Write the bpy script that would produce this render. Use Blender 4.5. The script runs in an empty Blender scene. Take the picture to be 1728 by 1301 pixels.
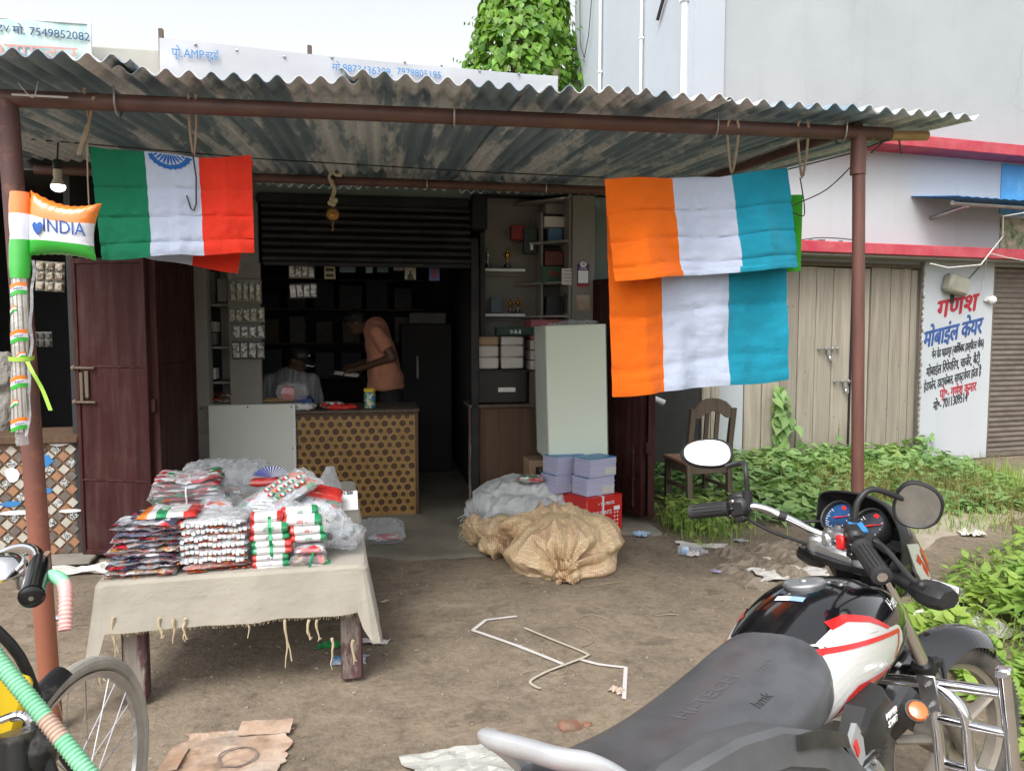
import bpy,bmesh,math,random
from mathutils import Vector,Matrix,noise
R=math.radians
sc=bpy.context.scene
COL=sc.collection
rnd=random.Random(11)
# ------------------------------------------------------------------ camera, sky, sun, exposure
F_PX,CX,CY,PITCH,EYE=1257.0,864.0,650.5,R(4.1),1.55
cam_d=bpy.data.cameras.new('camera')
cam=bpy.data.objects.new('camera',cam_d)
COL.objects.link(cam)
cam.location=(0,0,EYE)
cam.rotation_euler=(R(90)-PITCH,0,0)
cam_d.sensor_width=36.0
cam_d.lens=36.0*F_PX/1728.0
cam_d.clip_start=0.02
cam_d.clip_end=3000
sc.camera=cam
SUN_EL,SUN_AZ=R(52),R(205)
world=bpy.data.worlds.new('World')
sc.world=world
world.use_nodes=True
wn,wl=world.node_tree.nodes,world.node_tree.links
bg=wn['Background']
sky=wn.new('ShaderNodeTexSky')
sky.sky_type='NISHITA'
sky.sun_disc=False
sky.sun_elevation=SUN_EL
sky.sun_rotation=SUN_AZ
sky.air_density=1.0
sky.dust_density=4.0
sky.ozone_density=1.0
hsv=wn.new('ShaderNodeHueSaturation')
hsv.inputs['Saturation'].default_value=0.16
wl.new(sky.outputs[0],hsv.inputs['Color'])
wl.new(hsv.outputs[0],bg.inputs['Color'])
bg.inputs['Strength'].default_value=0.15
sun_d=bpy.data.lights.new('sun','SUN')
sun_d.energy=0.75
sun_d.angle=R(24)
sun_d.color=(1.0,0.96,0.9)
sun=bpy.data.objects.new('sun',sun_d)
COL.objects.link(sun)
sun.location=(0,-10,20)
_sd=Vector((math.sin(SUN_AZ)*math.cos(SUN_EL),math.cos(SUN_AZ)*math.cos(SUN_EL),math.sin(SUN_EL)))
sun.rotation_euler=(-_sd).to_track_quat('-Z','Y').to_euler()
vs=sc.view_settings
vs.view_transform='Standard'
vs.look='None'
vs.gamma=1.0
vs.use_curve_mapping=False
vs.exposure=1.1
sc.cycles.use_denoising=True
sc.cycles.max_bounces=8
sc.cycles.transparent_max_bounces=16
sc.cycles.caustics_reflective=False
sc.cycles.caustics_refractive=False
# ------------------------------------------------------------------ small maths
def srgb(r,g,b):
 f=lambda c:(c/255/12.92) if c/255<=0.04045 else ((c/255+0.055)/1.055)**2.4
 return (f(r),f(g),f(b),1)
def cray(px,py):
 a,b=(px-CX)/F_PX,-(py-CY)/F_PX
 c,s=math.cos(PITCH),math.sin(PITCH)
 return Vector((a,c+b*s,-s+b*c))
def on_ground(px,py,z=0.0):
 r=cray(px,py)
 return Vector((0,0,EYE))+r*((z-EYE)/r.z)
class Frame:
 """A vertical frame: u along a facade, v into it, z up."""
 def __init__(self,origin,ang):
  self.o,self.a=Vector(origin),ang
  self.u=Vector((math.cos(ang),math.sin(ang),0))
  self.v=Vector((-math.sin(ang),math.cos(ang),0))
 def w(self,u,v,z=0.0):
  return self.o+self.u*u+self.v*v+Vector((0,0,z))
 def at(self,px,py,v):
  """(u, z) where the sight line of a picture point meets the plane v."""
  r=cray(px,py)
  e=Vector((0,0,EYE))
  t=((self.o+self.v*v)-e).dot(self.v)/r.dot(self.v)
  p=e+r*t-self.o
  return p.dot(self.u),p.z
 def loc(self,p):
  q=p-self.o
  return q.dot(self.u),q.dot(self.v),q.z
S=Frame((-1.3166,6.1737,0),R(10))
B=Frame((5.787,9.144,0),R(17))
def nz(p,s=1.0,seed=0.0):
 return noise.noise(Vector((p[0]*s+seed,p[1]*s-seed*.7,p[2]*s+seed*1.3)))
def lerp(a,b,t):
 return a+(b-a)*t
def smooth(t):
 t=max(0,min(1,t))
 return t*t*(3-2*t)
def interp(tab,x):
 """piecewise linear table [(x, y...)] with smooth steps"""
 if x<=tab[0][0]:
  return tab[0][1:]
 for a,b in zip(tab,tab[1:]):
  if x<=b[0]:
   t=(x-a[0])/(b[0]-a[0])
   return tuple(lerp(p,q,t) for p,q in zip(a[1:],b[1:]))
 return tab[-1][1:]
def spline(pts,n=6,closed=False):
 """Catmull-Rom through points (tuples of any length)"""
 pts=[tuple(p) for p in pts]
 out=[]
 m=len(pts)
 rng=range(m) if closed else range(m-1)
 for i in rng:
  if closed:
   p0,p1,p2,p3=pts[(i-1)%m],pts[i],pts[(i+1)%m],pts[(i+2)%m]
  else:
   p0,p1,p2,p3=pts[max(i-1,0)],pts[i],pts[i+1],pts[min(i+2,m-1)]
  for k in range(n):
   t=k/n
   out.append(tuple(0.5*((2*b)+(-a+c)*t+(2*a-5*b+4*c-d)*t*t+(-a+3*b-3*c+d)*t**3)
   for a,b,c,d in zip(p0,p1,p2,p3)))
 if not closed:
  out.append(pts[-1])
 return out
 # ------------------------------------------------------------------ mesh collector
class MB:
 def __init__(self):
  self.v,self.f,self.m=[],[],[]
  self.M=Matrix.Identity(4)
  self.fn=None
 def add(self,verts,faces,mi=0):
  o=len(self.v)
  for p in verts:
   q=self.M@Vector(p)
   self.v.append(self.fn(q) if self.fn else q)
  for k,f in enumerate(faces):
   self.f.append([i+o for i in f])
   self.m.append(mi[k] if isinstance(mi,(list,tuple)) else mi)
  return self
 def box(self,c,s,rot=None,mi=0,bev=0.0):
  hx,hy,hz=s[0]/2,s[1]/2,s[2]/2
  c=Vector(c)
  rm=rot if rot is not None else Matrix.Identity(3)
  if isinstance(rm,(int,float)):
   rm=Matrix.Rotation(rm,3,'Z')
  if bev<=0:
   vs_=[(x,y,z) for x in (-hx,hx) for y in (-hy,hy) for z in (-hz,hz)]
   fs=[(0,1,3,2),(4,6,7,5),(0,4,5,1),(2,3,7,6),(0,2,6,4),(1,5,7,3)]
   return self.add([c+rm@Vector(p) for p in vs_],fs,mi)
  b=min(bev,hx*.95,hy*.95,hz*.95)
  vs_,idx=[],{}
  for sx in (-1,1):
   for sy in (-1,1):
    for sz in (-1,1):
     for ax in range(3):
      p=[sx*(hx-b),sy*(hy-b),sz*(hz-b)]
      p[ax]=(sx*hx,sy*hy,sz*hz)[ax]
      idx[(sx,sy,sz,ax)]=len(vs_)
      vs_.append(p)
  fs=[]
  I=lambda sx,sy,sz,ax:idx[(sx,sy,sz,ax)]
  for s_ in (-1,1):
   q=[I(s_,-1,-1,0),I(s_,1,-1,0),I(s_,1,1,0),I(s_,-1,1,0)]
   fs.append(q if s_>0 else q[::-1])
   q=[I(-1,s_,-1,1),I(-1,s_,1,1),I(1,s_,1,1),I(1,s_,-1,1)]
   fs.append(q if s_>0 else q[::-1])
   q=[I(-1,-1,s_,2),I(1,-1,s_,2),I(1,1,s_,2),I(-1,1,s_,2)]
   fs.append(q if s_>0 else q[::-1])
  for a in (-1,1):
   for d in (-1,1):
    q=[I(a,d,-1,0),I(a,d,-1,1),I(a,d,1,1),I(a,d,1,0)]
    fs.append(q if a*d>0 else q[::-1])
    q=[I(a,-1,d,0),I(a,1,d,0),I(a,1,d,2),I(a,-1,d,2)]
    fs.append(q if a*d>0 else q[::-1])
    q=[I(-1,a,d,1),I(-1,a,d,2),I(1,a,d,2),I(1,a,d,1)]
    fs.append(q if a*d>0 else q[::-1])
  for sx in (-1,1):
   for sy in (-1,1):
    for sz in (-1,1):
     q=[I(sx,sy,sz,0),I(sx,sy,sz,1),I(sx,sy,sz,2)]
     fs.append(q if sx*sy*sz>0 else q[::-1])
  return self.add([c+rm@Vector(p) for p in vs_],fs,mi)
 def tube(self,pts,r,n=8,mi=0,cap=True,flat=1.0):
  """r: a radius or a list of radii; flat < 1 squashes one axis"""
  pts=[Vector(p) for p in pts]
  k=len(pts)
  rs=r if isinstance(r,(list,tuple)) else [r]*k
  ref=Vector((0,0,1))
  d0=(pts[1]-pts[0]).normalized()
  if abs(d0.dot(ref))>.95:
   ref=Vector((1,0,0))
  x=d0.cross(ref).normalized()
  verts,faces=[],[]
  for i,p in enumerate(pts):
   d=(pts[min(i+1,k-1)]-pts[max(i-1,0)])
   d=d.normalized() if d.length>1e-9 else d0
   x=(x-d*x.dot(d))
   x=x.normalized() if x.length>1e-6 else d.orthogonal().normalized()
   y=d.cross(x)
   for j in range(n):
    a=2*math.pi*j/n
    verts.append(p+x*(math.cos(a)*rs[i])+y*(math.sin(a)*rs[i]*flat))
  for i in range(k-1):
   for j in range(n):
    j2=(j+1)%n
    faces.append((i*n+j,i*n+j2,(i+1)*n+j2,(i+1)*n+j))
  if cap:
   faces.append(tuple(range(n))[::-1])
   faces.append(tuple((k-1)*n+j for j in range(n)))
  return self.add(verts,faces,mi)
 def lathe(self,prof,c=(0,0,0),axis='Z',n=16,mi=0,rot=None):
  """prof: [(radius, height)]"""
  verts,faces=[],[]
  k=len(prof)
  rm=rot or {'Z':Matrix.Identity(3),'X':Matrix.Rotation(R(90),3,'Y'),'Y':Matrix.Rotation(R(-90),3,'X')}[axis]
  for r_,h in prof:
   for j in range(n):
    a=2*math.pi*j/n
    verts.append(Vector(c)+rm@Vector((math.cos(a)*r_,math.sin(a)*r_,h)))
  for i in range(k-1):
   for j in range(n):
    j2=(j+1)%n
    faces.append((i*n+j,i*n+j2,(i+1)*n+j2,(i+1)*n+j))
  faces.append(tuple(range(n))[::-1])
  faces.append(tuple((k-1)*n+j for j in range(n)))
  return self.add(verts,faces,mi)
 def grid(self,fn,nu,nv,mi=0,cu=False,cv=False,flip=False):
  """fn(s, t) with s, t in 0..1; mi may be a function of (s, t)"""
  a,b=(nu if cu else nu+1),(nv if cv else nv+1)
  verts=[fn(i/nu,j/nv) for i in range(a) for j in range(b)]
  faces,ms=[],[]
  for i in range(nu):
   for j in range(nv):
    i2,j2=(i+1)%a,(j+1)%b
    q=(i*b+j,i2*b+j,i2*b+j2,i*b+j2)
    faces.append(q[::-1] if flip else q)
    ms.append(mi((i+.5)/nu,(j+.5)/nv) if callable(mi) else mi)
  return self.add(verts,faces,ms)
 def sheet(self,fn,nu,nv,t=0.002,mi=0):
  """a thin closed sheet of thickness t"""
  P=[[Vector(fn(i/nu,j/nv)) for j in range(nv+1)] for i in range(nu+1)]
  N=[]
  for i in range(nu+1):
   row=[]
   for j in range(nv+1):
    du=P[min(i+1,nu)][j]-P[max(i-1,0)][j]
    dv=P[i][min(j+1,nv)]-P[i][max(j-1,0)]
    n=du.cross(dv)
    row.append(n.normalized() if n.length>1e-12 else Vector((0,0,1)))
   N.append(row)
  b=nv+1
  k=(nu+1)*b
  verts=[P[i][j]+N[i][j]*t/2 for i in range(nu+1) for j in range(b)]+[P[i][j]-N[i][j]*t/2 for i in range(nu+1) for j in range(b)]
  faces,ms=[],[]
  g=lambda s,t_:mi(s,t_) if callable(mi) else mi
  for i in range(nu):
   for j in range(nv):
    q=(i*b+j,(i+1)*b+j,(i+1)*b+j+1,i*b+j+1)
    m_=g((i+.5)/nu,(j+.5)/nv)
    faces.append(q); ms.append(m_)
    faces.append(tuple(x+k for x in q[::-1])); ms.append(m_)
  for i in range(nu):
   for j in (0,nv):
    q=(i*b+j,i*b+j+k,(i+1)*b+j+k,(i+1)*b+j)
    faces.append(q if j==0 else q[::-1]); ms.append(g((i+.5)/nu,.001 if j==0 else .999))
  for j in range(nv):
   for i in (0,nu):
    q=(i*b+j,i*b+j+1,i*b+j+1+k,i*b+j+k)
    faces.append(q if i==0 else q[::-1]); ms.append(g(.001 if i==0 else .999,(j+.5)/nv))
  return self.add(verts,faces,ms)
 def loft(self,rings,mi=0,cap=True,closed=True):
  """rings: list of equally long point lists"""
  n=len(rings[0])
  verts=[p for r_ in rings for p in r_]
  faces,ms=[],[]
  for i in range(len(rings)-1):
   for j in range(n if closed else n-1):
    j2=(j+1)%n
    faces.append((i*n+j,i*n+j2,(i+1)*n+j2,(i+1)*n+j))
    ms.append(mi(i/max(1,len(rings)-2),j/n) if callable(mi) else mi)
  if cap:
   faces.append(tuple(range(n))[::-1]); ms.append(mi(0,0) if callable(mi) else mi)
   k=(len(rings)-1)*n
   faces.append(tuple(k+j for j in range(n))); ms.append(mi(1,0) if callable(mi) else mi)
  return self.add(verts,faces,ms)
 def prism(self,poly,d,c=(0,0,0),rot=None,mi=0):
  """outline poly [(x, y)] extruded by d along local z"""
  n=len(poly)
  rm=rot or Matrix.Identity(3)
  verts=[Vector(c)+rm@Vector((x,y,z)) for z in (0,d) for x,y in poly]
  faces=[tuple(range(n))[::-1],tuple(range(n,2*n))]+[(i,(i+1)%n,(i+1)%n+n,i+n) for i in range(n)]
  return self.add(verts,faces,mi)
 def ball(self,c,r,n=12,m=8,mi=0,rot=None):
  r=(r,r,r) if isinstance(r,(int,float)) else r
  rm=rot or Matrix.Identity(3)
  c=Vector(c)
  verts=[c+rm@Vector((0,0,-r[2]))]
  for i in range(1,m):
   a=-math.pi/2+math.pi*i/m
   for j in range(n):
    b=2*math.pi*j/n
    verts.append(c+rm@Vector((math.cos(a)*math.cos(b)*r[0],math.cos(a)*math.sin(b)*r[1],math.sin(a)*r[2])))
  verts.append(c+rm@Vector((0,0,r[2])))
  faces=[(0,1+(j+1)%n,1+j) for j in range(n)]
  for i in range(m-2):
   for j in range(n):
    j2=(j+1)%n
    faces.append((1+i*n+j,1+i*n+j2,1+(i+1)*n+j2,1+(i+1)*n+j))
  l=len(verts)-1
  o=1+(m-2)*n
  faces+=[(l,o+j,o+(j+1)%n) for j in range(n)]
  return self.add(verts,faces,mi)
 def mesh(self,name,mats,sharp=38):
  me=bpy.data.meshes.new(name)
  me.from_pydata([tuple(p) for p in self.v],[],self.f)
  for m_ in (mats if isinstance(mats,(list,tuple)) else [mats]):
   me.materials.append(m_)
  me.polygons.foreach_set('material_index',self.m)
  if sharp>0:
   me.polygons.foreach_set('use_smooth',[True]*len(self.f))
   me.set_sharp_from_angle(angle=R(sharp))
  me.update()
  return me
 def build(self,name,mats,parent=None,loc=None,rotz=None,sharp=38,label=None):
  o=bpy.data.objects.new(name,self.mesh(name,mats,sharp))
  COL.objects.link(o)
  if parent is not None:
   o.parent=parent
  if loc is not None:
   o.location=loc
  if rotz is not None:
   o.rotation_euler=(0,0,rotz)
  if label:
   o['label']=label
  return o
def tag(o,label=None,cat=None,group=None,kind=None):
 for k,v_ in (('label',label),('category',cat),('group',group),('kind',kind)):
  if v_:
   o[k]=v_
 return o
def thing(name,label,cat,loc=(0,0,0),rot=0.0,group=None):
 o=bpy.data.objects.new(name,None)
 o.empty_display_size=.1
 COL.objects.link(o)
 o.location=loc
 o.rotation_euler=rot if isinstance(rot,(tuple,list)) else (0,0,rot)
 return tag(o,label,cat,group)
def piece(name,mesh,parent,loc=(0,0,0),rot=(0,0,0),scale=None):
 o=bpy.data.objects.new(name,mesh)
 COL.objects.link(o)
 o.parent=parent
 o.location=loc
 o.rotation_euler=rot
 if scale:
  o.scale=scale
 return o
def dup(root,loc,rot,label,group=None):
 r_=root.copy()
 COL.objects.link(r_)
 r_.location=loc
 r_.rotation_euler=rot if isinstance(rot,(tuple,list)) else (0,0,rot)
 r_['label']=label
 if group:
  r_['group']=group
 for ch in root.children:
  c=ch.copy()
  COL.objects.link(c)
  c.parent=r_
  for g in ch.children:
   d=g.copy()
   COL.objects.link(d)
   d.parent=c
 return r_
def remeshed(mb,voxel,disp=None,smooth_it=0):
 """one continuous skin round overlapping closed shapes: list of verts and faces"""
 me=mb.mesh('tmp',[],0)
 o=bpy.data.objects.new('tmp',me)
 COL.objects.link(o)
 m=o.modifiers.new('r','REMESH')
 m.mode='VOXEL'
 m.voxel_size=voxel
 if smooth_it:
  s_=o.modifiers.new('s','SMOOTH')
  s_.factor=.5
  s_.iterations=smooth_it
 dg=bpy.context.evaluated_depsgraph_get()
 ev=o.evaluated_get(dg).to_mesh()
 vs_=[Vector(v_.co) for v_ in ev.vertices]
 ns_=[Vector(v_.normal) for v_ in ev.vertices]
 fs=[tuple(p.vertices) for p in ev.polygons]
 o.evaluated_get(dg).to_mesh_clear()
 bpy.data.objects.remove(o)
 bpy.data.meshes.remove(me)
 if disp:
  vs_=[p+n*disp(p,n) if not isinstance(disp(p,n),Vector) else p+disp(p,n) for p,n in zip(vs_,ns_)]
 out=MB()
 out.add(vs_,fs)
 return out
def text_mesh(body,size,extr=.0015,align='CENTER',sx=1.0,bold=0.0):
 cu=bpy.data.curves.new('lettering','FONT')
 cu.body=body
 cu.size=size
 cu.extrude=extr
 cu.align_x=align
 cu.align_y='CENTER'
 cu.resolution_u=3
 cu.offset=bold
 o=bpy.data.objects.new('lettering',cu)
 me=bpy.data.meshes.new_from_object(o)
 bpy.data.objects.remove(o)
 bpy.data.curves.remove(cu)
 if sx!=1.0:
  me.transform(Matrix.Diagonal((sx,1,1,1)))
 return me
FRONT=Matrix.Rotation(R(90),4,'X')
def letter(body,size,m,parent,loc,sx=1.0,align='CENTER',rot=None,name='lettering',bold=0.0,extr=.0015,fn=None,shear=0.0,slope=0.0):
 me=text_mesh(body,size,extr,align,sx)
 if bold:
  k_=len(me.vertices)
  V_,P_=[tuple(v_.co) for v_ in me.vertices],[tuple(p.vertices) for p in me.polygons]
  me=bpy.data.meshes.new(name)
  off=((-bold,0,0),(bold,0,.0003),(0,bold,.0006),(0,-bold,-.0003))
  me.from_pydata([(x+a,y+b,z+c) for a,b,c in off for x,y,z in V_],[],[tuple(i+q*k_ for i in p) for q in range(4) for p in P_])
 if shear or slope:
  me.transform(Matrix(((1,shear,0,0),(slope,1,0,0),(0,0,1,0),(0,0,0,1))))
 me.transform(rot if rot is not None else FRONT)
 if fn:
  for v_ in me.vertices:
   v_.co=fn(v_.co)
 me.materials.clear()
 me.materials.append(m)
 me.name=name
 o=bpy.data.objects.new(name,me)
 COL.objects.link(o)
 o.parent=parent
 o.location=loc
 return o
 # ------------------------------------------------------------------ materials
class NT:
 def __init__(self,name):
  self.m=bpy.data.materials.new(name)
  self.m.use_nodes=True
  self.n,self.l=self.m.node_tree.nodes,self.m.node_tree.links
  self.p=self.n['Principled BSDF']
  self.out=self.n['Material Output']
  tc=self.n.new('ShaderNodeTexCoord')
  oi=self.n.new('ShaderNodeObjectInfo')
  mul=self.n.new('ShaderNodeMath'); mul.operation='MULTIPLY'; mul.inputs[1].default_value=31.0
  self.l.new(oi.outputs['Random'],mul.inputs[0])
  add=self.n.new('ShaderNodeVectorMath'); add.operation='ADD'
  self.l.new(tc.outputs['Object'],add.inputs[0])
  self.l.new(mul.outputs[0],add.inputs[1])
  self.co=add.outputs[0]
  self.raw=tc.outputs['Object']
  self.rand=oi.outputs['Random']
  self.geo=self.n.new('ShaderNodeNewGeometry')
 def sset(self,k,v):
  if k in self.p.inputs:
   self.p.inputs[k].default_value=v
 def scaled(self,s,raw=False):
  mp=self.n.new('ShaderNodeMapping')
  mp.inputs['Scale'].default_value=s
  self.l.new(self.raw if raw else self.co,mp.inputs['Vector'])
  return mp.outputs[0]
 def noise(self,scale,detail=5,rough=.6,vec=None,dist=0.0):
  t=self.n.new('ShaderNodeTexNoise')
  t.inputs['Scale'].default_value=scale
  t.inputs['Detail'].default_value=detail
  t.inputs['Roughness'].default_value=rough
  t.inputs['Distortion'].default_value=dist
  self.l.new(vec or self.co,t.inputs['Vector'])
  return t.outputs['Fac']
 def ramp(self,fac,stops,mode='LINEAR'):
  r_=self.n.new('ShaderNodeValToRGB')
  r_.color_ramp.interpolation=mode
  e=r_.color_ramp.elements
  while len(e)<len(stops):
   e.new(.5)
  for k,(p,c) in enumerate(stops):
   e[k].position=p
   e[k].color=c if len(c)==4 else (*c,1)
  self.l.new(fac,r_.inputs[0])
  return r_.outputs[0]
 def mix(self,fac,a,b,mode='MIX'):
  x=self.n.new('ShaderNodeMix')
  x.data_type='RGBA'
  x.blend_type=mode
  for i,s_ in ((0,fac),(6,a),(7,b)):
   if hasattr(s_,'is_output'):
    self.l.new(s_,x.inputs[i])
   else:
    x.inputs[i].default_value=s_
  return x.outputs[2]
 def math(self,op,a,b=0.0):
  x=self.n.new('ShaderNodeMath')
  x.operation=op
  for i,s_ in ((0,a),(1,b)):
   if hasattr(s_,'is_output'):
    self.l.new(s_,x.inputs[i])
   else:
    x.inputs[i].default_value=s_
  return x.outputs[0]
 def sep(self,raw=True):
  x=self.n.new('ShaderNodeSeparateXYZ')
  self.l.new(self.raw if raw else self.co,x.inputs[0])
  return x.outputs
 def bump(self,h,strength=.3,dist=.01):
  b=self.n.new('ShaderNodeBump')
  b.inputs['Strength'].default_value=strength
  b.inputs['Distance'].default_value=dist
  self.l.new(h,b.inputs['Height'])
  if self.p.inputs['Normal'].is_linked:
   self.l.new(self.p.inputs['Normal'].links[0].from_socket,b.inputs['Normal'])
  self.l.new(b.outputs[0],self.p.inputs['Normal'])
 def color(self,c):
  if hasattr(c,'is_output'):
   self.l.new(c,self.p.inputs['Base Color'])
  else:
   self.p.inputs['Base Color'].default_value=c
 def roughness(self,c):
  self.l.new(c,self.p.inputs['Roughness'])
def mat(name,c1,c2=None,scale=6,rough=.7,metal=0.0,bump=0.0,bscale=60,bdist=.004,coat=0.0,spec=None,stretch=None,lo=.35,hi=.65,tint=0.0,c3=None,dirt=0.0,dscale=3,rv=0.0):
 t=NT(name)
 t.sset('Roughness',rough)
 t.sset('Metallic',metal)
 t.sset('Coat Weight',coat)
 t.sset('Coat Roughness',.08)
 if spec is not None:
  t.sset('Specular IOR Level',spec)
 c1=c1 if len(c1)==4 else (*c1,1)
 col=None
 if c2 is not None:
  c2=c2 if len(c2)==4 else (*c2,1)
  vec=t.scaled(stretch) if stretch else None
  f=t.noise(scale,6,.62,vec)
  stops=[(lo,c1),(hi,c2)] if c3 is None else [(lo,c1),((lo+hi)/2,c2),(hi,c3 if len(c3)==4 else (*c3,1))]
  col=t.ramp(f,stops)
 if tint:
  h=t.n.new('ShaderNodeHueSaturation')
  v_=t.math('ADD',t.math('MULTIPLY',t.rand,2*tint),1-tint)
  t.l.new(v_,h.inputs['Value'])
  if col is not None:
   t.l.new(col,h.inputs['Color'])
  else:
   h.inputs['Color'].default_value=c1
  col=h.outputs[0]
 if dirt:
  d=t.ramp(t.noise(dscale,8,.7),[(.5,(0,0,0,1)),(.75,(1,1,1,1))])
  d=t.math('MULTIPLY',d,dirt)
  col=t.mix(d,col if col is not None else c1,(.09,.07,.05,1))
 t.color(col if col is not None else c1)
 if rv:
  t.roughness(t.math('ADD',t.math('MULTIPLY',t.noise(scale*2.3,5),rv),rough-rv/2))
 if bump:
  t.bump(t.noise(bscale,6,.6),bump,bdist)
 return t.m
def clear_mat(name,tint=(.95,.97,1,1),amount=.8,bscale=25,bump=.5,rough=.12):
 """thin crinkled clear plastic: mostly see-through with a glossy skin"""
 t=NT(name)
 t.sset('Roughness',rough)
 t.color((.7,.72,.74,1))
 t.bump(t.noise(bscale,3,.5,None,1.2),bump,.02)
 tr=t.n.new('ShaderNodeBsdfTransparent')
 tr.inputs[0].default_value=tint
 mx=t.n.new('ShaderNodeMixShader')
 lw=t.n.new('ShaderNodeLayerWeight')
 lw.inputs['Blend'].default_value=.25
 f=t.math('SUBTRACT',amount,t.math('MULTIPLY',lw.outputs['Facing'],.5))
 t.l.new(f,mx.inputs[0])
 t.l.new(t.p.outputs[0],mx.inputs[1])
 t.l.new(tr.outputs[0],mx.inputs[2])
 t.l.new(mx.outputs[0],t.out.inputs['Surface'])
 return t.m
W=lambda v_:(v_,v_,v_,1)
M={}
M['white_paint']=mat('white paint',(.72,.74,.76),(.8,.81,.82),2.0,.75,bump=.15,bscale=40,dirt=.10,dscale=1.3)
def wall_mat(name,c1,c2,stain,crack=True):
 t=NT(name)
 t.sset('Roughness',.82)
 f=t.noise(.9,7,.6)
 col=t.ramp(f,[(.3,c1),(.7,c2)])
 run=t.ramp(t.noise(1.0,7,.7,t.scaled((3.2,3.2,.25))),[(.56,(0,0,0,1)),(.78,(1,1,1,1))])
 col=t.mix(t.math('MULTIPLY',run,.55),col,stain)
 sp=t.ramp(t.noise(16,8,.75),[(.68,(0,0,0,1)),(.74,(1,1,1,1))])
 col=t.mix(t.math('MULTIPLY',sp,.3),col,stain)
 if crack:
  vo=t.n.new('ShaderNodeTexVoronoi')
  vo.feature='DISTANCE_TO_EDGE'
  vo.inputs['Scale'].default_value=.55
  wv=t.n.new('ShaderNodeVectorMath'); wv.operation='ADD'
  nn=t.n.new('ShaderNodeTexNoise'); nn.inputs['Scale'].default_value=2.5
  nn.inputs['Detail'].default_value=6
  t.l.new(t.co,nn.inputs['Vector'])
  sc_=t.n.new('ShaderNodeVectorMath'); sc_.operation='SCALE'; sc_.inputs['Scale'].default_value=.5
  t.l.new(nn.outputs['Color'],sc_.inputs[0])
  t.l.new(t.co,wv.inputs[0]); t.l.new(sc_.outputs[0],wv.inputs[1])
  t.l.new(wv.outputs[0],vo.inputs['Vector'])
  ck=t.ramp(vo.outputs['Distance'],[(0.0,W(1)),(.006,W(0))])
  ck=t.math('MULTIPLY',ck,t.ramp(t.noise(.8,3),[(.48,W(0)),(.6,W(1))]))
  col=t.mix(t.math('MULTIPLY',ck,.45),col,(.25,.26,.27,1))
 t.color(col)
 t.bump(t.noise(7,8,.6),.25,.02)
 t.bump(t.noise(120,4,.6),.12,.003)
 return t.m
M['wall_white']=wall_mat('white wall',(.355,.392,.415,1),(.41,.447,.47,1),(.29,.31,.30,1))
M['wall_mid']=wall_mat('bright white wall',(.425,.455,.485,1),(.485,.51,.535,1),(.38,.39,.36,1),False)
M['wall_blue']=wall_mat('bluish white wall',(.42,.465,.525,1),(.465,.51,.56,1),(.42,.45,.45,1),False)
M['plaster']=wall_mat('grimy plaster',(.20,.19,.17,1),(.29,.275,.25,1),(.12,.11,.09,1))
M['plaster_dark']=wall_mat('darkened plaster',(.028,.028,.03,1),(.05,.05,.05,1),(.03,.03,.03,1),False)  # near-black colour carries the dimness of the shop interiors
M['moss_wall']=wall_mat('mossy wall',(.55,.54,.5,1),(.35,.34,.3,1),(.03,.035,.03,1),False)
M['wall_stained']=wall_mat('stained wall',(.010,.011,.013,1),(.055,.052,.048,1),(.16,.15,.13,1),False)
M['green_plaster']=wall_mat('greenish plaster',(.11,.15,.135,1),(.15,.185,.165,1),(.1,.1,.09,1),False)
M['red_band']=mat('red band paint',(.42,.035,.06),(.5,.09,.11),5,.7,bump=.2,bscale=50,dirt=.3,dscale=6)
M['concrete']=mat('concrete',(.20,.18,.155),(.29,.265,.23),4,.85,bump=.35,bscale=30,bdist=.01,dirt=.3,dscale=2)
M['apron']=mat('dirty concrete apron',(.20,.185,.145),(.30,.28,.225),2.2,.8,bump=.3,bscale=25,bdist=.01,dirt=.45,dscale=3,rv=.2)
M['blue_paint']=mat('peeling blue paint',(.08,.34,.66),(.12,.42,.75),3,.6,bump=.2,bscale=20,c3=(.6,.66,.72),lo=.45,hi=.78)
M['mural']=mat('faded mural',(.03,.08,.05),(.25,.3,.18),9,.8,c3=(.5,.42,.33),lo=.35,hi=.62)
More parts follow.
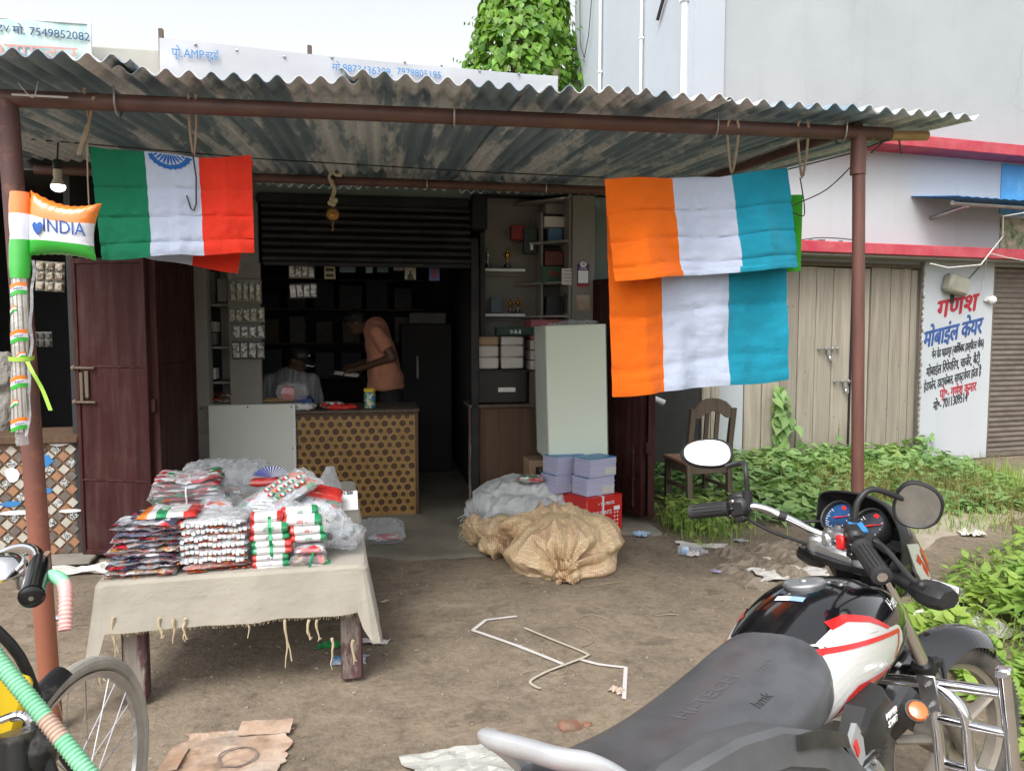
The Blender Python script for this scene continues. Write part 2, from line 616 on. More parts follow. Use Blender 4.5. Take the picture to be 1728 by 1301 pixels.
def soil_mat():
 t=NT('bare earth')
 t.sset('Roughness',.92)
 t.sset('Specular IOR Level',.25)
 big=t.noise(.55,5,.55)
 mid=t.noise(3.5,7,.65)
 fine=t.noise(45,6,.7)
 col=t.ramp(big,[(.3,(.165,.126,.086,1)),(.55,(.23,.182,.128,1)),(.75,(.28,.228,.162,1))])
 col=t.mix(t.ramp(mid,[(.42,W(0)),(.66,W(.85))]),col,(.120,.092,.068,1))
 pale=t.ramp(t.noise(1.7,8,.72,t.scaled((1,1.8,1))),[(.55,W(0)),(.68,W(.6))])
 col=t.mix(pale,col,(.34,.285,.22,1))
 col=t.mix(t.ramp(fine,[(.35,W(0)),(.8,W(.6))]),col,(.33,.28,.225,1))
 vo=t.n.new('ShaderNodeTexVoronoi')
 vo.inputs['Scale'].default_value=42
 t.l.new(t.co,vo.inputs['Vector'])
 sp=t.math('MULTIPLY',t.ramp(vo.outputs['Distance'],[(.12,W(1)),(.2,W(0))]),t.ramp(t.noise(7,3),[(.56,W(0)),(.68,W(1))]))
 col=t.mix(t.math('MULTIPLY',sp,.55),col,(.06,.05,.042,1))
 ps=t.ramp(t.noise(5.5,3,.5),[(.64,W(0)),(.72,W(.5))])
 col=t.mix(ps,col,(.09,.07,.055,1))
 g2=t.ramp(t.noise(21,5,.7),[(.36,W(.80)),(.5,W(1)),(.66,W(1.08))])
 col=t.mix(1.0,col,g2,'MULTIPLY')
 g3=t.ramp(t.noise(85,3,.6),[(.28,W(.65)),(.40,W(1))])
 col=t.mix(t.ramp(t.noise(2.6,4),[(.4,W(.15)),(.65,W(.7))]),col,g3,'MULTIPLY')
 t.color(col)
 t.bump(t.noise(9,8,.62),.5,.03)
 t.bump(t.noise(26,6,.7),.5,.012)
 t.bump(fine,.6,.008)
 t.bump(t.noise(160,4,.7),.35,.003)
 return t.m
M['soil']=soil_mat()
M['path']=mat('sandy path',(.33,.28,.22),(.45,.39,.31),3,.9,bump=.4,bscale=35,bdist=.01,dirt=.25,dscale=2)
M['mud']=mat('churned mud',(.16,.125,.09),(.30,.25,.19),8,.9,bump=.7,bscale=25,bdist=.02)
def tin_mat():
 t=NT('weathered tin')
 t.sset('Metallic',.1)
 v_=t.scaled((4.6,.34,1.0))
 f=t.noise(1.1,8,.68,v_)
 v2=t.scaled((26,1.2,1.0))
 g=t.noise(1.0,6,.6,v2)
 base=t.ramp(g,[(.3,(.17,.26,.33,1)),(.7,(.32,.42,.50,1))])
 lime=t.ramp(t.noise(26,6,.7),[(.35,(.80,.83,.86,1)),(.7,(.52,.56,.60,1))])
 k=t.math('ADD',t.math('MULTIPLY',f,.75),t.math('MULTIPLY',t.noise(3.2,7,.7,t.scaled((1,.8,1))),.3))
 col=t.mix(t.ramp(k,[(.49,W(0)),(.535,W(.95))]),base,lime)
 rs=t.ramp(t.noise(2.3,8,.75),[(.69,W(0)),(.80,W(.5))])
 col=t.mix(rs,col,(.13,.055,.03,1))
 t.color(col)
 t.roughness(t.ramp(f,[(.4,W(.38)),(.6,W(.75))]))
 t.bump(t.noise(30,5),.15,.004)
 return t.m
M['tin']=tin_mat()
M['maroon']=mat('maroon door paint',(.030,.0075,.0075),(.046,.012,.012),3,.7,spec=.22,bump=.15,bscale=30,dirt=.35,dscale=4,c3=(.06,.027,.024),stretch=(6,6,.6))
M['pipe_brown']=mat('brown painted pipe',(.085,.045,.04),(.12,.062,.05),6,.5,bump=.15,bscale=60,c3=(.16,.08,.06),lo=.35,hi=.75)
def post_mat():
 t=NT('rusting post paint')
 t.sset('Roughness',.6)
 z=t.sep()[2]
 c=t.ramp(t.math('MULTIPLY',z,.4),[(.0,(.30,.105,.05,1)),(.3,(.24,.085,.055,1)),(.5,(.115,.05,.042,1)),(.9,(.095,.045,.042,1))])
 rs=t.ramp(t.noise(12,7,.7),[(.55,W(0)),(.7,W(.7))])
 c=t.mix(rs,c,(.30,.13,.065,1))
 t.color(c)
 t.bump(t.noise(60,5),.3,.003)
 return t.m
M['post']=post_mat()
M['post_plain']=mat('brown post paint',(.105,.045,.035),(.15,.062,.045),5,.5,bump=.2,bscale=70,stretch=(4,4,.7))
M['wood_grey']=None
def plank_mat(name,a,b,dark,paint=None):
 t=NT(name)
 t.sset('Roughness',.8)
 g=t.noise(1.0,8,.65,t.scaled((14,14,.8)))
 h=t.noise(1.0,5,.6,t.scaled((70,70,2.0)))
 col=t.ramp(g,[(.3,a),(.7,b)])
 col=t.mix(t.ramp(h,[(.5,W(0)),(.8,W(.5))]),col,dark)
 vo=t.n.new('ShaderNodeTexVoronoi')
 vo.inputs['Scale'].default_value=9
 t.l.new(t.scaled((1,1,.7)),vo.inputs['Vector'])
 kn=t.ramp(vo.outputs['Distance'],[(.05,W(1)),(.1,W(0))])
 col=t.mix(t.math('MULTIPLY',kn,.6),col,dark)
 hs=t.n.new('ShaderNodeHueSaturation')
 t.l.new(t.math('ADD',t.math('MULTIPLY',t.rand,.35),.82),hs.inputs['Value'])
 t.l.new(col,hs.inputs['Color'])
 col=hs.outputs[0]
 if paint:
  pk=t.ramp(t.noise(5,8,.7,t.scaled((2,2,.5))),[(.42,W(0)),(.5,W(1))])
  col=t.mix(pk,col,paint)
 t.color(col)
 t.bump(h,.7,.006)
 return t.m
M['plank']=plank_mat('bleached planks',(.27,.235,.19,1),(.41,.365,.30,1),(.07,.055,.04,1))
M['wood_dark']=plank_mat('dark weathered wood',(.09,.065,.045,1),(.15,.115,.085,1),(.035,.025,.02,1))
M['wood_leg']=plank_mat('worn painted leg',(.23,.20,.17,1),(.31,.27,.23,1),(.1,.08,.07,1),(.095,.045,.05,1))
M['wood_counter']=plank_mat('brown counter wood',(.075,.042,.025,1),(.12,.07,.04,1),(.03,.018,.012,1))
M['seat_wood']=plank_mat('bare seat wood',(.33,.19,.11,1),(.42,.26,.16,1),(.2,.1,.06,1))
M['bamboo']=mat('bamboo',(.30,.19,.08),(.42,.28,.13),8,.6,stretch=(1,8,8))
M['shutter']=mat('rolled steel shutter',(.15,.125,.105),(.21,.18,.15),4,.55,.3,bump=.15,bscale=40,dirt=.4,dscale=3)
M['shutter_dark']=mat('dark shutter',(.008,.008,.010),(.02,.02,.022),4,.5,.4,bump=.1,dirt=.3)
M['laminate']=mat('grey white laminate',(.66,.68,.63),(.72,.74,.69),1.5,.45,bump=.05,dirt=.08)
M['honey']=mat('golden brown laminate',(.28,.15,.04),(.38,.22,.07),5,.4,dirt=.25,dscale=5)
M['honey_ring']=mat('pale gold ring',(.45,.30,.11),(.36,.22,.07),9,.45)
M['honey_dot']=mat('dark brown disc',(.055,.025,.012),(.10,.045,.02),12,.4)
M['black']=mat('black plastic',(.012,.012,.013),(.02,.02,.021),20,.45,bump=.1,bscale=300,bdist=.001)
M['black_gloss']=mat('glossy black plastic',(.008,.008,.009),None,rough=.2)
M['rubber']=mat('rubber',(.018,.018,.019),(.03,.03,.03),12,.75,bump=.2,bscale=90)
M['chrome']=mat('chrome',(.78,.78,.80),(.62,.62,.64),14,.12,1.0,lo=.5,hi=.8)
M['steel']=mat('brushed steel',(.45,.45,.46),(.33,.32,.31),12,.35,1.0)
M['alloy']=mat('cast alloy',(.55,.56,.57),(.45,.45,.46),18,.32,.85,bump=.1,bscale=120)
M['wire']=mat('dark wire',(.03,.025,.022),None,rough=.6)
M['wire_white']=mat('white cable',(.62,.62,.6),(.5,.5,.48),20,.5)
M['twine']=mat('twine',(.35,.27,.2),(.45,.38,.3),30,.9,bump=.4,bscale=200)
M['paper_white']=mat('paper ream',(.62,.6,.57),(.55,.53,.5),3,.8,bump=.4,bscale=1.0,stretch=(3,3,160),bdist=.003,tint=.08)
M['paper_lilac']=mat('lilac book edges',(.50,.50,.66),(.40,.41,.58),1.0,.7,stretch=(2,2,220),bump=.3,bdist=.003)
M['white_sheet']=mat('white wrapped board',(.86,.93,.72),(.90,.95,.78),1.2,.4,bump=.25,bscale=7,bdist=.01,coat=.5)
M['white']=mat('white',(.75,.75,.75),None,rough=.55)
M['white_print']=mat('white print',(.8,.8,.8),None,rough=.5)
M['red_box']=mat('red carton',(.60,.018,.012),(.52,.014,.012),3,.4,coat=.2)
M['red']=mat('red',(.60,.02,.02),None,rough=.45)
M['cardboard']=mat('cardboard',(.30,.20,.12),(.38,.26,.17),5,.85,bump=.2,bscale=40,dirt=.2)
M['cardboard_pale']=mat('trodden cardboard',(.30,.19,.125),(.42,.30,.22),5,.85,bump=.5,bscale=22,c3=(.5,.41,.34),dirt=.7,dscale=6)
M['navy']=mat('navy blue paint',(.015,.05,.16),None,rough=.6)
M['sign_blue']=mat('sign blue',(.03,.19,.46),None,rough=.6)
M['sign_navy']=mat('sign navy',(.02,.06,.2),(.04,.1,.3),8,rough=.6)
M['sign_red']=mat('sign red',(.36,.015,.03),None,rough=.6)
M['sign_black']=mat('sign black',(.02,.025,.035),None,rough=.6)
M['banner']=mat('white flex banner',(.40,.415,.45),(.45,.465,.49),1.3,.5,bump=.25,bscale=3,bdist=.03,dirt=.08)
M['banner_teal']=mat('teal flex banner',(.30,.52,.52),(.52,.66,.62),4,.5,c3=(.4,.62,.66))
M['banner_pink']=mat('faded pink print',(.55,.28,.26),None,rough=.6)
def cloth_mat(name,c,var=.12,weave=900,sheen=.2):
 t=NT(name)
 t.sset('Roughness',.85)
 t.sset('Sheen Weight',sheen)
 t.sset('Specular IOR Level',.2)
 a=tuple(x*(1-var) for x in c[:3])+(1,)
 b=tuple(min(1,x*(1+var)) for x in c[:3])+(1,)
 t.color(t.ramp(t.noise(5,6,.6),[(.3,a),(.7,b)]))
 t.bump(t.noise(14,6,.6),.6,.014)
 t.bump(t.noise(9,5,.6,t.scaled((1,1,5))),.25,.01)
 t.bump(t.noise(weave*.4,2),.08,.001)
 tl=t.n.new('ShaderNodeBsdfTranslucent')
 tl.inputs[0].default_value=(*c[:3],1)
 mx=t.n.new('ShaderNodeMixShader')
 mx.inputs[0].default_value=.25
 t.l.new(t.p.outputs[0],mx.inputs[1]); t.l.new(tl.outputs[0],mx.inputs[2])
 t.l.new(mx.outputs[0],t.out.inputs['Surface'])
 return t.m
M['c_green']=cloth_mat('green cotton',(.012,.22,.11))
M['c_white']=cloth_mat('white cotton',(.58,.65,.80),.04)
M['c_red']=cloth_mat('orange red cotton',(.80,.045,.02))
M['c_orange']=cloth_mat('saffron cotton',(.84,.165,.008))
M['c_teal']=cloth_mat('teal cotton',(.014,.31,.45))
M['c_bright']=cloth_mat('bright green cotton',(.06,.42,.03))
M['c_blue']=cloth_mat('blue print',(.03,.16,.5))
M['table_cloth']=cloth_mat('cream cotton',(.465,.43,.365),.07)
M['tassel']=cloth_mat('cream fringe',(.62,.52,.34),.1)
M['shirt']=cloth_mat('salmon cotton',(.72,.32,.21),.12)
M['grey_shirt']=mat('grey striped shirt',(.16,.17,.17),(.30,.31,.31),1.0,.9,stretch=(40,1,1),lo=.45,hi=.55)
M['trousers']=mat('dark trousers',(.02,.02,.025),None,rough=.9)
M['skin']=mat('brown skin',(.085,.042,.026),(.12,.06,.038),9,.55,bump=.1,bscale=120)
M['hair']=mat('black hair',(.008,.007,.007),None,rough=.6,bump=.6,bscale=120)
def foil(name,c,rough=.12):
 return mat(name,c,None,rough=rough,metal=0.0,coat=1.0,bump=.12,bscale=14,bdist=.01)
M['f_orange']=foil('orange balloon film',(.85,.22,.03))
M['f_white']=foil('white balloon film',(.72,.74,.80))
M['f_green']=foil('green balloon film',(.03,.42,.04))
M['f_blue']=mat('blue balloon print',(.01,.03,.16),(.02,.12,.45),18,.4)
M['clear']=clear_mat('clear plastic bag',amount=.78,bscale=22,bump=.6)
M['clear_thin']=clear_mat('thin plastic wrap',amount=.86,bscale=30,bump=.5)
M['clear_dark']=clear_mat('smoky plastic',(.72,.7,.66,1),.62,30,.8)
M['rustwood']=M['wood_dark']
def leaf_mat(name,a,b,rough=.5):
 t=NT(name)
 t.sset('Roughness',rough)
 f=t.n.new('ShaderNodeMath'); f.operation='ADD'
 t.l.new(t.geo.outputs['Random Per Island'],f.inputs[0])
 f.inputs[1].default_value=0
 col=t.ramp(f.outputs[0],[(.0,a),(1.0,b)])
 col=t.mix(t.ramp(t.noise(40,3),[(.4,W(0)),(.8,W(.35))]),col,tuple(x*.6 for x in a[:3])+(1,))
 col=t.mix(t.ramp(t.noise(1.6,5,.65),[(.42,W(0)),(.7,W(.55))]),col,tuple(x*k for x,k in zip(b[:3],(1.35,1.05,.8)))+(1,))
 hs=t.n.new('ShaderNodeHueSaturation')
 t.l.new(t.math('ADD',t.math('MULTIPLY',t.rand,.5),.75),hs.inputs['Value'])
 t.l.new(col,hs.inputs['Color'])
 t.color(hs.outputs[0])
 tl=t.n.new('ShaderNodeBsdfTranslucent')
 t.l.new(t.mix(.5,hs.outputs[0],(.25,.42,.03,1)),tl.inputs[0])
 mx=t.n.new('ShaderNodeMixShader')
 mx.inputs[0].default_value=.35
 t.l.new(t.p.outputs[0],mx.inputs[1]); t.l.new(tl.outputs[0],mx.inputs[2])
 t.l.new(mx.outputs[0],t.out.inputs['Surface'])
 return t.m
M['leaf_vine']=leaf_mat('vine leaf',(.07,.22,.025,1),(.22,.44,.05,1))
M['leaf_cover']=leaf_mat('ground cover leaf',(.13,.28,.10,1),(.33,.52,.20,1))
M['leaf_weed']=leaf_mat('weed leaf',(.17,.33,.05,1),(.36,.54,.12,1))
M['grass']=leaf_mat('grass blade',(.13,.25,.045,1),(.33,.46,.12,1),.6)
M['grass_dry']=leaf_mat('dry grass',(.20,.18,.07,1),(.34,.32,.12,1),.8)
M['stem']=mat('green stem',(.08,.15,.04),(.14,.18,.07),10,.7)
# ------------------------------------------------------------------ ground
def ground_h(x,y):
 near=smooth((16-math.hypot(x,y-5))/8)
 h=noise.noise(Vector((x*.45,y*.45,3.1)))*.018+noise.noise(Vector((x*2.3,y*2.3,7)))*.007
 m=smooth(1-math.hypot((x-1.75)/.75,(y-4.75)/.8))
 h+=m*(.035*noise.noise(Vector((x*7,y*3.2,1)))+.018*noise.noise(Vector((x*19,y*13,5)))+.02)
 b=smooth((x-1.7)/1.2)*smooth((y-6.2)/1.4)*smooth((9.2-y)/1.5)*smooth((5.0-x)/1.2)
 h+=b*.05
 return h*near-.012
def axis_steps(lo,hi,step,far,k=1.35):
 out=[lo]
 while out[-1]<hi:
  out.append(out[-1]+step)
 d=step
 up=[out[-1]]
 while up[-1]<far:
  d *= k
  up.append(up[-1]+d)
 d=step
 dn=[lo]
 while dn[-1]>-far:
  d *= k
  dn.append(dn[-1]-d)
 return dn[:0:-1]+out+up[1:]
gx,gy=axis_steps(-3.2,5.2,.05,900),axis_steps(1.6,9.0,.05,900)
mb=MB()
mb.add([(x,y,ground_h(x,y)) for x in gx for y in gy],
[(i*len(gy)+j,(i+1)*len(gy)+j,(i+1)*len(gy)+j+1,i*len(gy)+j+1) for i in range(len(gx)-1) for j in range(len(gy)-1)])
tag(mb.build('ground',M['soil'],sharp=0),'bare brown trodden earth of the yard',None,None,'structure')
def patch(name,poly_fn,nu,nv,m,label,lift=.006):
 mb=MB()
 def g(s,t):
  p=poly_fn(s,t)
  return (p[0],p[1],ground_h(p[0],p[1])+lift(s,t) if callable(lift) else ground_h(p[0],p[1])+lift)
 mb.grid(g,nu,nv)
 return tag(mb.build(name,m,sharp=0),label,None,None,'structure')
def path_fn(s,t):
 a,b=Vector((2.35,5.35)),Vector((7.5,8.85))
 wv=noise.noise(Vector((s*6,t*2,2)))*.16
 return a.lerp(b,s)+Vector((-.45,.9))*((t-.5)*lerp(1.1,1.9,s)+wv)
patch('path',path_fn,60,16,M['path'],'pale sandy footpath leading off to the right',lambda s,t:.008-.035*(1-smooth(min(t,1-t,s*2.5)/.22))+.014*noise.noise(Vector((s*24,t*8,5)))*(1-smooth(min(t,1-t)/.35)))
def apron_fn(s,t):
 u=lerp(-2.9,2.35,s)
 front=-.95-.35*smooth((u+.6)/1.2)*smooth((1.4-u)/.6)+.09*noise.noise(Vector((u*2.4,0,5)))+.04*noise.noise(Vector((u*9,1,5)))
 v=lerp(front,3.2,t**1.6)
 return S.w(u,v)
patch('shop_floor',apron_fn,70,40,M['apron'],'dirty grey concrete floor running out of the shop front',lambda s,t:.016-.03*(1-smooth(t/.10))+.01*noise.noise(Vector((s*30,t*9,3)))*(1-smooth(t/.2)))
def mud_fn(s,t):
 a=6.28318*s
 r_=t*(.72+.16*noise.noise(Vector((math.cos(a)*2,math.sin(a)*2,3))))
 return Vector((1.93+math.cos(a)*r_*.95,4.82+math.sin(a)*r_))
mb=MB()
def mg_(s,t):
 p=mud_fn(s,t)
 q=Vector((p.x*.9+p.y*.45,p.y*.9-p.x*.45,0))
 rut=.020*math.sin(q.x*21)*(1 if abs(q.y-3.6)<.34 else .2)+.007*math.sin(q.y*95)*(math.sin(q.x*21)>.1)
 h=.02+rut+.030*abs(noise.noise(Vector((p.x*9,p.y*9,2))))+.022*noise.noise(Vector((p.x*24,p.y*24,5)))
 return Vector((p.x,p.y,ground_h(p.x,p.y)-.02+(h+.012)*smooth((1-t)/.35)))
mb.grid(mg_,130,46,cu=True)
tag(mb.build('churned_mud',M['mud'],sharp=0),'churned mud with tyre marks beyond the fuel tank',None,None,'structure')
# ------------------------------------------------------------------ white building on the right
bd=thing('white_building','two storey white building with red painted ledges, plank doors and a painted pillar','building',B.o,B.a)
def bx(mb,u0,u1,v0,v1,z0,z1,bev=0,mi=0):
 return mb.box(((u0+u1)/2,(v0+v1)/2,(z0+z1)/2),(u1-u0,v1-v0,z1-z0),None,mi,bev)
BL=-3.97
mb=MB()
bx(mb,BL,-3.40,0,.25,0,2.40)
bx(mb,-3.40,-.93,.0,.25,2.30,2.40)
bx(mb,.05,3.2,.02,.25,2.33,2.40)
mb.build('ground_floor_wall',M['wall_mid'],bd)
mb=MB(); bx(mb,BL,3.2,.0,.25,2.52,3.60); mb.build('middle_wall',M['wall_mid'],bd)
mb=MB(); bx(mb,BL-.02,3.2,-.02,.25,3.73,8.6)
mb.build('upper_wall',M['wall_white'],bd)
mb=MB(); bx(mb,BL-.10,BL-.02,.0,3.35,0,8.6)
mb.build('side_wall',M['wall_blue'],bd)
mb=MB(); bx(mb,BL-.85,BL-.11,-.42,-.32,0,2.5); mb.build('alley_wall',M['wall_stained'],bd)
for k in range(2):
 mb=MB(); bx(mb,BL-.21+k*.10,BL-.115+k*.10,-.45-.004*k,-.425,0,2.0,.004); mb.build('plank',M['plank'],bd)
mb=MB(); bx(mb,BL-.13,BL+.22,-.05,.25,3.75,8.6)
mb.build('corner_pilaster',M['wall_blue'],bd)
for z0,z1,dpt in ((2.40,2.52,.34),(3.60,3.73,.30)):
 mb=MB(); bx(mb,BL+(.0 if z0<3 else-.3),3.2,-dpt,.24,z0,z1,.008)
 mb.build('ledge',M['red_band'],bd,label='red painted lower ledge over the doors' if z0<3 else 'red painted upper ledge under the tall wall')
mb=MB(); bx(mb,BL,3.2,-.30,-.001,2.375,2.398)
mb.build('ledge_soffit',M['plaster'],bd)
mb=MB(); bx(mb,-1.02,.05,-.06,.25,0,2.40,.012)
pil=mb.build('pillar',M['wall_mid'],bd,label='white pillar with painted lettering')
mb=MB()
for k in range(34):
 z=.05+k*.066
 mb.box((-1.025+rnd.uniform(-.008,.008),-.06+rnd.uniform(-.006,.006),z),(.018+rnd.random()*.014,.014,.04),Matrix.Rotation(rnd.uniform(-.4,.4),3,'Y'),0,.004)
ed=mb.build('chipped_edge',M['plaster'],bd); ed['kind']='stuff'
def sign(body,px,py,size,m,sx=1.0,slope=.16,bold=.0,shear=0.0):
 u,z=B.at(px,py,-.062)
 return letter(body,size,M[m],pil,(u,-.0625,z),sx,'CENTER',None,'lettering',bold,.001,None,shear,slope)
sign('गणेश',1616,517,.31,'sign_red',1.0,.17,.009,.12)
sign('मोबाइंल केयर',1609,562,.29,'sign_navy',.62,.20,.008,.1)
sign('मेन रोड पहाडपुर (आिशॅबाद हास्पीटल चौक)',1617,589,.135,'sign_black',.37,.18,.0018)
sign('मोबाइंल िरपेयिरंग, चाजॅर, बैट्ी',1609,617,.16,'sign_black',.48,.20,.0025)
sign('हेडफोन, डाटाकेबल, साफ्टवेयर होता है',1608,640,.15,'sign_black',.42,.21,.002)
sign('प्ो॰- गणेश कुमार',1617,659,.16,'sign_red',.57,.16,.003)
sign('मो॰- 7011309514',1604,678,.16,'sign_black',.47,.20,.0025)
wd=[-3.38,-3.16,-2.93,-2.71,-2.48,-2.25,-1.99,-1.73,-1.45,-1.26,-1.15,-1.05]
slot=0
for a,b in zip(wd,wd[1:]):
 zt=2.285+rnd.uniform(-.015,.005)
 mb=MB()
 n=8
 lean=rnd.uniform(-.006,.006)
 pts=[]
 for k in range(n+1):
  z=.10+(zt-.10)*k/n
  w_=rnd.uniform(-.0025,.0025)
  pts.append((a+.0055+w_+lean*z,b-.0055+w_*.5+lean*z,z))
 vv=-.004+rnd.uniform(-.008,.008)
 for (a0,b0,z0),(a1,b1,z1) in zip(pts,pts[1:]):
  pass
 ring=lambda p:[(p[0],vv,p[2]),(p[1],vv,p[2]),(p[1],vv+.03,p[2]),(p[0],vv+.03,p[2])]
 mb.loft([ring(p) for p in pts])
 mb.build('plank',M['plank'],bd)
mb=MB(); bx(mb,-3.40,-.93,.045,.07,0,2.3)
mb.build('door_backing',M['wood_dark'],bd)
mb=MB(); bx(mb,-1.055,-1.022,-.05,-.02,.1,2.3,.003); mb.build('door_frame',M['wood_dark'],bd)
mb=MB(); bx(mb,-3.40,-.955,-.04,.0,2.288,2.33,.004)
mb.build('door_frame',M['wood_dark'],bd)
mb=MB(); bx(mb,-2.00,-1.985,-.025,.04,.1,2.28)
mb.build('door_gap_strip',M['black'],bd)
for (px,py,w_) in ((1398,589,.28),(1425,644,.30)):
 u,z=B.at(px,py,-.03)
 mb=MB(); mb.tube([(u-w_/2,-.035,z),(u+w_/2,-.035,z)],.008,6)
 for k in (-.45,-.1,.2,.45):
  mb.box((u+k*w_,-.03,z),(.02,.02,.04),None,0,.003)
 bo=mb.build('bolt',M['steel'],bd)
 mb=MB(); mb.box((u+.02,-.05,z-.11),(.05,.02,.055),None,0,.006)
 mb.tube([(u+.005,-.05,z-.085),(u+.005,-.05,z-.05),(u+.035,-.05,z-.05),(u+.035,-.05,z-.085)],.005,6)
 mb.box((u+.0,-.035,z-.04),(.03,.006,.08))
 mb.build('padlock',M['alloy'],bo)
sh=None
mb=MB()
prof=[(-.012,0),(-.026,.012),(-.030,.030),(-.020,.046),(-.010,.052),(-.010,.064)]
for k in range(1):
 nseg=len(prof)
 vv=[(0.06,p[0]+.03,p[1]) for p in prof]+[(3.1,p[0]+.03,p[1]) for p in prof]
 mb.add(vv,[(i,i+nseg,i+nseg+1,i+1) for i in range(nseg-1)])
slat_me=mb.mesh('slat',M['shutter'],60)
for k in range(36):
 piece('slat',slat_me,bd,(0,0,.045+k*.064))
mb=MB(); bx(mb,.05,.10,-.03,.02,0,2.33,.004); mb.build('shutter_rail',M['shutter'],bd)
mb=MB(); bx(mb,.11,3.1,.0,.03,.0,.05,.004); mb.build('shutter_foot',M['shutter'],bd)
mb=MB(); bx(mb,.05,3.2,.06,.10,0,2.4)
mb.build('shutter_backing',M['black'],bd)
u0,z0=B.at(1604,342,-.55)
mb=MB()
mb.sheet(lambda s,t:(lerp(u0,u0+1.9,s),lerp(-.62,0,t),3.02+.10*t+.006*math.sin(s*90)),60,3,.004)
cn=mb.build('tin_canopy',M['sign_blue'],bd)
mb=MB(); mb.tube([(u0+.08,-.5,2.97),(u0+1.9,-.5,2.97)],.028,10)
mb.tube([(u0+.3,-.5,2.95),(u0+.3,-.1,2.90),(u0+.3,0,2.88)],.022,8)
mb.build('canopy_pipe',M['steel'],cn)
u1,_=B.at(1689,300,0)
mb=MB(); bx(mb,u1,3.2,-.012,-.002,2.98,3.58); mb.build('blue_panel',M['blue_paint'],bd)
mb=MB(); bx(mb,u1+.02,3.2,-.012,-.002,2.56,2.94); mb.build('mural_panel',M['mural'],bd)
for t_,r_ in ((.12,.035),(1.15,.018),(2.35,.02)):
 mb=MB()
 mb.tube([(BL-.12-r_,t_,2.0),(BL-.12-r_,t_,8.4)],r_,8)
 for z in (3.9,5.0,6.2):
  mb.box((BL-.12-r_,t_,z),(r_*2.6,r_*2.6,.03),None,0,.004)
 mb.build('downpipe',M['white_paint'],bd)
mb=MB(); mb.tube([(BL-.14,.75,5.05),(BL-.14,.45,5.45)],.02,8); mb.build('loose_conduit',M['wire'],bd)
mb=MB()
mb.tube([(BL-.13,2.6,6.4),(BL-.16,2.7,5.6),(BL-.16,2.85,5.35),(BL-.16,3.0,5.6),(BL-.13,3.1,6.4)],.006,5)
mb.build('hanging_cable',M['wire'],bd)
mb=MB(); bx(mb,BL-.22,BL-.1,2.9,3.5,6.95,7.1,.02)
mb.build('cornice',M['red_band'],bd)
mb=MB()
for k in range(26):
 uu=rnd.uniform(-3.2,-1.9)
 mb.box((uu,-rnd.uniform(.05,.3),2.53),(rnd.uniform(.02,.07),.04,rnd.uniform(.01,.03)),Matrix.Rotation(rnd.uniform(-.5,.5),3,'Z'),0,.004)
mb.tube(spline([(-2.9,-.2,2.53),(-2.7,-.25,2.56),(-2.4,-.22,2.57),(-2.15,-.25,2.55),(-2.05,-.2,2.53)],4),.006,5)
o=mb.build('ledge_rubble',M['plaster_dark'],bd); o['kind']='stuff'
u,z=B.at(1612,481,-.12)
t=thing('alarm_box','dusty grey metal box hung crooked on the white pillar above the lettering','box',B.w(u,-.062,z),B.a)
mb=MB(); mb.box((0,-.07,0),(.30,.14,.22),Matrix.Rotation(R(14),3,'Y'),0,.03)
mb.build('case',mat('dusty grey enamel',(.24,.23,.19),(.32,.31,.26),6,.7,dirt=.3),t)
mb=MB(); mb.box((.02,-.005,-.16),(.05,.01,.10)); mb.build('bracket',M['wire'],t)
mb=MB(); mb.tube([(.17,-.04,.04),(.3,-.01,.12),(.42,0,.22)],.006,5); mb.build('lead',M['wire'],t)
u,z=B.at(1671,506,-.1)
t=thing('bulb_holder','round white bulb holder at the edge of the brown shutter','lamp holder',B.w(u,-.062,z),B.a)
mb=MB(); mb.tube([(-.06,-.03,.01),(.0,-.03,0)],.03,10); mb.build('socket',M['white'],t)
mb=MB(); mb.ball((.035,-.035,0),.05); mb.build('globe',M['white'],t)
mb=MB()
p=lambda px,py,v:(lambda q:B.w(q[0],v,q[1]))(B.at(px,py,v))
mb.tube([p(1760,352,-.7),p(1725,360,-.66),p(1693,365,-.5),p(1692,400,-.4),p(1672,425,-.4),p(1655,447,-.38),p(1600,452,-.38),p(1570,445,-.36)],.008,6)
mb.tube([p(1672,428,-.4),p(1700,435,-.38),p(1730,440,-.38)],.006,6)
mb.tube([p(1666,432,-.4),p(1660,470,-.08),p(1655,498,-.07),p(1650,503,-.07)],.005,6)
tag(mb.build('power_cable',M['wire_white']),'white electric cable drooping from the tin canopy to the painted pillar','cable')
# ------------------------------------------------------------------ vine covered tree between the buildings
def leaf_mesh(name,m,w=.5,droop=.18,heart=True):
 """leaf of length 1 along +x, tip drooping"""
 pr=[(-.10,.0),(-.16,.22),(.0,.44),(.25,.48),(.55,.30),(.8,.12),(1.0,0)] if heart else [(0,.0),(.12,.13),(.35,.22),(.6,.18),(.85,.07),(1.0,0)]
 mb=MB()
 k=len(pr)
 c=lambda x,y:(x,y*w*2,-droop*x*x+abs(y)*.25*w)
 vs_=[c(max(x,0),0) for x,y in pr]+[c(x,y) for x,y in pr[1:-1]]+[c(x,-y) for x,y in pr[1:-1]]
 L=lambda i:k+i-1
 Rr=lambda i:k+(k-2)+i-1
 fs=[]
 for i in range(k-1):
  if i==0:
   fs+=[(0,1,L(1)),(0,Rr(1),1)]
  elif i==k-2:
   fs+=[(i,i+1,L(i)),(i,Rr(i),i+1)]
  else:
   fs+=[(i,i+1,L(i+1),L(i)),(i,Rr(i),Rr(i+1),i+1)]
 mb.add(vs_,fs)
 return mb.mesh(name,m,0),mb
leaf_me,leaf_mb=leaf_mesh('leaf',M['leaf_vine'])
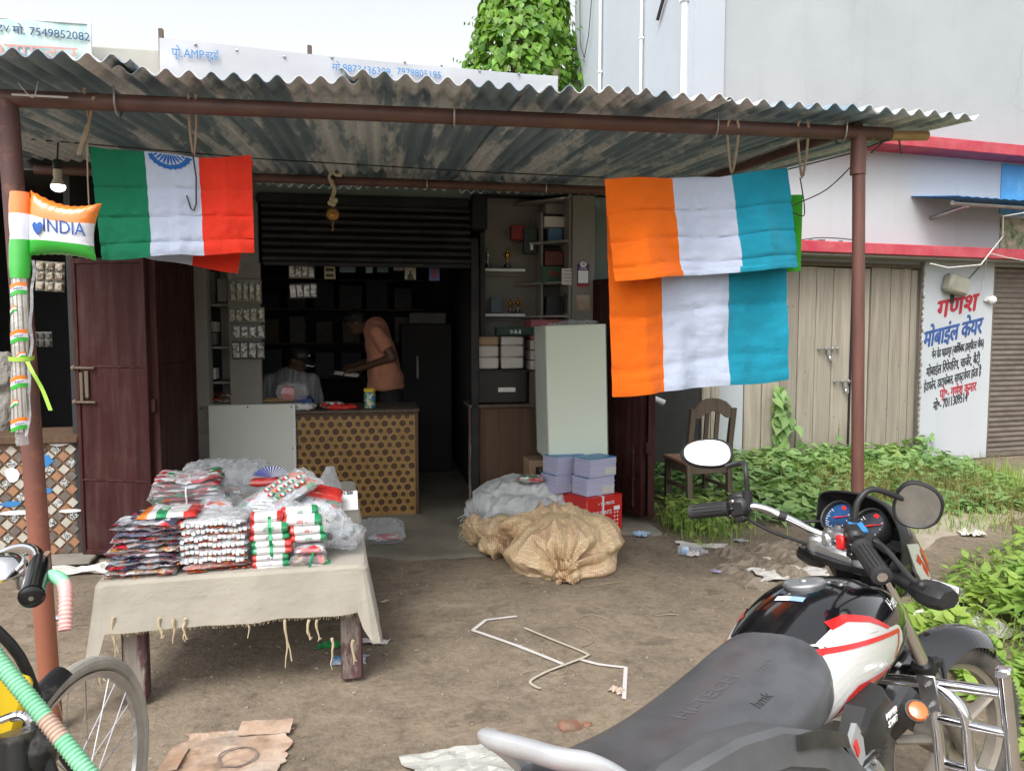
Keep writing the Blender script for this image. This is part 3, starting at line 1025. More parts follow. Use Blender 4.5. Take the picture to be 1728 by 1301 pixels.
def leaf_into(mb,src,p,out,size,r=rnd,tilt=.9):
 """place a leaf at p facing outward direction out, tip down"""
 n=Vector(out).normalized()
 n=(n+Vector((r.gauss(0,.35),r.gauss(0,.35),r.gauss(.25,.3)))).normalized()
 x=Vector((r.gauss(0,.5),r.gauss(0,.5),-tilt))
 x=(x-n*x.dot(n)).normalized()
 y=n.cross(x)
 m=Matrix((x,y,n)).transposed().to_4x4()
 m.translation=p
 mb.M=m@Matrix.Scale(size,4)
 mb.add(src.v,src.f)
 mb.M=Matrix.Identity(4)
 return m@Matrix.Scale(size,4)
vt_o=Vector((.15,11.3,0))
vt=thing('vine_covered_tree','tree trunk smothered in bright green heart shaped vine leaves behind the shop roof','tree',vt_o)
mb=MB(); mb.tube([(0,0,0),(.02,0,2),(-.03,.05,4),(.02,0,7.2)],[.22,.2,.18,.16],10)
mb.build('trunk',M['wood_dark'],vt)
r2=random.Random(5)
def vine_r(z,a):
 base=interp([(4.2,.76),(4.9,.84),(5.3,.86),(5.9,.72),(6.5,.54),(7.0,.34),(7.5,.1)],z)[0]
 return base*(1+.14*noise.noise(Vector((math.cos(a)*1.7,math.sin(a)*1.7,z*1.4)))+.06*noise.noise(Vector((math.cos(a)*5,math.sin(a)*5,z*4))))
cand=[]
for k in range(4200):
 z,a=r2.uniform(4.3,7.5),r2.uniform(0,2*math.pi)
 rr=vine_r(z,a)*r2.uniform(.86,1.06)
 cand.append((math.sin(a),z,a,rr))
front=[c for c in cand if math.sin(c[2])<-.15 and 5.1<c[1]<6.75]
r2.shuffle(front)
ind=set(id(c) for c in front[:300])
mass=MB()
for c in cand:
 _,z,a,rr=c
 p=Vector((math.cos(a)*rr,math.sin(a)*rr,z))
 out=Vector((math.cos(a),math.sin(a),.25))
 tmp=MB()
 sz=r2.uniform(.085,.145)
 if id(c) in ind:
  m_=leaf_into(tmp,MB(),p*1.0+out*.02,out,sz,r2)
  o=piece('leaf',leaf_me,vt)
  o.matrix_local=m_
 else:
  leaf_into(mass,leaf_mb,p,out,sz,r2)
for k in range(26):
 a=r2.uniform(math.pi*.95,math.pi*2.05)
 z=r2.uniform(5.0,6.8)
 rr=vine_r(z,a)
 p=Vector((math.cos(a)*rr,math.sin(a)*rr,z))
 d=Vector((math.cos(a),math.sin(a),r2.uniform(-.3,.7))).normalized()
 for i in range(4):
  p=p+d*.06
  leaf_into(mass,leaf_mb,p,d,r2.uniform(.04,.08),r2)
o=mass.build('leaf_mass',M['leaf_vine'],vt,sharp=0); o['kind']='stuff'
# ------------------------------------------------------------------ ground plants
cov_me,cov_mb=leaf_mesh('leaf',M['leaf_cover'],.5,.25)
weed_me,weed_mb=leaf_mesh('leaf',M['leaf_weed'],.55,.3,False)
r3=random.Random(9)
def put_leaf(mb,src,p,az,pitch,size,roll=0):
 m=Matrix.Translation(p)@Matrix.Rotation(az,4,'Z')@Matrix.Rotation(-pitch,4,'Y')@Matrix.Rotation(roll,4,'X')@Matrix.Scale(size,4)
 mb.M=m
 mb.add(src.v,src.f)
 mb.M=Matrix.Identity(4)
def blade(mb,p,az,h,w,bend):
 d=Vector((math.cos(az),math.sin(az),0))
 s_=Vector((-d.y,d.x,0))*w
 p1=p+Vector((0,0,h*.55))+d*bend*.35
 p2=p+Vector((0,0,h*(1-.35*min(1,bend/h))))+d*bend
 mb.add([p-s_,p+s_,p1+s_*.7,p1-s_*.7,p2],[(0,1,2,3),(3,2,4)])
mb=MB(); st=MB(); gb=MB(); gd=MB()
for k in range(5200):
 x,y=r3.uniform(1.35,4.9),r3.uniform(5.9,9.4)
 u,v,_=B.loc(Vector((x,y,0)))
 if v>-.05 or u>.1:
  continue
 d=min(1,(-v)/2.9)
 lim=2.25+.35*noise.noise(Vector((u*1.2,0,1)))
 if-v>lim:
  continue
 su,sv_,_=S.loc(Vector((x,y,0)))
 if su<2.5:
  continue
 hh=(.25*(1-.80*(-v/lim)**1.2)+.035)*(1+.45*noise.noise(Vector((x*1.9,y*1.9,4))))
 hh *= smooth((.35-u)/.9)
 if noise.noise(Vector((x*2.1,y*2.1,31)))<-.22 and-v>.5 and r3.random()<.8:
  continue
 if hh<.05 and r3.random()<.6:
  continue
 z=ground_h(x,y)+hh*r3.uniform(.35,1.0)
 dens=noise.noise(Vector((x*1.3,y*1.3,8)))
 if dens>.1 and r3.random()<.8:
  put_leaf(mb,cov_mb,Vector((x,y,z)),r3.uniform(0,6.28),r3.uniform(-.5,.5),r3.uniform(.075,.14),r3.uniform(-.4,.4))
 else:
  for q in range(2):
   put_leaf(mb,weed_mb,Vector((x,y,z)),r3.uniform(0,6.28),r3.uniform(-.3,.8),r3.uniform(.06,.13),r3.uniform(-.4,.4))
tag(mb.build('ground_cover',M['leaf_cover'],sharp=0),'low broad leaved creepers growing in front of the plank doors',None,None,'stuff')
for k in range(9000):
 x,y=r3.uniform(1.3,5.3),r3.uniform(5.6,8.9)
 u,v,_=B.loc(Vector((x,y,0)))
 if v>-.7 or v<-3.2-.3*noise.noise(Vector((x*2,y*2,3))) or u>.8 or u<-3.9:
  continue
 dry=noise.noise(Vector((x*1.1,y*1.1,12)))
 if v<-2.6 and r3.random()<.5:
  continue
 for q in range(2 if v>-2.2 else 1):
  blade(gd if dry>.05 or (v<-2.0 and dry>-.2) else gb,Vector((x+r3.gauss(0,.02),y,ground_h(x,y))),r3.uniform(0,6.28),r3.uniform(.05,.2)+(.16*r3.random() if v>-2.2 else 0),.0032,r3.uniform(.02,.14))
for k in range(900):
 c=S.w(2.62,-.80)
 x,y=c.x+r3.gauss(0,.22),c.y+r3.gauss(0,.26)
 if S.loc(Vector((x,y,0)))[0]<2.42:
  continue
 p=Vector((x,y,ground_h(x,y)))
 if r3.random()<.55:
  blade(gb,p,r3.uniform(0,6.28),r3.uniform(.08,.26),.004,r3.uniform(.02,.14))
 else:
  put_leaf(gb,weed_mb,p+Vector((0,0,r3.uniform(.03,.24))),r3.uniform(0,6.28),r3.uniform(-.2,.7),r3.uniform(.05,.10))
wb=MB()
def in_verge(x,y):
 xl=interp([(2.2,1.75),(2.9,2.02),(3.6,2.05),(4.3,2.32),(5.0,3.1),(5.8,4.1),(6.6,5.1),(7.4,6.1)],y)[0]+.10*noise.noise(Vector((x*3,y*3,6)))
 return x-xl
for k in range(15000):
 y=r3.uniform(2.1,7.4)
 x=r3.uniform(1.7,7.0)
 e=in_verge(x,y)
 if e<0 or e>2.4:
  continue
 h=(.06+.34*smooth(e/.9))*(.85+.5*noise.noise(Vector((x*1.5,y*1.5,2))))
 p=Vector((x,y,ground_h(x,y)))
 g=noise.noise(Vector((x*.9,y*.9,21)))+.5*(y-4.6)*.4-e*.5
 if g>-.25:
  blade(gb,p,r3.uniform(0,6.28),h*r3.uniform(.5,1.1),r3.uniform(.003,.0055),r3.uniform(.05,.25))
  if r3.random()<.25:
   put_leaf(wb,weed_mb,p+Vector((0,0,h*r3.uniform(.4,.9))),r3.uniform(0,6.28),r3.uniform(-.2,.9),r3.uniform(.05,.12),r3.uniform(-.5,.5))
 else:
  for q in range(4):
   put_leaf(wb,weed_mb,p+Vector((r3.gauss(0,.02),r3.gauss(0,.02),h*r3.uniform(.3,1.0))),r3.uniform(0,6.28),r3.uniform(-.3,.9),r3.uniform(.05,.115),r3.uniform(-.5,.5))
for k in range(260):
 y=r3.uniform(2.4,6.2); x=r3.uniform(1.5,4.4)
 e=in_verge(x,y)
 if-.35<e<.1:
  blade(gd,Vector((x,y,ground_h(x,y))),r3.uniform(0,6.28),r3.uniform(.04,.14),.003,r3.uniform(.03,.12))
tag(gb.build('grass',M['grass'],sharp=0),'green grass blades of the verge and the bank',None,None,'stuff')
tag(gd.build('dry_grass',M['grass_dry'],sharp=0),'yellowing dry grass at the edge of the path',None,None,'stuff')
tag(wb.build('weeds',M['leaf_weed'],sharp=0),'lush narrow leaved weeds on the right hand verge',None,None,'stuff')
def creeper(label,base_px,path_px,n,sz,seed):
 r_=random.Random(seed)
 pts=[B.w(*(lambda q:(q[0],-.05,q[1]))(B.at(px,py,-.05))) for px,py in path_px]
 o=Vector((pts[0].x,pts[0].y,0))
 t=thing('climbing_creeper',label,'plant',o,0,'creepers on the plank doors')
 sp_=[Vector(q)-o for q in spline([tuple(q) for q in pts],8)]
 mb=MB(); mb.tube(sp_,.006,5)
 mb.build('stem',M['stem'],t)
 for k in range(n):
  q=sp_[min(len(sp_)-1,int(r_.random()**1.3*len(sp_)))]
  f=1-(q.z/(sp_[-1].z+.01))*.6
  p=q+B.u*r_.gauss(0,.085*f)-B.v*r_.uniform(.01,.08)+Vector((0,0,r_.gauss(0,.04)))
  tmp=MB()
  m_=leaf_into(tmp,MB(),p,-B.v+Vector((0,0,.35)),r_.uniform(*sz)*(.7+.5*f),r_,1.2)
  l_=piece('leaf',cov_me,t)
  l_.matrix_local=m_
creeper('broad leaved creeper climbing highest up the plank door left of the steel post',None,[(1335,790),(1322,760),(1318,715),(1314,680),(1318,655)],52,(.10,.17),3)
creeper('short creeper shoot at the middle gap of the plank doors',None,[(1418,790),(1416,765),(1415,740),(1416,722)],18,(.08,.12),4)
creeper('low spreading creeper under the painted pillar',None,[(1520,790),(1535,768),(1550,750),(1560,742)],22,(.06,.1),5)
# ------------------------------------------------------------------ the shop building
shop=thing('shop_building','open fronted stationery shop with half raised dark shutter and folded maroon doors','building',S.o,S.a)
mb=MB()
bx(mb,-1.75,1.12,0,.18,2.62,3.45)
bx(mb,1.12,2.35,0,.18,2.74,3.45)
mb.build('lintel_wall',M['green_plaster'],shop)
mb=MB(); bx(mb,1.12,1.86,.42,.55,0,2.75)
mb.build('alcove_wall',M['plaster'],shop)
mb=MB(); bx(mb,-1.245,-1.135,-.03,.15,0,2.62,.006)
mb.build('door_post',M['plaster'],shop)
mb=MB(); bx(mb,1.86,2.06,-.02,.18,0,2.72,.006)
mb.build('pillar',M['plaster'],shop,label='grimy cream pillar with payment stickers')
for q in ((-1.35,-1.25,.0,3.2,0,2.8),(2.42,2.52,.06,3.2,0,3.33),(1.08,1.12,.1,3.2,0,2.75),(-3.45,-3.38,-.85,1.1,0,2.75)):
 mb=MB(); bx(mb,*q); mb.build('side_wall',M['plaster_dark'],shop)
mb=MB(); bx(mb,-.985,-.74,.06,.11,.9,2.62)
mb.build('side_panel',M['plaster'],shop)
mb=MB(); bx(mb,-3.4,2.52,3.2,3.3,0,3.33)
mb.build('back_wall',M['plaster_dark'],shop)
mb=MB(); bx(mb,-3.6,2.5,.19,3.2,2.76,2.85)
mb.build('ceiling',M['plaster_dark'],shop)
mb=MB(); bx(mb,-3.6,2.6,.19,3.4,3.34,3.46,.01)
mb.build('roof',M['concrete'],shop)
mb=MB(); bx(mb,-3.2,-1.0,0.22,.34,3.46,3.80,.012)
mb.build('parapet',M['moss_wall'],shop)
mb=MB(); bx(mb,2.06,2.38,.05,.12,2.0,2.72)
mb.build('transom_wall',M['green_plaster'],shop)
mb=MB(); bx(mb,.98,1.05,-.02,.08,0,2.34,.006)
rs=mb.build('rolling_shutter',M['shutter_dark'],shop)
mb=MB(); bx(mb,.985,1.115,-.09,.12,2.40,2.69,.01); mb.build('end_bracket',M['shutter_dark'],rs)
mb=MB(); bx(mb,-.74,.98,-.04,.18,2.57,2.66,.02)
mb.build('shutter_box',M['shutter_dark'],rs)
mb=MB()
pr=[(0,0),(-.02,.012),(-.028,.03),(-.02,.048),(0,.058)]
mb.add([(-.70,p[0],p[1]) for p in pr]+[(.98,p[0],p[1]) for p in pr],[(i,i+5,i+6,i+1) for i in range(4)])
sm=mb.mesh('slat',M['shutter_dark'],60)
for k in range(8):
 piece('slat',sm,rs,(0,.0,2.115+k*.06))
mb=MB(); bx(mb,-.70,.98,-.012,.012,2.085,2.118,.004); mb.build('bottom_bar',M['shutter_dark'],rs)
mb=MB(); bx(mb,2.08,2.36,.02,.05,1.35,2.0); win=mb.build('window',M['green_plaster'],shop)
mb=MB()
for z in (1.4,1.6,1.8,1.99):
 mb.tube([(2.07,.0,z),(2.36,.0,z)],.009,6)
for u in (2.08,2.20,2.35):
 mb.tube([(u,.0,1.35),(u,.0,2.0)],.012,6)
mb.build('window_bars',M['wire'],win)
def leafdoor(p0,p1,z0,z1,name,label=None,thick=.035,bars=(.55,1.32),m='maroon'):
 """a sheet steel door leaf between two ground points of the shop frame"""
 a,b=Vector((*p0,0)),Vector((*p1,0))
 d=(b-a)
 L=d.length
 d.normalize()
 n=Vector((-d.y,d.x,0))
 mb=MB()
 def rib(s,t):
  q=a+d*(s*L)
  off=.004*(1 if math.sin(s*L/.055*math.pi)>0 else-1)*.5
  return Vector((q.x,q.y,0))+n*(-thick/2+off)+Vector((0,0,lerp(z0,z1,t)))
 mb.grid(rib,40,2)
 mb.box((a+d*(L/2)+Vector((0,0,(z0+z1)/2))),(L,thick*.6,z1-z0),Matrix((d,n,Vector((0,0,1)))).transposed())
 o=mb.build(name,M[m],shop,label=label,sharp=20)
 mb=MB()
 rm=Matrix((d,n,Vector((0,0,1)))).transposed()
 for s in (0.012,L-.012):
  mb.box(a+d*s+Vector((0,0,(z0+z1)/2)),(.03,thick+.02,z1-z0+.004),rm,0,.004)
 for z in (z0+.02,z1-.02):
  mb.box(a+d*(L/2)+Vector((0,0,z)),(L-.03,thick+.014,.035),rm,0,.004)
 for z in bars:
  mb.box(a+d*(L/2)+Vector((0,0,z)),(L-.03,thick+.01,.016),rm,0,.003)
 mb.build('frame',M[m],o)
 return o,a,d,n
o,a,d,n=leafdoor((-1.79,-.85),(-1.29,-1.02),.03,2.04,'door_leaf','left maroon sheet steel door leaf with bolt')
mb=MB()
q=a-n*.035
for z in (1.31,1.08):
 mb.tube([q+d*-.01+Vector((0,0,z)),q+d*.15+Vector((0,0,z))],.008,6)
mb.ball(q+d*-.005-n*.0+Vector((0,0,1.31)),.018); mb.ball(q+d*-.005+Vector((0,0,1.08)),.018)
mb.box(q+d*.05+Vector((0,0,1.18)),(.02,.012,.2),None,0,.003); mb.box(q+d*.09+Vector((0,0,1.2)),(.025,.014,.18),None,0,.003)
mb.build('bolt',M['wood_dark'],o)
o,a,d,n=leafdoor((-1.265,-1.0),(-1.25,-.02),.03,2.10,'door_leaf','folded maroon door leaf beside the grey counter panel')
mb=MB(); mb.box((-1.275,-1.0,1.06),(.03,.05,.09),None,0,.004); mb.build('hinge',M['maroon'],o)
o,a,d,n=leafdoor((2.07,-.02),(2.31,-.62),.05,2.0,'door_leaf','right hand maroon door leaf swung open towards the yard',bars=(.35,1.2))
mb=MB()
q=a+d*.56-n*.035
mb.tube([q+Vector((0,0,.12)),q+Vector((0,0,.62))],.009,6)
for z in (.15,.36,.58):
 mb.box(q+Vector((0,0,z)),(.03,.03,.03),None,0,.003)
mb.build('bolt',M['maroon'],o)
o,a,d,n=leafdoor((2.36,-.66),(2.40,-.02),.05,2.0,'door_leaf','outer maroon door leaf folded back against the alley')
mb=MB(); mb.box((2.335,-.65,.62),(.04,.04,.10),None,0,.004); mb.build('hinge',M['maroon'],o)
mb=MB(); mb.tube([(2.52,.62,.96),(2.72,.60,.96),(2.95,.58,.86)],.03,10); mb.build('stub_pipe',M['white_paint'],shop)
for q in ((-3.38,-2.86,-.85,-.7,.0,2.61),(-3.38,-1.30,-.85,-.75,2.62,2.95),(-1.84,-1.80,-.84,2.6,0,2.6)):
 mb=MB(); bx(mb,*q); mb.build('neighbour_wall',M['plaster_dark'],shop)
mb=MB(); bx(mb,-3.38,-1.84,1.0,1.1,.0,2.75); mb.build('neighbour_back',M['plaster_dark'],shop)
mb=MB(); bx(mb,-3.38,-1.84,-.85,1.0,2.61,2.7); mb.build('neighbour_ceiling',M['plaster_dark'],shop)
cnt=MB(); bx(cnt,-2.86,-1.80,-.83,-.45,0,.80)
ctr=cnt.build('tiled_counter',M['concrete'],shop)
mb=MB(); bx(mb,-2.86,-1.80,-.88,-.42,.80,.86,.008); mb.build('counter_top',M['wood_counter'],ctr)
mb=MB(); bx(mb,-2.9,-1.70,-1.02,-.83,.0,.035,.01); mb.build('plinth',M['concrete'],ctr)
t_cols=[mat('cream tile',(.50,.47,.41),(.42,.39,.33),18,.3),mat('terracotta tile',(.36,.19,.11),(.30,.16,.09),18,.35),
mat('slate tile',(.12,.10,.09),(.17,.15,.13),18,.35),None]
tt=NT('curl patterned tile'); tt.sset('Roughness',.3)
vo=tt.n.new('ShaderNodeTexVoronoi'); vo.inputs['Scale'].default_value=55
tt.l.new(tt.co,vo.inputs['Vector'])
tt.color(tt.ramp(vo.outputs['Distance'],[(.28,(.55,.55,.52,1)),(.34,(.05,.06,.07,1)),(.5,(.05,.06,.07,1)),(.58,(.5,.5,.48,1))]))
t_cols[3]=tt.m
mb=MB(); bx(mb,-2.86,-1.80,-.838,-.83,.04,.80); mb.build('tile_bed',mat('brown tile border',(.10,.055,.03),(.2,.12,.07),30,.4),ctr)
dm=[]
pitch=.0915
for m_ in t_cols:
 mb=MB()
 h=pitch*.385
 oct_=[(-h,0),(-h*.45,-h*.55),(0,-h),(h*.45,-h*.55),(h,0),(h*.45,h*.55),(0,h),(-h*.45,h*.55)]
 mb.prism(oct_,.008,rot=Matrix.Rotation(R(90),3,'X'))
 dm.append(mb.mesh('tile',m_,30))
r4=random.Random(2)
for i in range(23):
 for j in range(17):
  if (i+j)%2:
   continue
  u,z=-2.85+.03+i*pitch/2,.07+j*pitch/2
  if z>.78 or u>-1.83:
   continue
  k=(i // 1+(j-i) // 2*2)%4 if False else ((i+j) // 2+(i%2)*2+((j-i) // 2)*0)%4
  piece('tile',dm[k],ctr,(u,-.838,z))
for k,(px,py,w_,h_,m_) in enumerate(((75,778,.12,.10,'sign_blue'),(70,828,.16,.05,'sign_blue'),(35,865,.3,.035,'white'),(118,862,.16,.028,'white'),(100,747,.18,.05,'white'),(20,800,.10,.12,'white'),(20,850,.13,.05,'sign_blue'))):
 u,z=S.at(px,py,-.85)
 mb=MB()
 pts=[(math.cos(a_)*w_/2*r4.uniform(.75,1.05),math.sin(a_)*h_/2*r4.uniform(.7,1.05)) for a_ in [i*.55 for i in range(11)]]
 mb.prism(pts,.002,(u,-.8475-k*.0006,z),Matrix.Rotation(R(90),3,'X'))
 mb.build('poster_scrap',M[m_],ctr)
ct=thing('shop_counter','shop counter faced with golden brown discs and a plain grey panel','counter',S.o,S.a)
mb=MB(); bx(mb,-.46,.525,.0,.60,0.0,.875,.004); mb.build('body',M['honey'],ct)
mb=MB(); bx(mb,-.47,.54,-.03,.62,.877,.905,.006); mb.build('worktop',M['wood_dark'],ct)
mb=MB(); bx(mb,.505,.53,-.022,.0,0,.875,.003); bx(mb,-.46,.505,-.018,.0,.855,.875,.003); mb.build('trim',M['wood_counter'],ct)
mb=MB(); bx(mb,-1.24,-.468,-.03,.60,.03,.965,.006); pn=mb.build('grey_panel',M['laminate'],ct)
mb=MB()
for u,z in ((-1.2,.94),(-.84,.945),(-.50,.94),(-.49,.6),(-.49,.3)):
 mb.lathe([(.007,0),(.006,.004)],(u,-.03,z),'Y',8,rot=Matrix.Rotation(R(90),3,'X'))
mb.build('screws',M['black'],pn)
mb=MB(); bx(mb,-.487,-.470,-.036,-.03,.03,.963,.002); mb.build('edge_strip',M['white_paint'],pn)
ring_me,ring_me2=[],[]
for rr in (.026,.034):
 mb=MB()
 n_=18
 ro,ri=rr*1.0,rr*.84
 rot=Matrix.Rotation(R(90),3,'X')
 vv=[rot@Vector((math.cos(2*math.pi*i/n_)*q,math.sin(2*math.pi*i/n_)*q,zz)) for q,zz in ((ro,0),(ro,.004),(ri,.004),(ri,.001)) for i in range(n_)]
 fs=[(k*n_+i,k*n_+(i+1)%n_,(k+1)*n_+(i+1)%n_,(k+1)*n_+i) for k in range(3) for i in range(n_)]
 fs.append(tuple(3*n_+i for i in range(n_)))
 mb.add(vv,fs,[0]*(3*n_)+[1])
 ring_me.append(mb.mesh('disc',[M['honey_ring'],M['honey_dot']],40))
row=0
z=.845
while z>.03:
 u=-.445+(.036 if row%2 else 0)
 c_=0
 while u<.49:
  if z-.03>0:
   piece('disc',ring_me[(c_+row // 2)%2],ct,(u,-.001,z))
  u+=.0735; c_+=1
 z -= .0605; row+=1
rc=thing('wooden_counter','plain brown wooden side counter under the black trunk','counter',S.o,S.a)
mb=MB(); bx(mb,1.0,1.62,.02,.40,0,.90,.004); mb.build('body',M['wood_counter'],rc)
mb=MB(); bx(mb,.96,1.64,-.02,.42,.902,.93,.005); mb.build('worktop',M['wood_dark'],rc)
mb=MB(); bx(mb,.962,.998,-.01,.04,0,.90,.003); mb.build('corner_post',M['wood_leg'],rc)
# ------------------------------------------------------------------ tin awning
aw=thing('tin_awning','rusty corrugated tin awning on brown pipe posts over the shop front','awning',S.o,S.a)
def roof_z(v):
 return 2.500+(v+3.2)*.072
r5=random.Random(4)
sheets=[(-2.05,-1.22),(-1.30,-.62),(-.70,.16),(.09,.88),(.80,1.62),(1.55,2.36),(2.28,2.80)]
for k,(u0,u1) in enumerate(sheets):
 e0=-3.43+r5.uniform(-.045,.045)+(.05 if k<1 else 0)
 e1=-.004
 dz=(k%2)*.012+(.02 if k==0 else 0)
 sag=r5.uniform(.0,.012)
 tw=r5.uniform(-.01,.012)
 nn=int((u1-u0)/.0775*12)
 mb=MB()
 def f(s,t,u0=u0,u1=u1,e0=e0,e1=e1,dz=dz,sag=sag,tw=tw):
  u=lerp(u0,u1,s)
  v=lerp(e0+tw*math.sin(s*5)*2,e1,t)
  z=roof_z(v)+dz+.0145*math.sin(2*math.pi*u/.0775)+.012*noise.noise(Vector((u*1.3,v*.8,3)))
  if t<.08:
   z -= (sag+.012*noise.noise(Vector((u*3.1,2,8))))*(1-t/.08)
  return Vector((u,v,z))
 mb.sheet(f,nn,14,.0025)
 mb.build('roof_sheet',M['tin'],aw,sharp=60)
mb=MB(); mb.tube([(-1.95,-3.2,2.405),(2.515,-3.2,2.445)],.031,14); mb.build('front_beam',M['pipe_brown'],aw)
mb=MB(); mb.tube([(-2.0,-.85,2.615),(2.2,-.85,2.605)],.032,12); mb.build('rear_beam',M['pipe_brown'],aw)
mb=MB(); mb.tube([(2.36,-3.195,2.47),(2.42,-.85,2.62)],.026,10); mb.build('side_beam',M['pipe_brown'],aw)
mb=MB(); mb.tube([(2.42,-3.2,2.435),(2.71,-3.195,2.449)],[.024,.022],8); mb.build('bamboo_end',M['bamboo'],aw)
u,_=S.at(40,650,-3.2)
mb=MB()
ptop,pbot=Vector((S.at(10,130,-3.2)[0],-3.2,2.40)),Vector((-1.068,-3.2,-.05))
mb.tube([pbot,pbot.lerp(ptop,.5),ptop],.037,18); mb.build('post',M['post'],aw,label='near left awning post, rusting orange towards the ground')
ub,ut=S.at(1455,830,-3.2)[0],S.at(1449,250,-3.2)[0]
mb=MB(); mb.tube([(ub+.003,-3.2,-.05),(ut,-3.2,2.42)],.028,16)
mb.tube([(ut,-3.2,2.26),(ut,-3.2,2.445)],.034,16)
mb.build('post',M['post_plain'],aw,label='right awning post of maroon brown pipe')
hk=MB(); hk.tube(spline([(0,-.045,.05),(0,-.043,-.01),(0,-.02,-.045),(0,.02,-.045),(0,.04,-.02)],4),.004,6)
hook_me=hk.mesh('roof_hook',M['steel'])
for px in (200,765,1205,1420):
 uu=S.at(px,190,-3.2)[0]
 piece('roof_hook',hook_me,aw,(uu,-3.2,2.405+.04*(uu+1.95)/4.46))
for px in (720,920):
 uu=S.at(px,300,-.85)[0]
 piece('roof_hook',hook_me,aw,(uu,-.85,2.61))
def P(px,py,v):
 u,z=S.at(px,py,v)
 return S.w(u,v,z)
mb=MB(); mb.tube([P(1500,235,-3.22),P(1440,258,-3.1),P(1330,286,-3.0)],.0035,5)
mb.tube(spline([tuple(P(1449,268,-3.15)),tuple(P(1395,320,-3.05)),tuple(P(1335,350,-3.0)),tuple(P(1355,365,-3.0)),tuple(P(1357,345,-3.0)),tuple(P(1350,300,-3.0))],5),.003,5)
mb.tube(spline([tuple(P(1470,258,-3.2)),tuple(P(1500,232,-3.2)),tuple(P(1515,232,-3.2)),tuple(P(1521,260,-3.2))],5),.004,5)
tag(mb.build('tie_wire',M['wire']),'thin dark wire trailing from the right post to the teal edge of the flag','wire')
for (x,x2,yb,w_) in ((1348,1362,300,'right'),(1229,1244,292,'left')):
 mb=MB()
 p0,p1=P(x,205,-3.16),P(x2,205,-3.16)
 mb.tube(spline([tuple(P(x+2,203,-3.24)),tuple(P(x-2,225,-3.2)),tuple(P(x+6,yb,-3.0)),tuple(P(x2+2,228,-3.2)),tuple(P(x2,203,-3.24))],6),.006,6)
 tag(mb.build('hanging_string',M['twine']),'brown string loop over the beam above the saffron flag, the %s of two'%w_,'string')
mb=MB()
mb.tube(spline([tuple(P(142,150,-3.24)),tuple(P(150,200,-3.1)),tuple(P(158,165,-3.24))],6),.006,6)
mb.tube(spline([tuple(P(157,172,-3.2)),tuple(P(148,215,-3.05)),tuple(P(133,262,-3.0))],5),[.006]*5+[.010]*6,6)
tag(mb.build('hanging_string',M['twine']),'frayed brown string over the beam at the green end of the left flag','string')
mb=MB(); mb.tube([P(147,240,-3.02),P(148,300,-3.0),P(150,345,-3.0)],.003,5)
tag(mb.build('thin_string',M['twine']),'thin string dangling at the green edge of the left flag','string')
mb=MB(); mb.tube(spline([tuple(P(318,160,-3.24)),tuple(P(320,215,-3.1)),tuple(P(327,262,-3.0)),tuple(P(331,215,-3.1)),tuple(P(330,160,-3.24))],6),.005,6)
tag(mb.build('hanging_string',M['twine']),'brown string loop over the beam at the white stripe of the left flag','string')
mb=MB(); mb.tube([P(325,258,-3.03),P(331,300,-3.03),P(331,345,-3.03),P(327,356,-3.03),P(322,352,-3.03),P(315,330,-3.03)],.003,6)
tag(mb.build('wire_hook',M['wire']),'bent wire hook hanging over the white stripe of the left flag','hook')
mb=MB(); mb.tube([P(-10,230,-1.6),P(430,268,-1.6),P(800,290,-1.6),P(1020,300,-1.6)],.004,5)
tag(mb.build('washing_line',M['wire']),'thin line stretched across under the awning','line')
mb=MB(); mb.tube([P(20,160,-3.26),P(115,165,-3.26)],.004,5); mb.tube(spline([tuple(P(30,140,-3.25)),tuple(P(55,165,-3.27)),tuple(P(64,138,-3.25))],5),.002,4)
tag(mb.build('cane_stick',M['wire_white']),'pale thin stick tied to the left end of the front beam','stick')
# ------------------------------------------------------------------ name boards on the roof
bn=thing('name_banner','white flex banner with blue lettering standing on the roof edge','banner',S.o,S.a)
vb=.12
q=lambda px,py:S.at(px,py,vb)
tl,tr,bl_,br_=(-1.461,3.859),(1.758,3.745),(-1.45,3.45),(1.76,3.43)
mb=MB()
def fb(s,t):
 z0,z1=lerp(bl_[1],br_[1],s),lerp(tl[1],tr[1],s)
 u=lerp(tl[0],tr[0],s)
 return Vector((u,vb+.02*noise.noise(Vector((s*5,t*1.5,2))),lerp(z0,z1,t)-(.018*math.sin(math.pi*min(1,s*1.0)) if t>.9 else 0)))
mb.sheet(fb,60,8,.004)
sheet_=mb.build('banner_sheet',M['banner'],bn)
mb=MB()
for px,py in ((270,60),(522,88),(940,128)):
 u,z=q(px,py)
 mb.box((u,vb+.03,z-.12),(.035,.035,.36),None,0,.004)
mb.tube([(tl[0],vb+.03,tl[1]-.02),(tr[0],vb+.03,tr[1]-.02)],.012,6)
mb.build('frame',M['wood_dark'],bn)
mb=MB()
for px,py in ((330,74),(400,84),(480,95),(560,96),(683,104),(745,110),(809,119),(875,124)):
 u,z=q(px,py); mb.ball((u,vb-.012,z-.01),.012,6,4)
mb.build('eyelets',M['steel'],bn)
u,z=q(301,93); letter('प्ो.',.10,M['sign_blue'],bn,(u,vb-.034,z),.8,slope=-.03)
u,z=q(329,95); letter('AMP',.095,M['sign_blue'],bn,(u,vb-.034,z),.82,slope=-.03)
u,z=q(359,98); letter('ब्दसॅ',.09,M['sign_blue'],bn,(u,vb-.034,z),.62,slope=-.03)
u,z=q(612,121); letter('मो.8873436309,',.082,M['sign_blue'],bn,(u,vb-.034,z),.95,slope=-.035)
u,z=q(707,127); letter('7979805195',.078,M['sign_blue'],bn,(u,vb-.034,z),.95,slope=-.035)
b2=thing('shop_banner','pale teal flex banner with a telephone number at the left roof edge','banner',S.o,S.a)
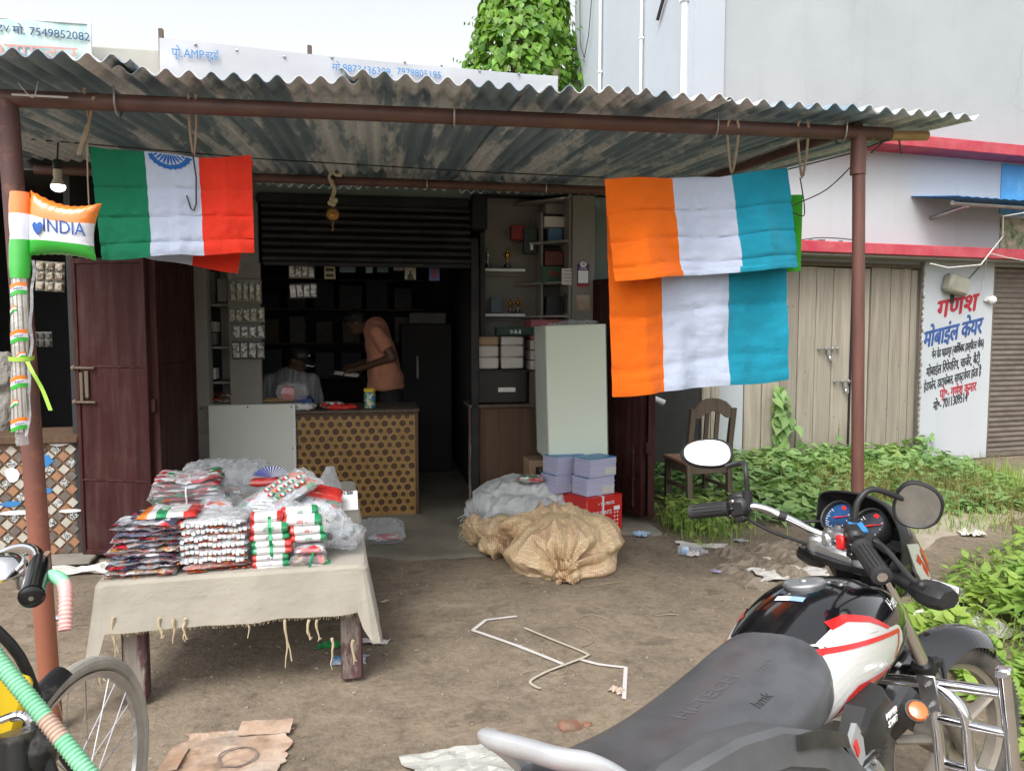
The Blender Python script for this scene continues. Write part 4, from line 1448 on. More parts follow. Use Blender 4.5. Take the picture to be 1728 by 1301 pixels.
mb=MB(); mb.sheet(lambda s,t:Vector((lerp(-2.9,-1.944,s),.05+.008*math.sin(s*9),lerp(3.3,3.905-.0*s,t))),20,4,.006)
mb.build('banner_sheet',M['banner_teal'],b2)
mb=MB(); bx(mb,-2.9,-1.935,.04,.065,3.895,3.915,.003); bx(mb,-1.95,-1.93,.04,.065,3.3,3.91,.003); mb.build('frame',M['white_paint'],b2)
u,z=S.at(82,57,.03); letter('मो. 7549852082',.085,M['navy'],b2,(u+.02,.03,z),1.0,slope=-.04)
u,z=S.at(5,49,.03); letter('ZV',.07,M['navy'],b2,(u,.03,z),1.0,slope=-.04)
u,z=S.at(60,88,.03); letter('भाण्डार',.2,M['banner_pink'],b2,(u,.028,z-.02),1.0,bold=0)
# ------------------------------------------------------------------ flags under the awning
def flag_fn(frame_pts,fold,seed,v0,dv=0.0):
 """cloth hanging between four (u, z) corners tl, tr, bl, br of the shop frame at depth v0"""
 tl,tr,bl,br=frame_pts
 def f(s,t):
  top=(lerp(tl[0],tr[0],s),lerp(tl[1],tr[1],s))
  bot=(lerp(bl[0],br[0],s),lerp(bl[1],br[1],s))
  u,z=lerp(top[0],bot[0],t),lerp(top[1],bot[1],t)
  w_=1.3*fold*(noise.noise(Vector((s*3.2,t*.7,seed)))*(.35+.9*t)+.35*noise.noise(Vector((s*9,t*3.2,seed+3)))*t)+.005*noise.noise(Vector((s*22,t*15,seed+5)))+.003*noise.noise(Vector((s*14,t*40,seed+8)))
  for c_,a_ in ((.34,.009),(.62,.010),(.87,.008)):
   w_+=a_*math.exp(-((t-c_-.012*math.sin(s*6+seed))/.018)**2)
  for c_ in (.18,.52,.83):
   w_ -= .004*math.exp(-((s-c_)/.014)**2)
  z+=.008*noise.noise(Vector((s*4,1,seed)))*t-(.018*math.sin(math.pi*s)+.006*math.sin(s*9.4+seed))*(1-t)
  z+=.010*noise.noise(Vector((s*3,4,seed)))*(t>.9)
  return S.w(u,v0+dv*t+w_,z)
 return f
def uvz(px,py,v):
 return S.at(px,py,v)
def stripes(a,b,i0,i1,i2):
 return lambda s,t:i0 if s<a else (i1 if s<b else i2)
v0=-3.0
lf=thing('tricolour_flag','green white and red cotton flag with blue wheel hung at the left','flag')
front=flag_fn((uvz(150,245,v0),uvz(424,264,v0),uvz(178,440,v0),uvz(431,428,v0)),.035,1.0,v0,-.04)
mb=MB()
mb.sheet(front,66,40,.002,stripes(.33,.67,0,1,2))
ff=mb.build('front_flap',[M['c_green'],M['c_white'],M['c_red']],lf)
hem=MB()
hem.sheet(lambda s,t:front(.045+.955*s,.868+.135*t)-S.v*(.010+.006*math.sin(t*3.1)),50,5,.003,stripes(.30,.655,0,1,2))
hem.build('hem',[M['c_green'],M['c_white'],M['c_red']],ff)
mb=MB()
backf=flag_fn((uvz(150,247,v0),uvz(424,266,v0),uvz(165,420,v0),uvz(395,459,v0)),.02,4.0,v0+.05,.03)
mb.sheet(backf,40,20,.002,stripes(.30,.64,0,1,2))
mb.build('back_flap',[M['c_green'],M['c_white'],M['c_red']],lf)
cu,cz=.487,-.045
W_,H_=.62,.45
def on_cloth(x,y,f=front,lift=.0035):
 s,t=cu+x/W_,cz-y/H_
 return f(s,max(t,.004))-S.v*lift
mb=MB()
def arc(r0,r1,a0,a1,n):
 mb.add([on_cloth(r_*math.cos(lerp(a0,a1,i/n)),r_*math.sin(lerp(a0,a1,i/n))) for r_ in (r0,r1) for i in range(n+1)],
 [(i,i+1,n+2+i,n+1+i) for i in range(n)])
aa=math.asin(.020/.088)+.12
arc(.070,.088,math.pi+aa-.0,2*math.pi-aa,26)
for k in range(1,13):
 a=math.pi+k*math.pi/13
 c_,s_=math.cos(a),math.sin(a)
 r0=max(.016,.024/max(.05,-s_))
 if r0>.06:
  continue
 w_=.0042
 n_=4
 pts=[]
 for i in range(n_+1):
  rr=lerp(r0,.071,i/n_)
  ww=w_*math.sin(math.pi*min(1,.12+.8*i/n_))
  pts.append((rr*c_-s_*ww,rr*s_+c_*ww,rr*c_+s_*ww,rr*s_-c_*ww))
 mb.add([on_cloth(p[0],p[1]) for p in pts]+[on_cloth(p[2],p[3]) for p in pts],[(i,i+1,n_+2+i,n_+1+i) for i in range(n_)])
 mb.add([on_cloth((.086+.004)*math.cos(a+.11)+.003*math.cos(b),(.09)*math.sin(a+.11)+.003*math.sin(b)) for b in [i*math.pi/3 for i in range(6)]],[tuple(range(6))])
mb.build('wheel_print',M['c_blue'],ff)
rf=thing('saffron_flag','large saffron white and teal cotton flag folded over a string at the right','flag')
bk=flag_fn((uvz(1021,302,v0+.03),uvz(1325,287,v0+.03),uvz(1041,671,v0+.03),uvz(1335,640,v0+.03)),.05,7.0,v0+.03,.05)
mb=MB(); mb.sheet(bk,66,60,.002,stripes(.285,.66,0,1,2)); mb.build('back_flap',[M['c_orange'],M['c_white'],M['c_teal']],rf)
fr=flag_fn((uvz(1020,302,v0),uvz(1329,285,v0),uvz(1031,476,v0),uvz(1341,452,v0)),.05,9.0,v0,-.05)
mb=MB(); mb.sheet(fr,66,40,.002,stripes(.37,.675,0,1,2)); mb.build('front_flap',[M['c_orange'],M['c_white'],M['c_teal']],rf)
for f_,a_,b_,o in ((bk,.285,.66,rf.children[0]),(fr,.37,.675,rf.children[1])):
 mb=MB(); mb.sheet(lambda s,t:f_(s,.945+.058*t)-S.v*(.004+.003*math.sin(t*3.1)),60,3,.002,stripes(a_,b_,0,1,2)); mb.build('hem',[M['c_orange'],M['c_white'],M['c_teal']],o)
mb=MB()
mb.sheet(lambda s,t:S.w(lerp(*(uvz(1290,400,v0+.1)[0],uvz(1349,400,v0+.1)[0]),s),v0+.1+.02*math.sin(s*5),lerp(uvz(1340,330,v0+.1)[1],uvz(1340,462-4*s,v0+.1)[1],t)),10,10,.002)
mb.build('inner_flap',M['c_bright'],rf,label='bright green corner showing behind the teal stripe')
# ------------------------------------------------------------------ inflatable flag on the left post
vi=-3.37
fl=thing('inflatable_flag','shiny inflatable tricolour flag on a silver sleeve strapped to the left post','balloon',S.w(-1.04,vi,0),S.a)
U0=-1.04
def lz(px,py,v=vi):
 u,z=S.at(px,py,v)
 return u-U0,z
tl,tr,bl,br=lz(52,322),lz(172,343),lz(50,432),lz(163,440)
mid_t,mid_b=lz(100,352),lz(105,425)
def pillow(s,t,sgn,d=.045):
 a,b=2*s-1,2*t-1
 e=max(0,(1-a**4))**.5*max(0,(1-b**4))**.5
 u=lerp(lerp(tl[0],tr[0],s),lerp(bl[0],br[0],s),t)
 z=lerp(lerp(tl[1],tr[1],s),lerp(bl[1],br[1],s),t)
 z+=(-.030*math.sin(math.pi*s))*(1-t)+.012*math.sin(math.pi*s)*t
 u+=-.018*math.sin(math.pi*t)*s
 wr=.0018*math.sin(s*60+b*4)*(abs(b)**5)+.0015*math.sin(t*50)*(abs(a)**5)
 return Vector((u,sgn*(d*e+wr*.7),z+wr))
mb=MB()
st3=lambda s,t:0 if t<.36 else (1 if t<.76 else 2)
mb.grid(lambda s,t:pillow(s,t,-1),40,33,st3,flip=True)
mb.grid(lambda s,t:pillow(s,t,1),40,33,st3)
bal=mb.build('balloon',[M['f_orange'],M['f_white'],M['f_green']],fl)
def on_pillow(co,lift=.0035):
 u,z=co.x,co.z
 s=min(.98,max(.02,(u-tl[0])/(tr[0]-tl[0])))
 zt,zb=pillow(s,0,-1,0).z,pillow(s,1,-1,0).z
 t=min(.98,max(.02,(z-zt)/(zb-zt)))
 return Vector((u,pillow(s,t,-1).y-lift+(co.y)*.4,z))
cu_,cz_=lz(116,388)
letter('INDIA',.066,M['f_blue'],bal,(0,0,0),.78,fn=lambda c:on_pillow(Vector((c.x+cu_+.001,c.y,c.z+cz_+.11*-c.x))),extr=.001)
hu,hz=lz(73,386)
letter('I',.07,M['f_blue'],bal,(0,0,0),.9,fn=lambda c:on_pillow(Vector((c.x+hu-.027,c.y,c.z+hz))),extr=.001)
mb=MB()
hp=[(a*1.15,b*1.15) for a,b in [(0,-.024),(-.012,-.009),(-.0165,.006),(-.013,.015),(-.006,.0165),(0,.010),(.006,.0165),(.013,.015),(.0165,.006),(.012,-.009)]]
mb.prism(hp,.002,(0,0,0),Matrix.Rotation(R(90),3,'X'))
mb.v=[on_pillow(Vector((p.x+hu,p.y,p.z+hz-.002)),.010) for p in mb.v]
mb.build('heart',M['f_blue'],bal)
def tubular(mb,u,zt,zb,r,n=20,k=12,mi=0,squash=.8,u2=None,ripple=0.0):
 mb.grid(lambda s,t:Vector((lerp(u,u2 if u2 is not None else u,t)+math.cos(2*math.pi*s)*r*(1-.12*math.cos(t*6.28)**8)+ripple*math.sin(t*40+s*9),math.sin(2*math.pi*s)*r*squash,lerp(zt,zb,t))),n,k,mi,cu=True)
u_p,z_p=lz(34,325); _,z_e=lz(34,470); u_b,z_b=lz(35,728)
mb=MB(); tubular(mb,u_p,z_p,z_e,.036,20,20,lambda s,t:0 if t<.25 else (1 if t<.56 else 2),.8,lz(34,470)[0])
mb.add([Vector((u_p+math.cos(a)*.034 ,math.sin(a)*.026,z_p+.0)) for a in [i*.3142 for i in range(20)]]+[Vector((u_p,0,z_p+.006))],[(i,(i+1)%20,20) for i in range(20)])
mb.build('upper_pole',[M['f_orange'],M['f_white'],M['f_green']],fl)
ts=NT('silver striped sleeve'); ts.sset('Roughness',.22); ts.sset('Metallic',.55); ts.sset('Coat Weight',1.0)
wv=ts.n.new('ShaderNodeTexWave'); wv.wave_type='BANDS'; wv.bands_direction='X'
wv.inputs['Scale'].default_value=22; wv.inputs['Distortion'].default_value=1.5; wv.inputs['Detail'].default_value=2
ts.l.new(ts.scaled((1,1,.12),True),wv.inputs['Vector'])
ts.color(ts.ramp(wv.outputs['Fac'],[(.2,(.30,.29,.27,1)),(.5,(.8,.8,.8,1)),(.8,(.62,.60,.55,1))]))
ts.bump(ts.noise(30,3),.3,.006)
mb=MB(); tubular(mb,lz(34,470)[0],z_e,z_b,.031,18,30,0,.8,u_b,.001)
slv=mb.build('silver_sleeve',ts.m,fl)
mb=MB(); tubular(mb,u_b+.002,z_b,z_b-.05,.022,14,4,0,.8,u_b+.004); mb.build('end_cap',M['clear'],fl)
mb=MB(); mb.sheet(lambda s,t:Vector((lerp(lz(62,440)[0],lz(53,735)[0],t)-.012+.010*s+.003*math.sin(t*30),-.012+.006*math.sin(t*17),lerp(lz(62,440)[1],lz(53,735)[1],t))),3,24,.001); mb.build('wrapper_edge',M['clear'],fl)
def mini_flag(px,py,w_,h_):
 u,z=lz(px,py)
 mb=MB()
 tt_=(z_e-z)/(z_e-z_b)
 uc=lerp(lz(34,470)[0],u_b,tt_)
 def f(s,t):
  x=u+(s-.5)*w_-uc
  x=max(-.0305,min(.0305,x))
  y=-.8*math.sqrt(max(0,.031**2-x*x))-.0025
  return Vector((uc+x,y,z+(.5-t)*h_+.004*math.sin((s-.3)*5)+.010*(s-.5)))
 mb.grid(f,8,6,lambda s,t:0 if t<.33 else (1 if t<.67 else 2),flip=True)
 mb.build('printed_flag',[M['f_orange'],M['f_white'],M['f_green']],slv)
 if w_>.05:
  letter('I ♥ INDIA'.replace('♥','•'),.013,M['navy'],slv,(0,0,0),.9,fn=lambda c:Vector((c.x+u,-.0285+c.y*.3-.8*0,c.z+z+.002+.18*c.x)),extr=.0006)
for px,py in ((33,489),(34,568),(35,645),(36,715)):
 mini_flag(px,py,.060,.042)
for px,py in ((27,523),(40,600),(29,680)):
 mini_flag(px,py,.028,.020)
mb=MB()
u_,z_=lz(36,604)
mb.grid(lambda s,t:Vector((u_+math.cos(6.283*s)*.041,math.sin(6.283*s)*.034,z_+(t-.5)*.016+.004*math.sin(6.283*s))),16,1,0,cu=True)
q0,q1,q2,q3=lz(52,610),lz(66,628),lz(80,655),lz(96,690)
rb=spline([(q0[0],-.03,q0[1]),(q1[0],-.05,q1[1]),(q2[0],-.045,q2[1]),(q3[0],-.055,q3[1])],6)
mb.sheet(lambda s,t:Vector(rb[min(len(rb)-1,int(round(t*(len(rb)-1))))])+Vector(((s-.5)*.012,.004*s,0)),2,len(rb)-1,.001)
mb.build('lime_ribbon',mat('lime ribbon',(.34,.55,.06),None,rough=.4),fl)
# ------------------------------------------------------------------ bulb and charm
u,z=S.at(98,312,-2.4)
t=thing('light_bulb','lit white bulb hanging from the awning above the inflatable flag','bulb',S.w(u,-2.4,z),S.a)
mb=MB(); mb.lathe([(.012,.075),(.018,.07),(.02,.045),(.017,.03),(.022,.02),(.031,-.002)],n=16); mb.build('bulb_body',mat('bulb ceramic',(.5,.46,.36),None,rough=.4),t)
em=bpy.data.materials.new('lit bulb'); em.use_nodes=True
em.node_tree.nodes['Principled BSDF'].inputs['Emission Color'].default_value=(1,.98,.94,1)
em.node_tree.nodes['Principled BSDF'].inputs['Emission Strength'].default_value=2.2
mb=MB(); mb.lathe([(.031,-.003),(.032,-.012),(.027,-.024),(.014,-.032),(.002,-.034)],n=16); mb.build('bulb_dome',em,t)
mb=MB(); mb.lathe([(.016,.115),(.02,.11),(.02,.076),(.014,.072)],n=12); mb.tube([(0,0,.11),(.004,.01,.2)],.004,5); mb.build('holder',M['black'],t)
u,z=S.at(562,292,-.85)
t=thing('hanging_charm','golden sun charm with knotted white cloth hanging from the rear pipe','charm',S.w(u,-.87,z),S.a)
def ld(px,py):
 a,b=S.at(px,py,-.87)
 return (a-u,b-z)
mb=MB()
for pts in ([(562,292),(556,300),(560,312),(566,322),(562,335)],[(562,292),(570,298),(578,290),(574,300)],[(560,305),(564,320),(560,338)]):
 mb.tube(spline([(ld(*p)[0],-.03,ld(*p)[1]) for p in pts],5),.011,6)
for p in ((561,338),(558,344),(563,346),(566,340)):
 mb.ball((ld(*p)[0],-.035,ld(*p)[1]),.020,8,6)
mb.build('knotted_cloth',mat('garland cloth',(.5,.46,.3),(.6,.57,.42),30,.9,bump=.4),t)
a,b=ld(562,363)
gm=mat('gilt metal',(.42,.20,.05),(.55,.3,.1),20,.35,.8)
mb=MB(); mb.lathe([(.030,-.006),(.034,0),(.030,.006)],(a,-.035,b),'Y',18)
mb.lathe([(.016,-.002),(.018,.008),(.004,.013)],(a,-.037,b),'Y',12,rot=Matrix.Rotation(R(90),3,'X'))
for k in range(18):
 an=k*math.pi/9
 rm=Matrix.Rotation(-an,3,'Y')
 mb.add([Vector((a,-.035,b))+rm@Vector(p) for p in ((.033,-.003,-.0055),(.033,-.003,.0055),(.033,.004,0),(.050,0,0))],[(0,1,3),(1,2,3),(2,0,3)])
mb.build('gilt_sun',gm,t)
for k in range(4):
 mb=MB(); mb.ball((a+.002*(-1)**k,-.035,b-.062-k*.016),.007,8,6); mb.build('bead',gm,t)
mb=MB(); mb.tube([(ld(562,345)[0],-.035,ld(562,345)[1]),(a,-.035,b-.12)],.002,4); mb.build('thread',M['wire'],t)
# ------------------------------------------------------------------ table with its cloth
TA=S.a+R(3.5)
T0=on_ground(163,985,.53)
T0.z=0
TB=Frame(T0,TA)
TW,TD,TH_=1.07,1.88,.53
tb=thing('low_table','low wooden cot table on worn maroon legs in front of the shop','table',T0,TA)
for (x,y) in ((.12,.07),(TW-.06,.07),(.10,TD-.1),(TW-.08,TD-.1)):
 mb=MB(); mb.box((x,y,.25),(.095,.075,.50),None,0,.008); mb.build('leg',M['wood_leg'],tb)
mb=MB(); mb.box((TW/2,TD/2,TH_-.03),(TW-.02,TD-.02,.04),None,0,.006); mb.build('tabletop',M['wood_dark'],tb)
mb=MB(); mb.box((TW/2,.06,TH_-.085),(TW-.1,.03,.07),None,0,.004); mb.box((TW/2,TD-.06,TH_-.085),(TW-.1,.03,.07),None,0,.004); mb.build('apron_rail',M['wood_leg'],tb)
cl=thing('table_cloth','cream cotton cloth with a frayed hem over the low table','tablecloth',T0,TA)
rc_=.035
per=[]
def corner(cx,cy,a0):
 for i in range(7):
  a=a0+i/6*math.pi/2
  per.append((cx+rc_*math.cos(a),cy+rc_*math.sin(a),math.cos(a),math.sin(a),1-abs(i-3)/3))
def edge(p,q,nx,ny,n):
 for i in range(1,n):
  t_=i/n
  per.append((lerp(p[0],q[0],t_),lerp(p[1],q[1],t_),nx,ny,0))
corner(rc_,rc_,math.pi); edge((rc_,0),(TW-rc_,0),0,-1,44)
corner(TW-rc_,rc_,1.5*math.pi); edge((TW,rc_),(TW,TD-rc_),1,0,44)
corner(TW-rc_,TD-rc_,0); edge((TW-rc_,TD),(rc_,TD),0,1,24)
corner(rc_,TD-rc_,math.pi/2); edge((0,TD-rc_),(0,rc_),-1,0,44)
nP=len(per)
def drop(i):
 x,y,nx,ny,c_=per[i]
 base=.185
 if ny<-.5 or c_>0:
  base=.195+.006*noise.noise(Vector((x*9,0,1)))
 if nx>.5:
  base=.20+.1*smooth((.5-y)/.5)
 if nx<-.5:
  base=.20+.16*smooth((.45-y)/.45)
 if c_>0 and y<.2:
  base=lerp(base,.36 if x<.5 else .33,c_**.6)
 return base
def skirt(i,t):
 x,y,nx,ny,c_=per[i%nP]
 d=drop(i%nP)
 s_=t*d
 fl_=.012+.03*t+(.045*t*c_ if y<.3 else .02*t*c_)+.012*t*noise.noise(Vector((x*6,y*6,2)))
 if ny<-.5:
  fl_+=.006*math.sin(x*15)*t
 if nx>.5 and y<.55:
  fl_+=.022*t*smooth((.55-y)/.55)
 rise=.004*(1-t)
 return Vector((x+nx*fl_,y+ny*fl_,TH_+.006+rise-.004-s_-.006*(1-math.exp(-t*6))))
mb=MB()
nT=16
top=[Vector((p[0],p[1],TH_+.004)) for p in per]
verts=[]
c0=Vector((TW/2,TD/2,0))
LV=10
for l in range(LV):
 k_=1-l/LV
 for i in range(nP):
  x,y=lerp(TW/2,per[i][0],k_),lerp(TD/2,per[i][1],k_)
  verts.append(Vector((x,y,TH_+.004+.004*noise.noise(Vector((x*5,y*5,9)))*(1 if l else 0))))
verts.append(Vector((TW/2,TD/2,TH_+.004)))
fs=[]
for l in range(LV-1):
 for i in range(nP):
  j=(i+1)%nP
  fs.append((l*nP+i,l*nP+j,(l+1)*nP+j,(l+1)*nP+i))
fs+=[((LV-1)*nP+i,(LV-1)*nP+(i+1)%nP,len(verts)-1) for i in range(nP)]
o_=len(verts)
for k in range(1,nT+1):
 for i in range(nP):
  verts.append(skirt(i,k/nT))
for i in range(nP):
 j=(i+1)%nP
 fs.append((j,i,o_+i,o_+j))
 for k in range(nT-1):
  fs.append((o_+k*nP+j,o_+k*nP+i,o_+(k+1)*nP+i,o_+(k+1)*nP+j))
mb.add(verts,fs)
clo=mb.build('cloth',M['table_cloth'],cl,sharp=0)
sol=clo.modifiers.new('thickness','SOLIDIFY'); sol.thickness=.002; sol.offset=-1
r6=random.Random(8)
for px,py,L in ((168,1120,.10),(190,1050,.16),(270,1052,.075),(292,1052,.095),(310,1052,.09),(418,1052,.075),(482,1054,.20),(520,1054,.08),(535,1054,.085),(560,1085,.13),(596,1088,.10)):
 u,z=TB.at(px,py,-.045)
 pts=[(u+r6.gauss(0,.0025)+.004*math.sin(k*1.3+u*40),-.040+r6.gauss(0,.002),z+.02-(L+.01)*k/5) for k in range(6)]
 mb=MB(); mb.tube(spline(pts,3),[.007-.00035*i for i in range(16)],6)
 if r6.random()<.7:
  mb.tube([pts[2],(pts[2][0]+.012,pts[2][1],pts[2][2]-.05),(pts[2][0]+.018,pts[2][1],pts[2][2]-L*.5)],.003,5)
 mb.build('fringe_knot',M['tassel'],cl)
mb=MB()
for k in range(150):
 u=.05+k*(TW-.1)/150
 i=min(range(nP),key=lambda q:abs(per[q][0]-u)+(0 if per[q][3]<-.5 else 9))
 p=skirt(i,1.0)
 mb.tube([(u,p.y,p.z+.003),(u+r6.gauss(0,.004),p.y-.002,p.z-r6.uniform(.003,.014))],.0008,3)
o=mb.build('frayed_threads',M['tassel'],cl); o['kind']='stuff'
# ------------------------------------------------------------------ goods on the table
def print_mat(name,cols,scale,coat=1.0,rough=.3,stretch=(1,1,1),base=None):
 """crinkled printed wrapping: cells of flat colour under glossy film"""
 t=NT(name)
 t.sset('Roughness',rough); t.sset('Coat Weight',coat); t.sset('Coat Roughness',.1)
 nn=t.n.new('ShaderNodeTexNoise'); nn.inputs['Scale'].default_value=scale*.7
 t.l.new(t.co,nn.inputs['Vector'])
 ad=t.n.new('ShaderNodeVectorMath'); ad.operation='MULTIPLY_ADD'
 t.l.new(nn.outputs['Color'],ad.inputs[0]); ad.inputs[1].default_value=(.03,.03,.03); t.l.new(t.scaled(stretch),ad.inputs[2])
 vo=t.n.new('ShaderNodeTexVoronoi'); vo.inputs['Scale'].default_value=scale
 t.l.new(ad.outputs[0],vo.inputs['Vector'])
 sp=t.n.new('ShaderNodeSeparateColor'); t.l.new(vo.outputs['Color'],sp.inputs[0])
 k=len(cols)
 c=t.ramp(sp.outputs[0],[(i/k,col) for i,col in enumerate(cols)],'CONSTANT')
 t.color(c)
 t.bump(t.noise(38,4,.6,None,1.5),.7,.01)
 return t.m
NAVY,SIL,WHT,RD,OR,GR,GOLD=(.02,.025,.06,1),(.42,.42,.45,1),(.66,.66,.68,1),(.5,.02,.03,1),(.7,.13,.02,1),(.02,.22,.08,1),(.5,.25,.05,1)
M['pk_navy']=print_mat('navy printed packet',[NAVY,SIL,(.10,.10,.16,1),NAVY,RD,(.25,.25,.28,1),(.05,.05,.09,1),WHT],26,stretch=(.6,1,1.6))
M['pk_tan']=print_mat('tan printed packet',[(.3,.2,.1,1),RD,WHT,GOLD,(.12,.05,.05,1),(.4,.33,.25,1)],32)
M['pk_tricol']=print_mat('tricolour printed packet',[WHT,OR,WHT,GR,RD,WHT,(.45,.42,.42,1)],24,stretch=(.7,1,1.4))
M['pk_pink']=print_mat('pink and white packet',[WHT,(.5,.12,.14,1),(.55,.35,.35,1),WHT,GR,RD],30,stretch=(.5,1,2))
M['pk_fringe']=print_mat('red gold fringe',[RD,GOLD,OR,(.25,.02,.02,1)],120,.4)
M['pk_grey']=print_mat('grey clear packet',[(.40,.40,.40,1),(.5,.49,.47,1),(.3,.28,.26,1),WHT],40)
M['film_green']=mat('green film',(.02,.26,.10),None,rough=.25,coat=1.0,bump=.35,bscale=50,bdist=.006)
M['film_red']=mat('red film',(.62,.045,.03),(.52,.03,.03),20,.25,coat=1.0,bump=.35,bscale=50,bdist=.006)
M['film_white']=mat('white film',(.66,.66,.66),None,rough=.25,coat=1.0,bump=.35,bscale=50,bdist=.006)
M['green_strap']=mat('green strap',(.01,.32,.12),None,rough=.35)
def packet(mb,w,d,h,seed,wr=.006,mi=0,nu=22,nv=16,pinch=.55):
 """a crinkled flat packet, base at z = 0, centred in x and y"""
 def f(s,t,top):
  a,b=2*s-1,2*t-1
  e=(max(0,1-abs(a)**5)*max(0,1-abs(b)**5))**pinch
  edge=1+.05*noise.noise(Vector((a*2.5+seed,b*2.5,seed)))
  x,y=a*w/2*edge,b*d/2*edge
  zc=h*.5+wr*1.2*noise.noise(Vector((x*24,y*24,seed)))*(1-e)
  n1=noise.noise(Vector((x*30,y*30,seed+2)))+.6*abs(noise.noise(Vector((x*70,y*70,seed+7))))
  z=zc+(h*.5*e+wr*n1*(.4+.6*e))*(1 if top else-1)*(1 if top else .8)
  return Vector((x,y,max(z,-.002)))
 mb.grid(lambda s,t:f(s,t,True),nu,nv,mi)
 mb.grid(lambda s,t:f(s,t,False),nu,nv,mi,flip=True)
 return mb
ORD=['bottom','second','third','fourth','fifth','sixth','seventh','eighth','ninth','tenth','eleventh','twelfth']
def tz(px,py,v):
 return TB.at(px,py,v)
r7=random.Random(21)
TOP=TH_+.010
u0,_=tz(176,975,.03); u1,_=tz(302,975,.03)
n_=10
hh=.0225
for k in range(n_):
 w_=(u1-u0)*(1.0-.012*k)*r7.uniform(.96,1.03)
 c=((u0+u1)/2+.012*k*.35+r7.gauss(0,.006),.03+.115+r7.gauss(0,.006),TOP+k*hh)
 lab='crinkled %s packet, %s of the front left stack on the table'%('navy and silver' if k not in (0,4) else 'tan and red',('lowest' if k==0 else 'topmost' if k==n_-1 else ORD[k]+' from below'))
 t=thing('printed_packet',lab,'packet',TB.w(*c),TA+r7.gauss(0,.09),'flat packets in the front left stack')
 mb=MB(); packet(mb,w_,.24,hh*1.25,k*3.7,.010)
 mb.build('wrapper',M['pk_navy'] if k not in (0,4) else M['pk_tan'],t,sharp=0)
 mb=MB()
 for q in range(16):
  x=r7.uniform(-w_/2,w_/2)
  mb.tube([(x,-.118,.004),(x+r7.gauss(0,.006),-.124-r7.random()*.005,r7.uniform(-.004,.010))],.0016,3)
 o=mb.build('fringe',M['pk_fringe'],t); o['kind']='stuff'
 if k%2==0:
  mb=MB(); packet(mb,w_*1.04,.25,hh*1.3,k*3.7+1,.010,pinch=.7)
  mb.build('clear_bag',M['clear_thin'],t,sharp=0)
u0,_=tz(304,970,.03); u1,_=tz(417,970,.03)
n_=7
hh=.031
for k in range(n_):
 w_=(u1-u0)*r7.uniform(.97,1.02)
 c=((u0+u1)/2+r7.gauss(0,.005),.03+.12+r7.gauss(0,.004),TOP+k*hh)
 lab='clear packet with white cubes, %s of the second stack'%('lowest' if k==0 else 'topmost' if k==n_-1 else ORD[k]+' from below')
 t=thing('bead_packet',lab,'packet',TB.w(*c),TA+r7.gauss(0,.07),'bead packets in the second stack')
 mb=MB(); packet(mb,w_,.24,hh*1.05,k*5.1+2,.008)
 mb.build('wrapper',M['pk_grey'] if k else M['pk_fringe'],t,sharp=0)
 if k:
  mb=MB()
  x=-w_/2+.012
  while x<w_/2-.01:
   if abs(x)>.006:
    mb.box((x,-.118+.006*noise.noise(Vector((x*20,k,1))),hh*.55+.007*noise.noise(Vector((x*14,k*3,2)))+.003*r7.gauss(0,1)),(.0155,.0155,.0155),Matrix.Rotation(r7.gauss(0,.3),3,'Z')@Matrix.Rotation(r7.gauss(0,.25),3,'Y'),0,.0015)
   x+=.0185
  o=mb.build('white_cubes',M['white'],t); o['kind']='stuff'
 mb=MB()
 for q in range(14):
  x=r7.uniform(-w_/2,w_/2)
  mb.box((x,-.112,r7.uniform(.0,.006)),(.012,.02,.003),Matrix.Rotation(r7.gauss(0,.4),3,'Z'))
 o=mb.build('fringe',M['pk_fringe'],t); o['kind']='stuff'
 mb=MB(); packet(mb,w_*1.03,.262,hh*1.35,k*2.9,.008,pinch=.75); mb.build('clear_bag',M['clear_thin'],t,sharp=0)
def roll(label,px0,px1,pyt,pyb,v,cols,group,text=None,tcol='film_green',fat=1.15,tilt=0.0):
 """a flattened roll in glossy film: bands of colour along its length"""
 (ua,z),(ub,_)=tz(px0,(pyt+pyb)/2,v),tz(px1,(pyt+pyb)/2,v)
 h=tz(px0,pyt,v)[1]-tz(px0,pyb,v)[1]
 L=ub-ua
 t=thing('flag_roll',label,'packet',TB.w((ua+ub)/2,v+.04,z),(0,tilt,TA+r7.gauss(0,.04)),group)
 names={'R':'film_red','W':'film_white','G':'film_green'}
 mb=MB()
 prof=[(-.5,.25),(-.485,.62),(-.45,.86),(-.36,.98),(-.2,1),(0,1.0),(.2,1),(.36,.98),(.45,.86),(.485,.62),(.5,.22)]
 prof=spline(prof,3)
 sd=r7.random()*50
 rings=[]
 for x,r_ in prof:
  ring=[]
  for j in range(18):
   a=2*math.pi*j/18
   wv_=1+.07*noise.noise(Vector((x*7,math.cos(a)*1.5+sd,math.sin(a)*1.5)))
   ring.append(Vector((x*L,math.cos(a)*r_*wv_*h*.5*fat*1.7,math.sin(a)*r_*wv_*h*.5*fat)))
  rings.append(ring)
 ws={'a':(.30,.68),'b':(.22,.78)}['a']
 mb.loft(rings,lambda s,q:0 if s<ws[0] else (1 if s<ws[1] else 2))
 o=mb.build('roll_film',[M[names[c]] for c in cols],t,sharp=0)
 if text:
  letter(text,h*.62,M[tcol],t,(-.0*L,0,0),.8,fn=lambda c:Vector((c.x,-h*.5*fat*1.7*math.sqrt(max(.02,1-(c.z/(h*.56))**2))*1.0-.004+c.y*.3,c.z)),extr=.0005)
 return t
Y=lambda zy:780+zy/6.196
X=lambda zx:400+zx/6.196
g3,g4='film wrapped rolls in the third stack','film wrapped rolls in the fourth stack'
roll('red and green roll with a chakra on top, uppermost of the third stack',X(130),X(480),Y(545),Y(650),.06,'RWR',g3)
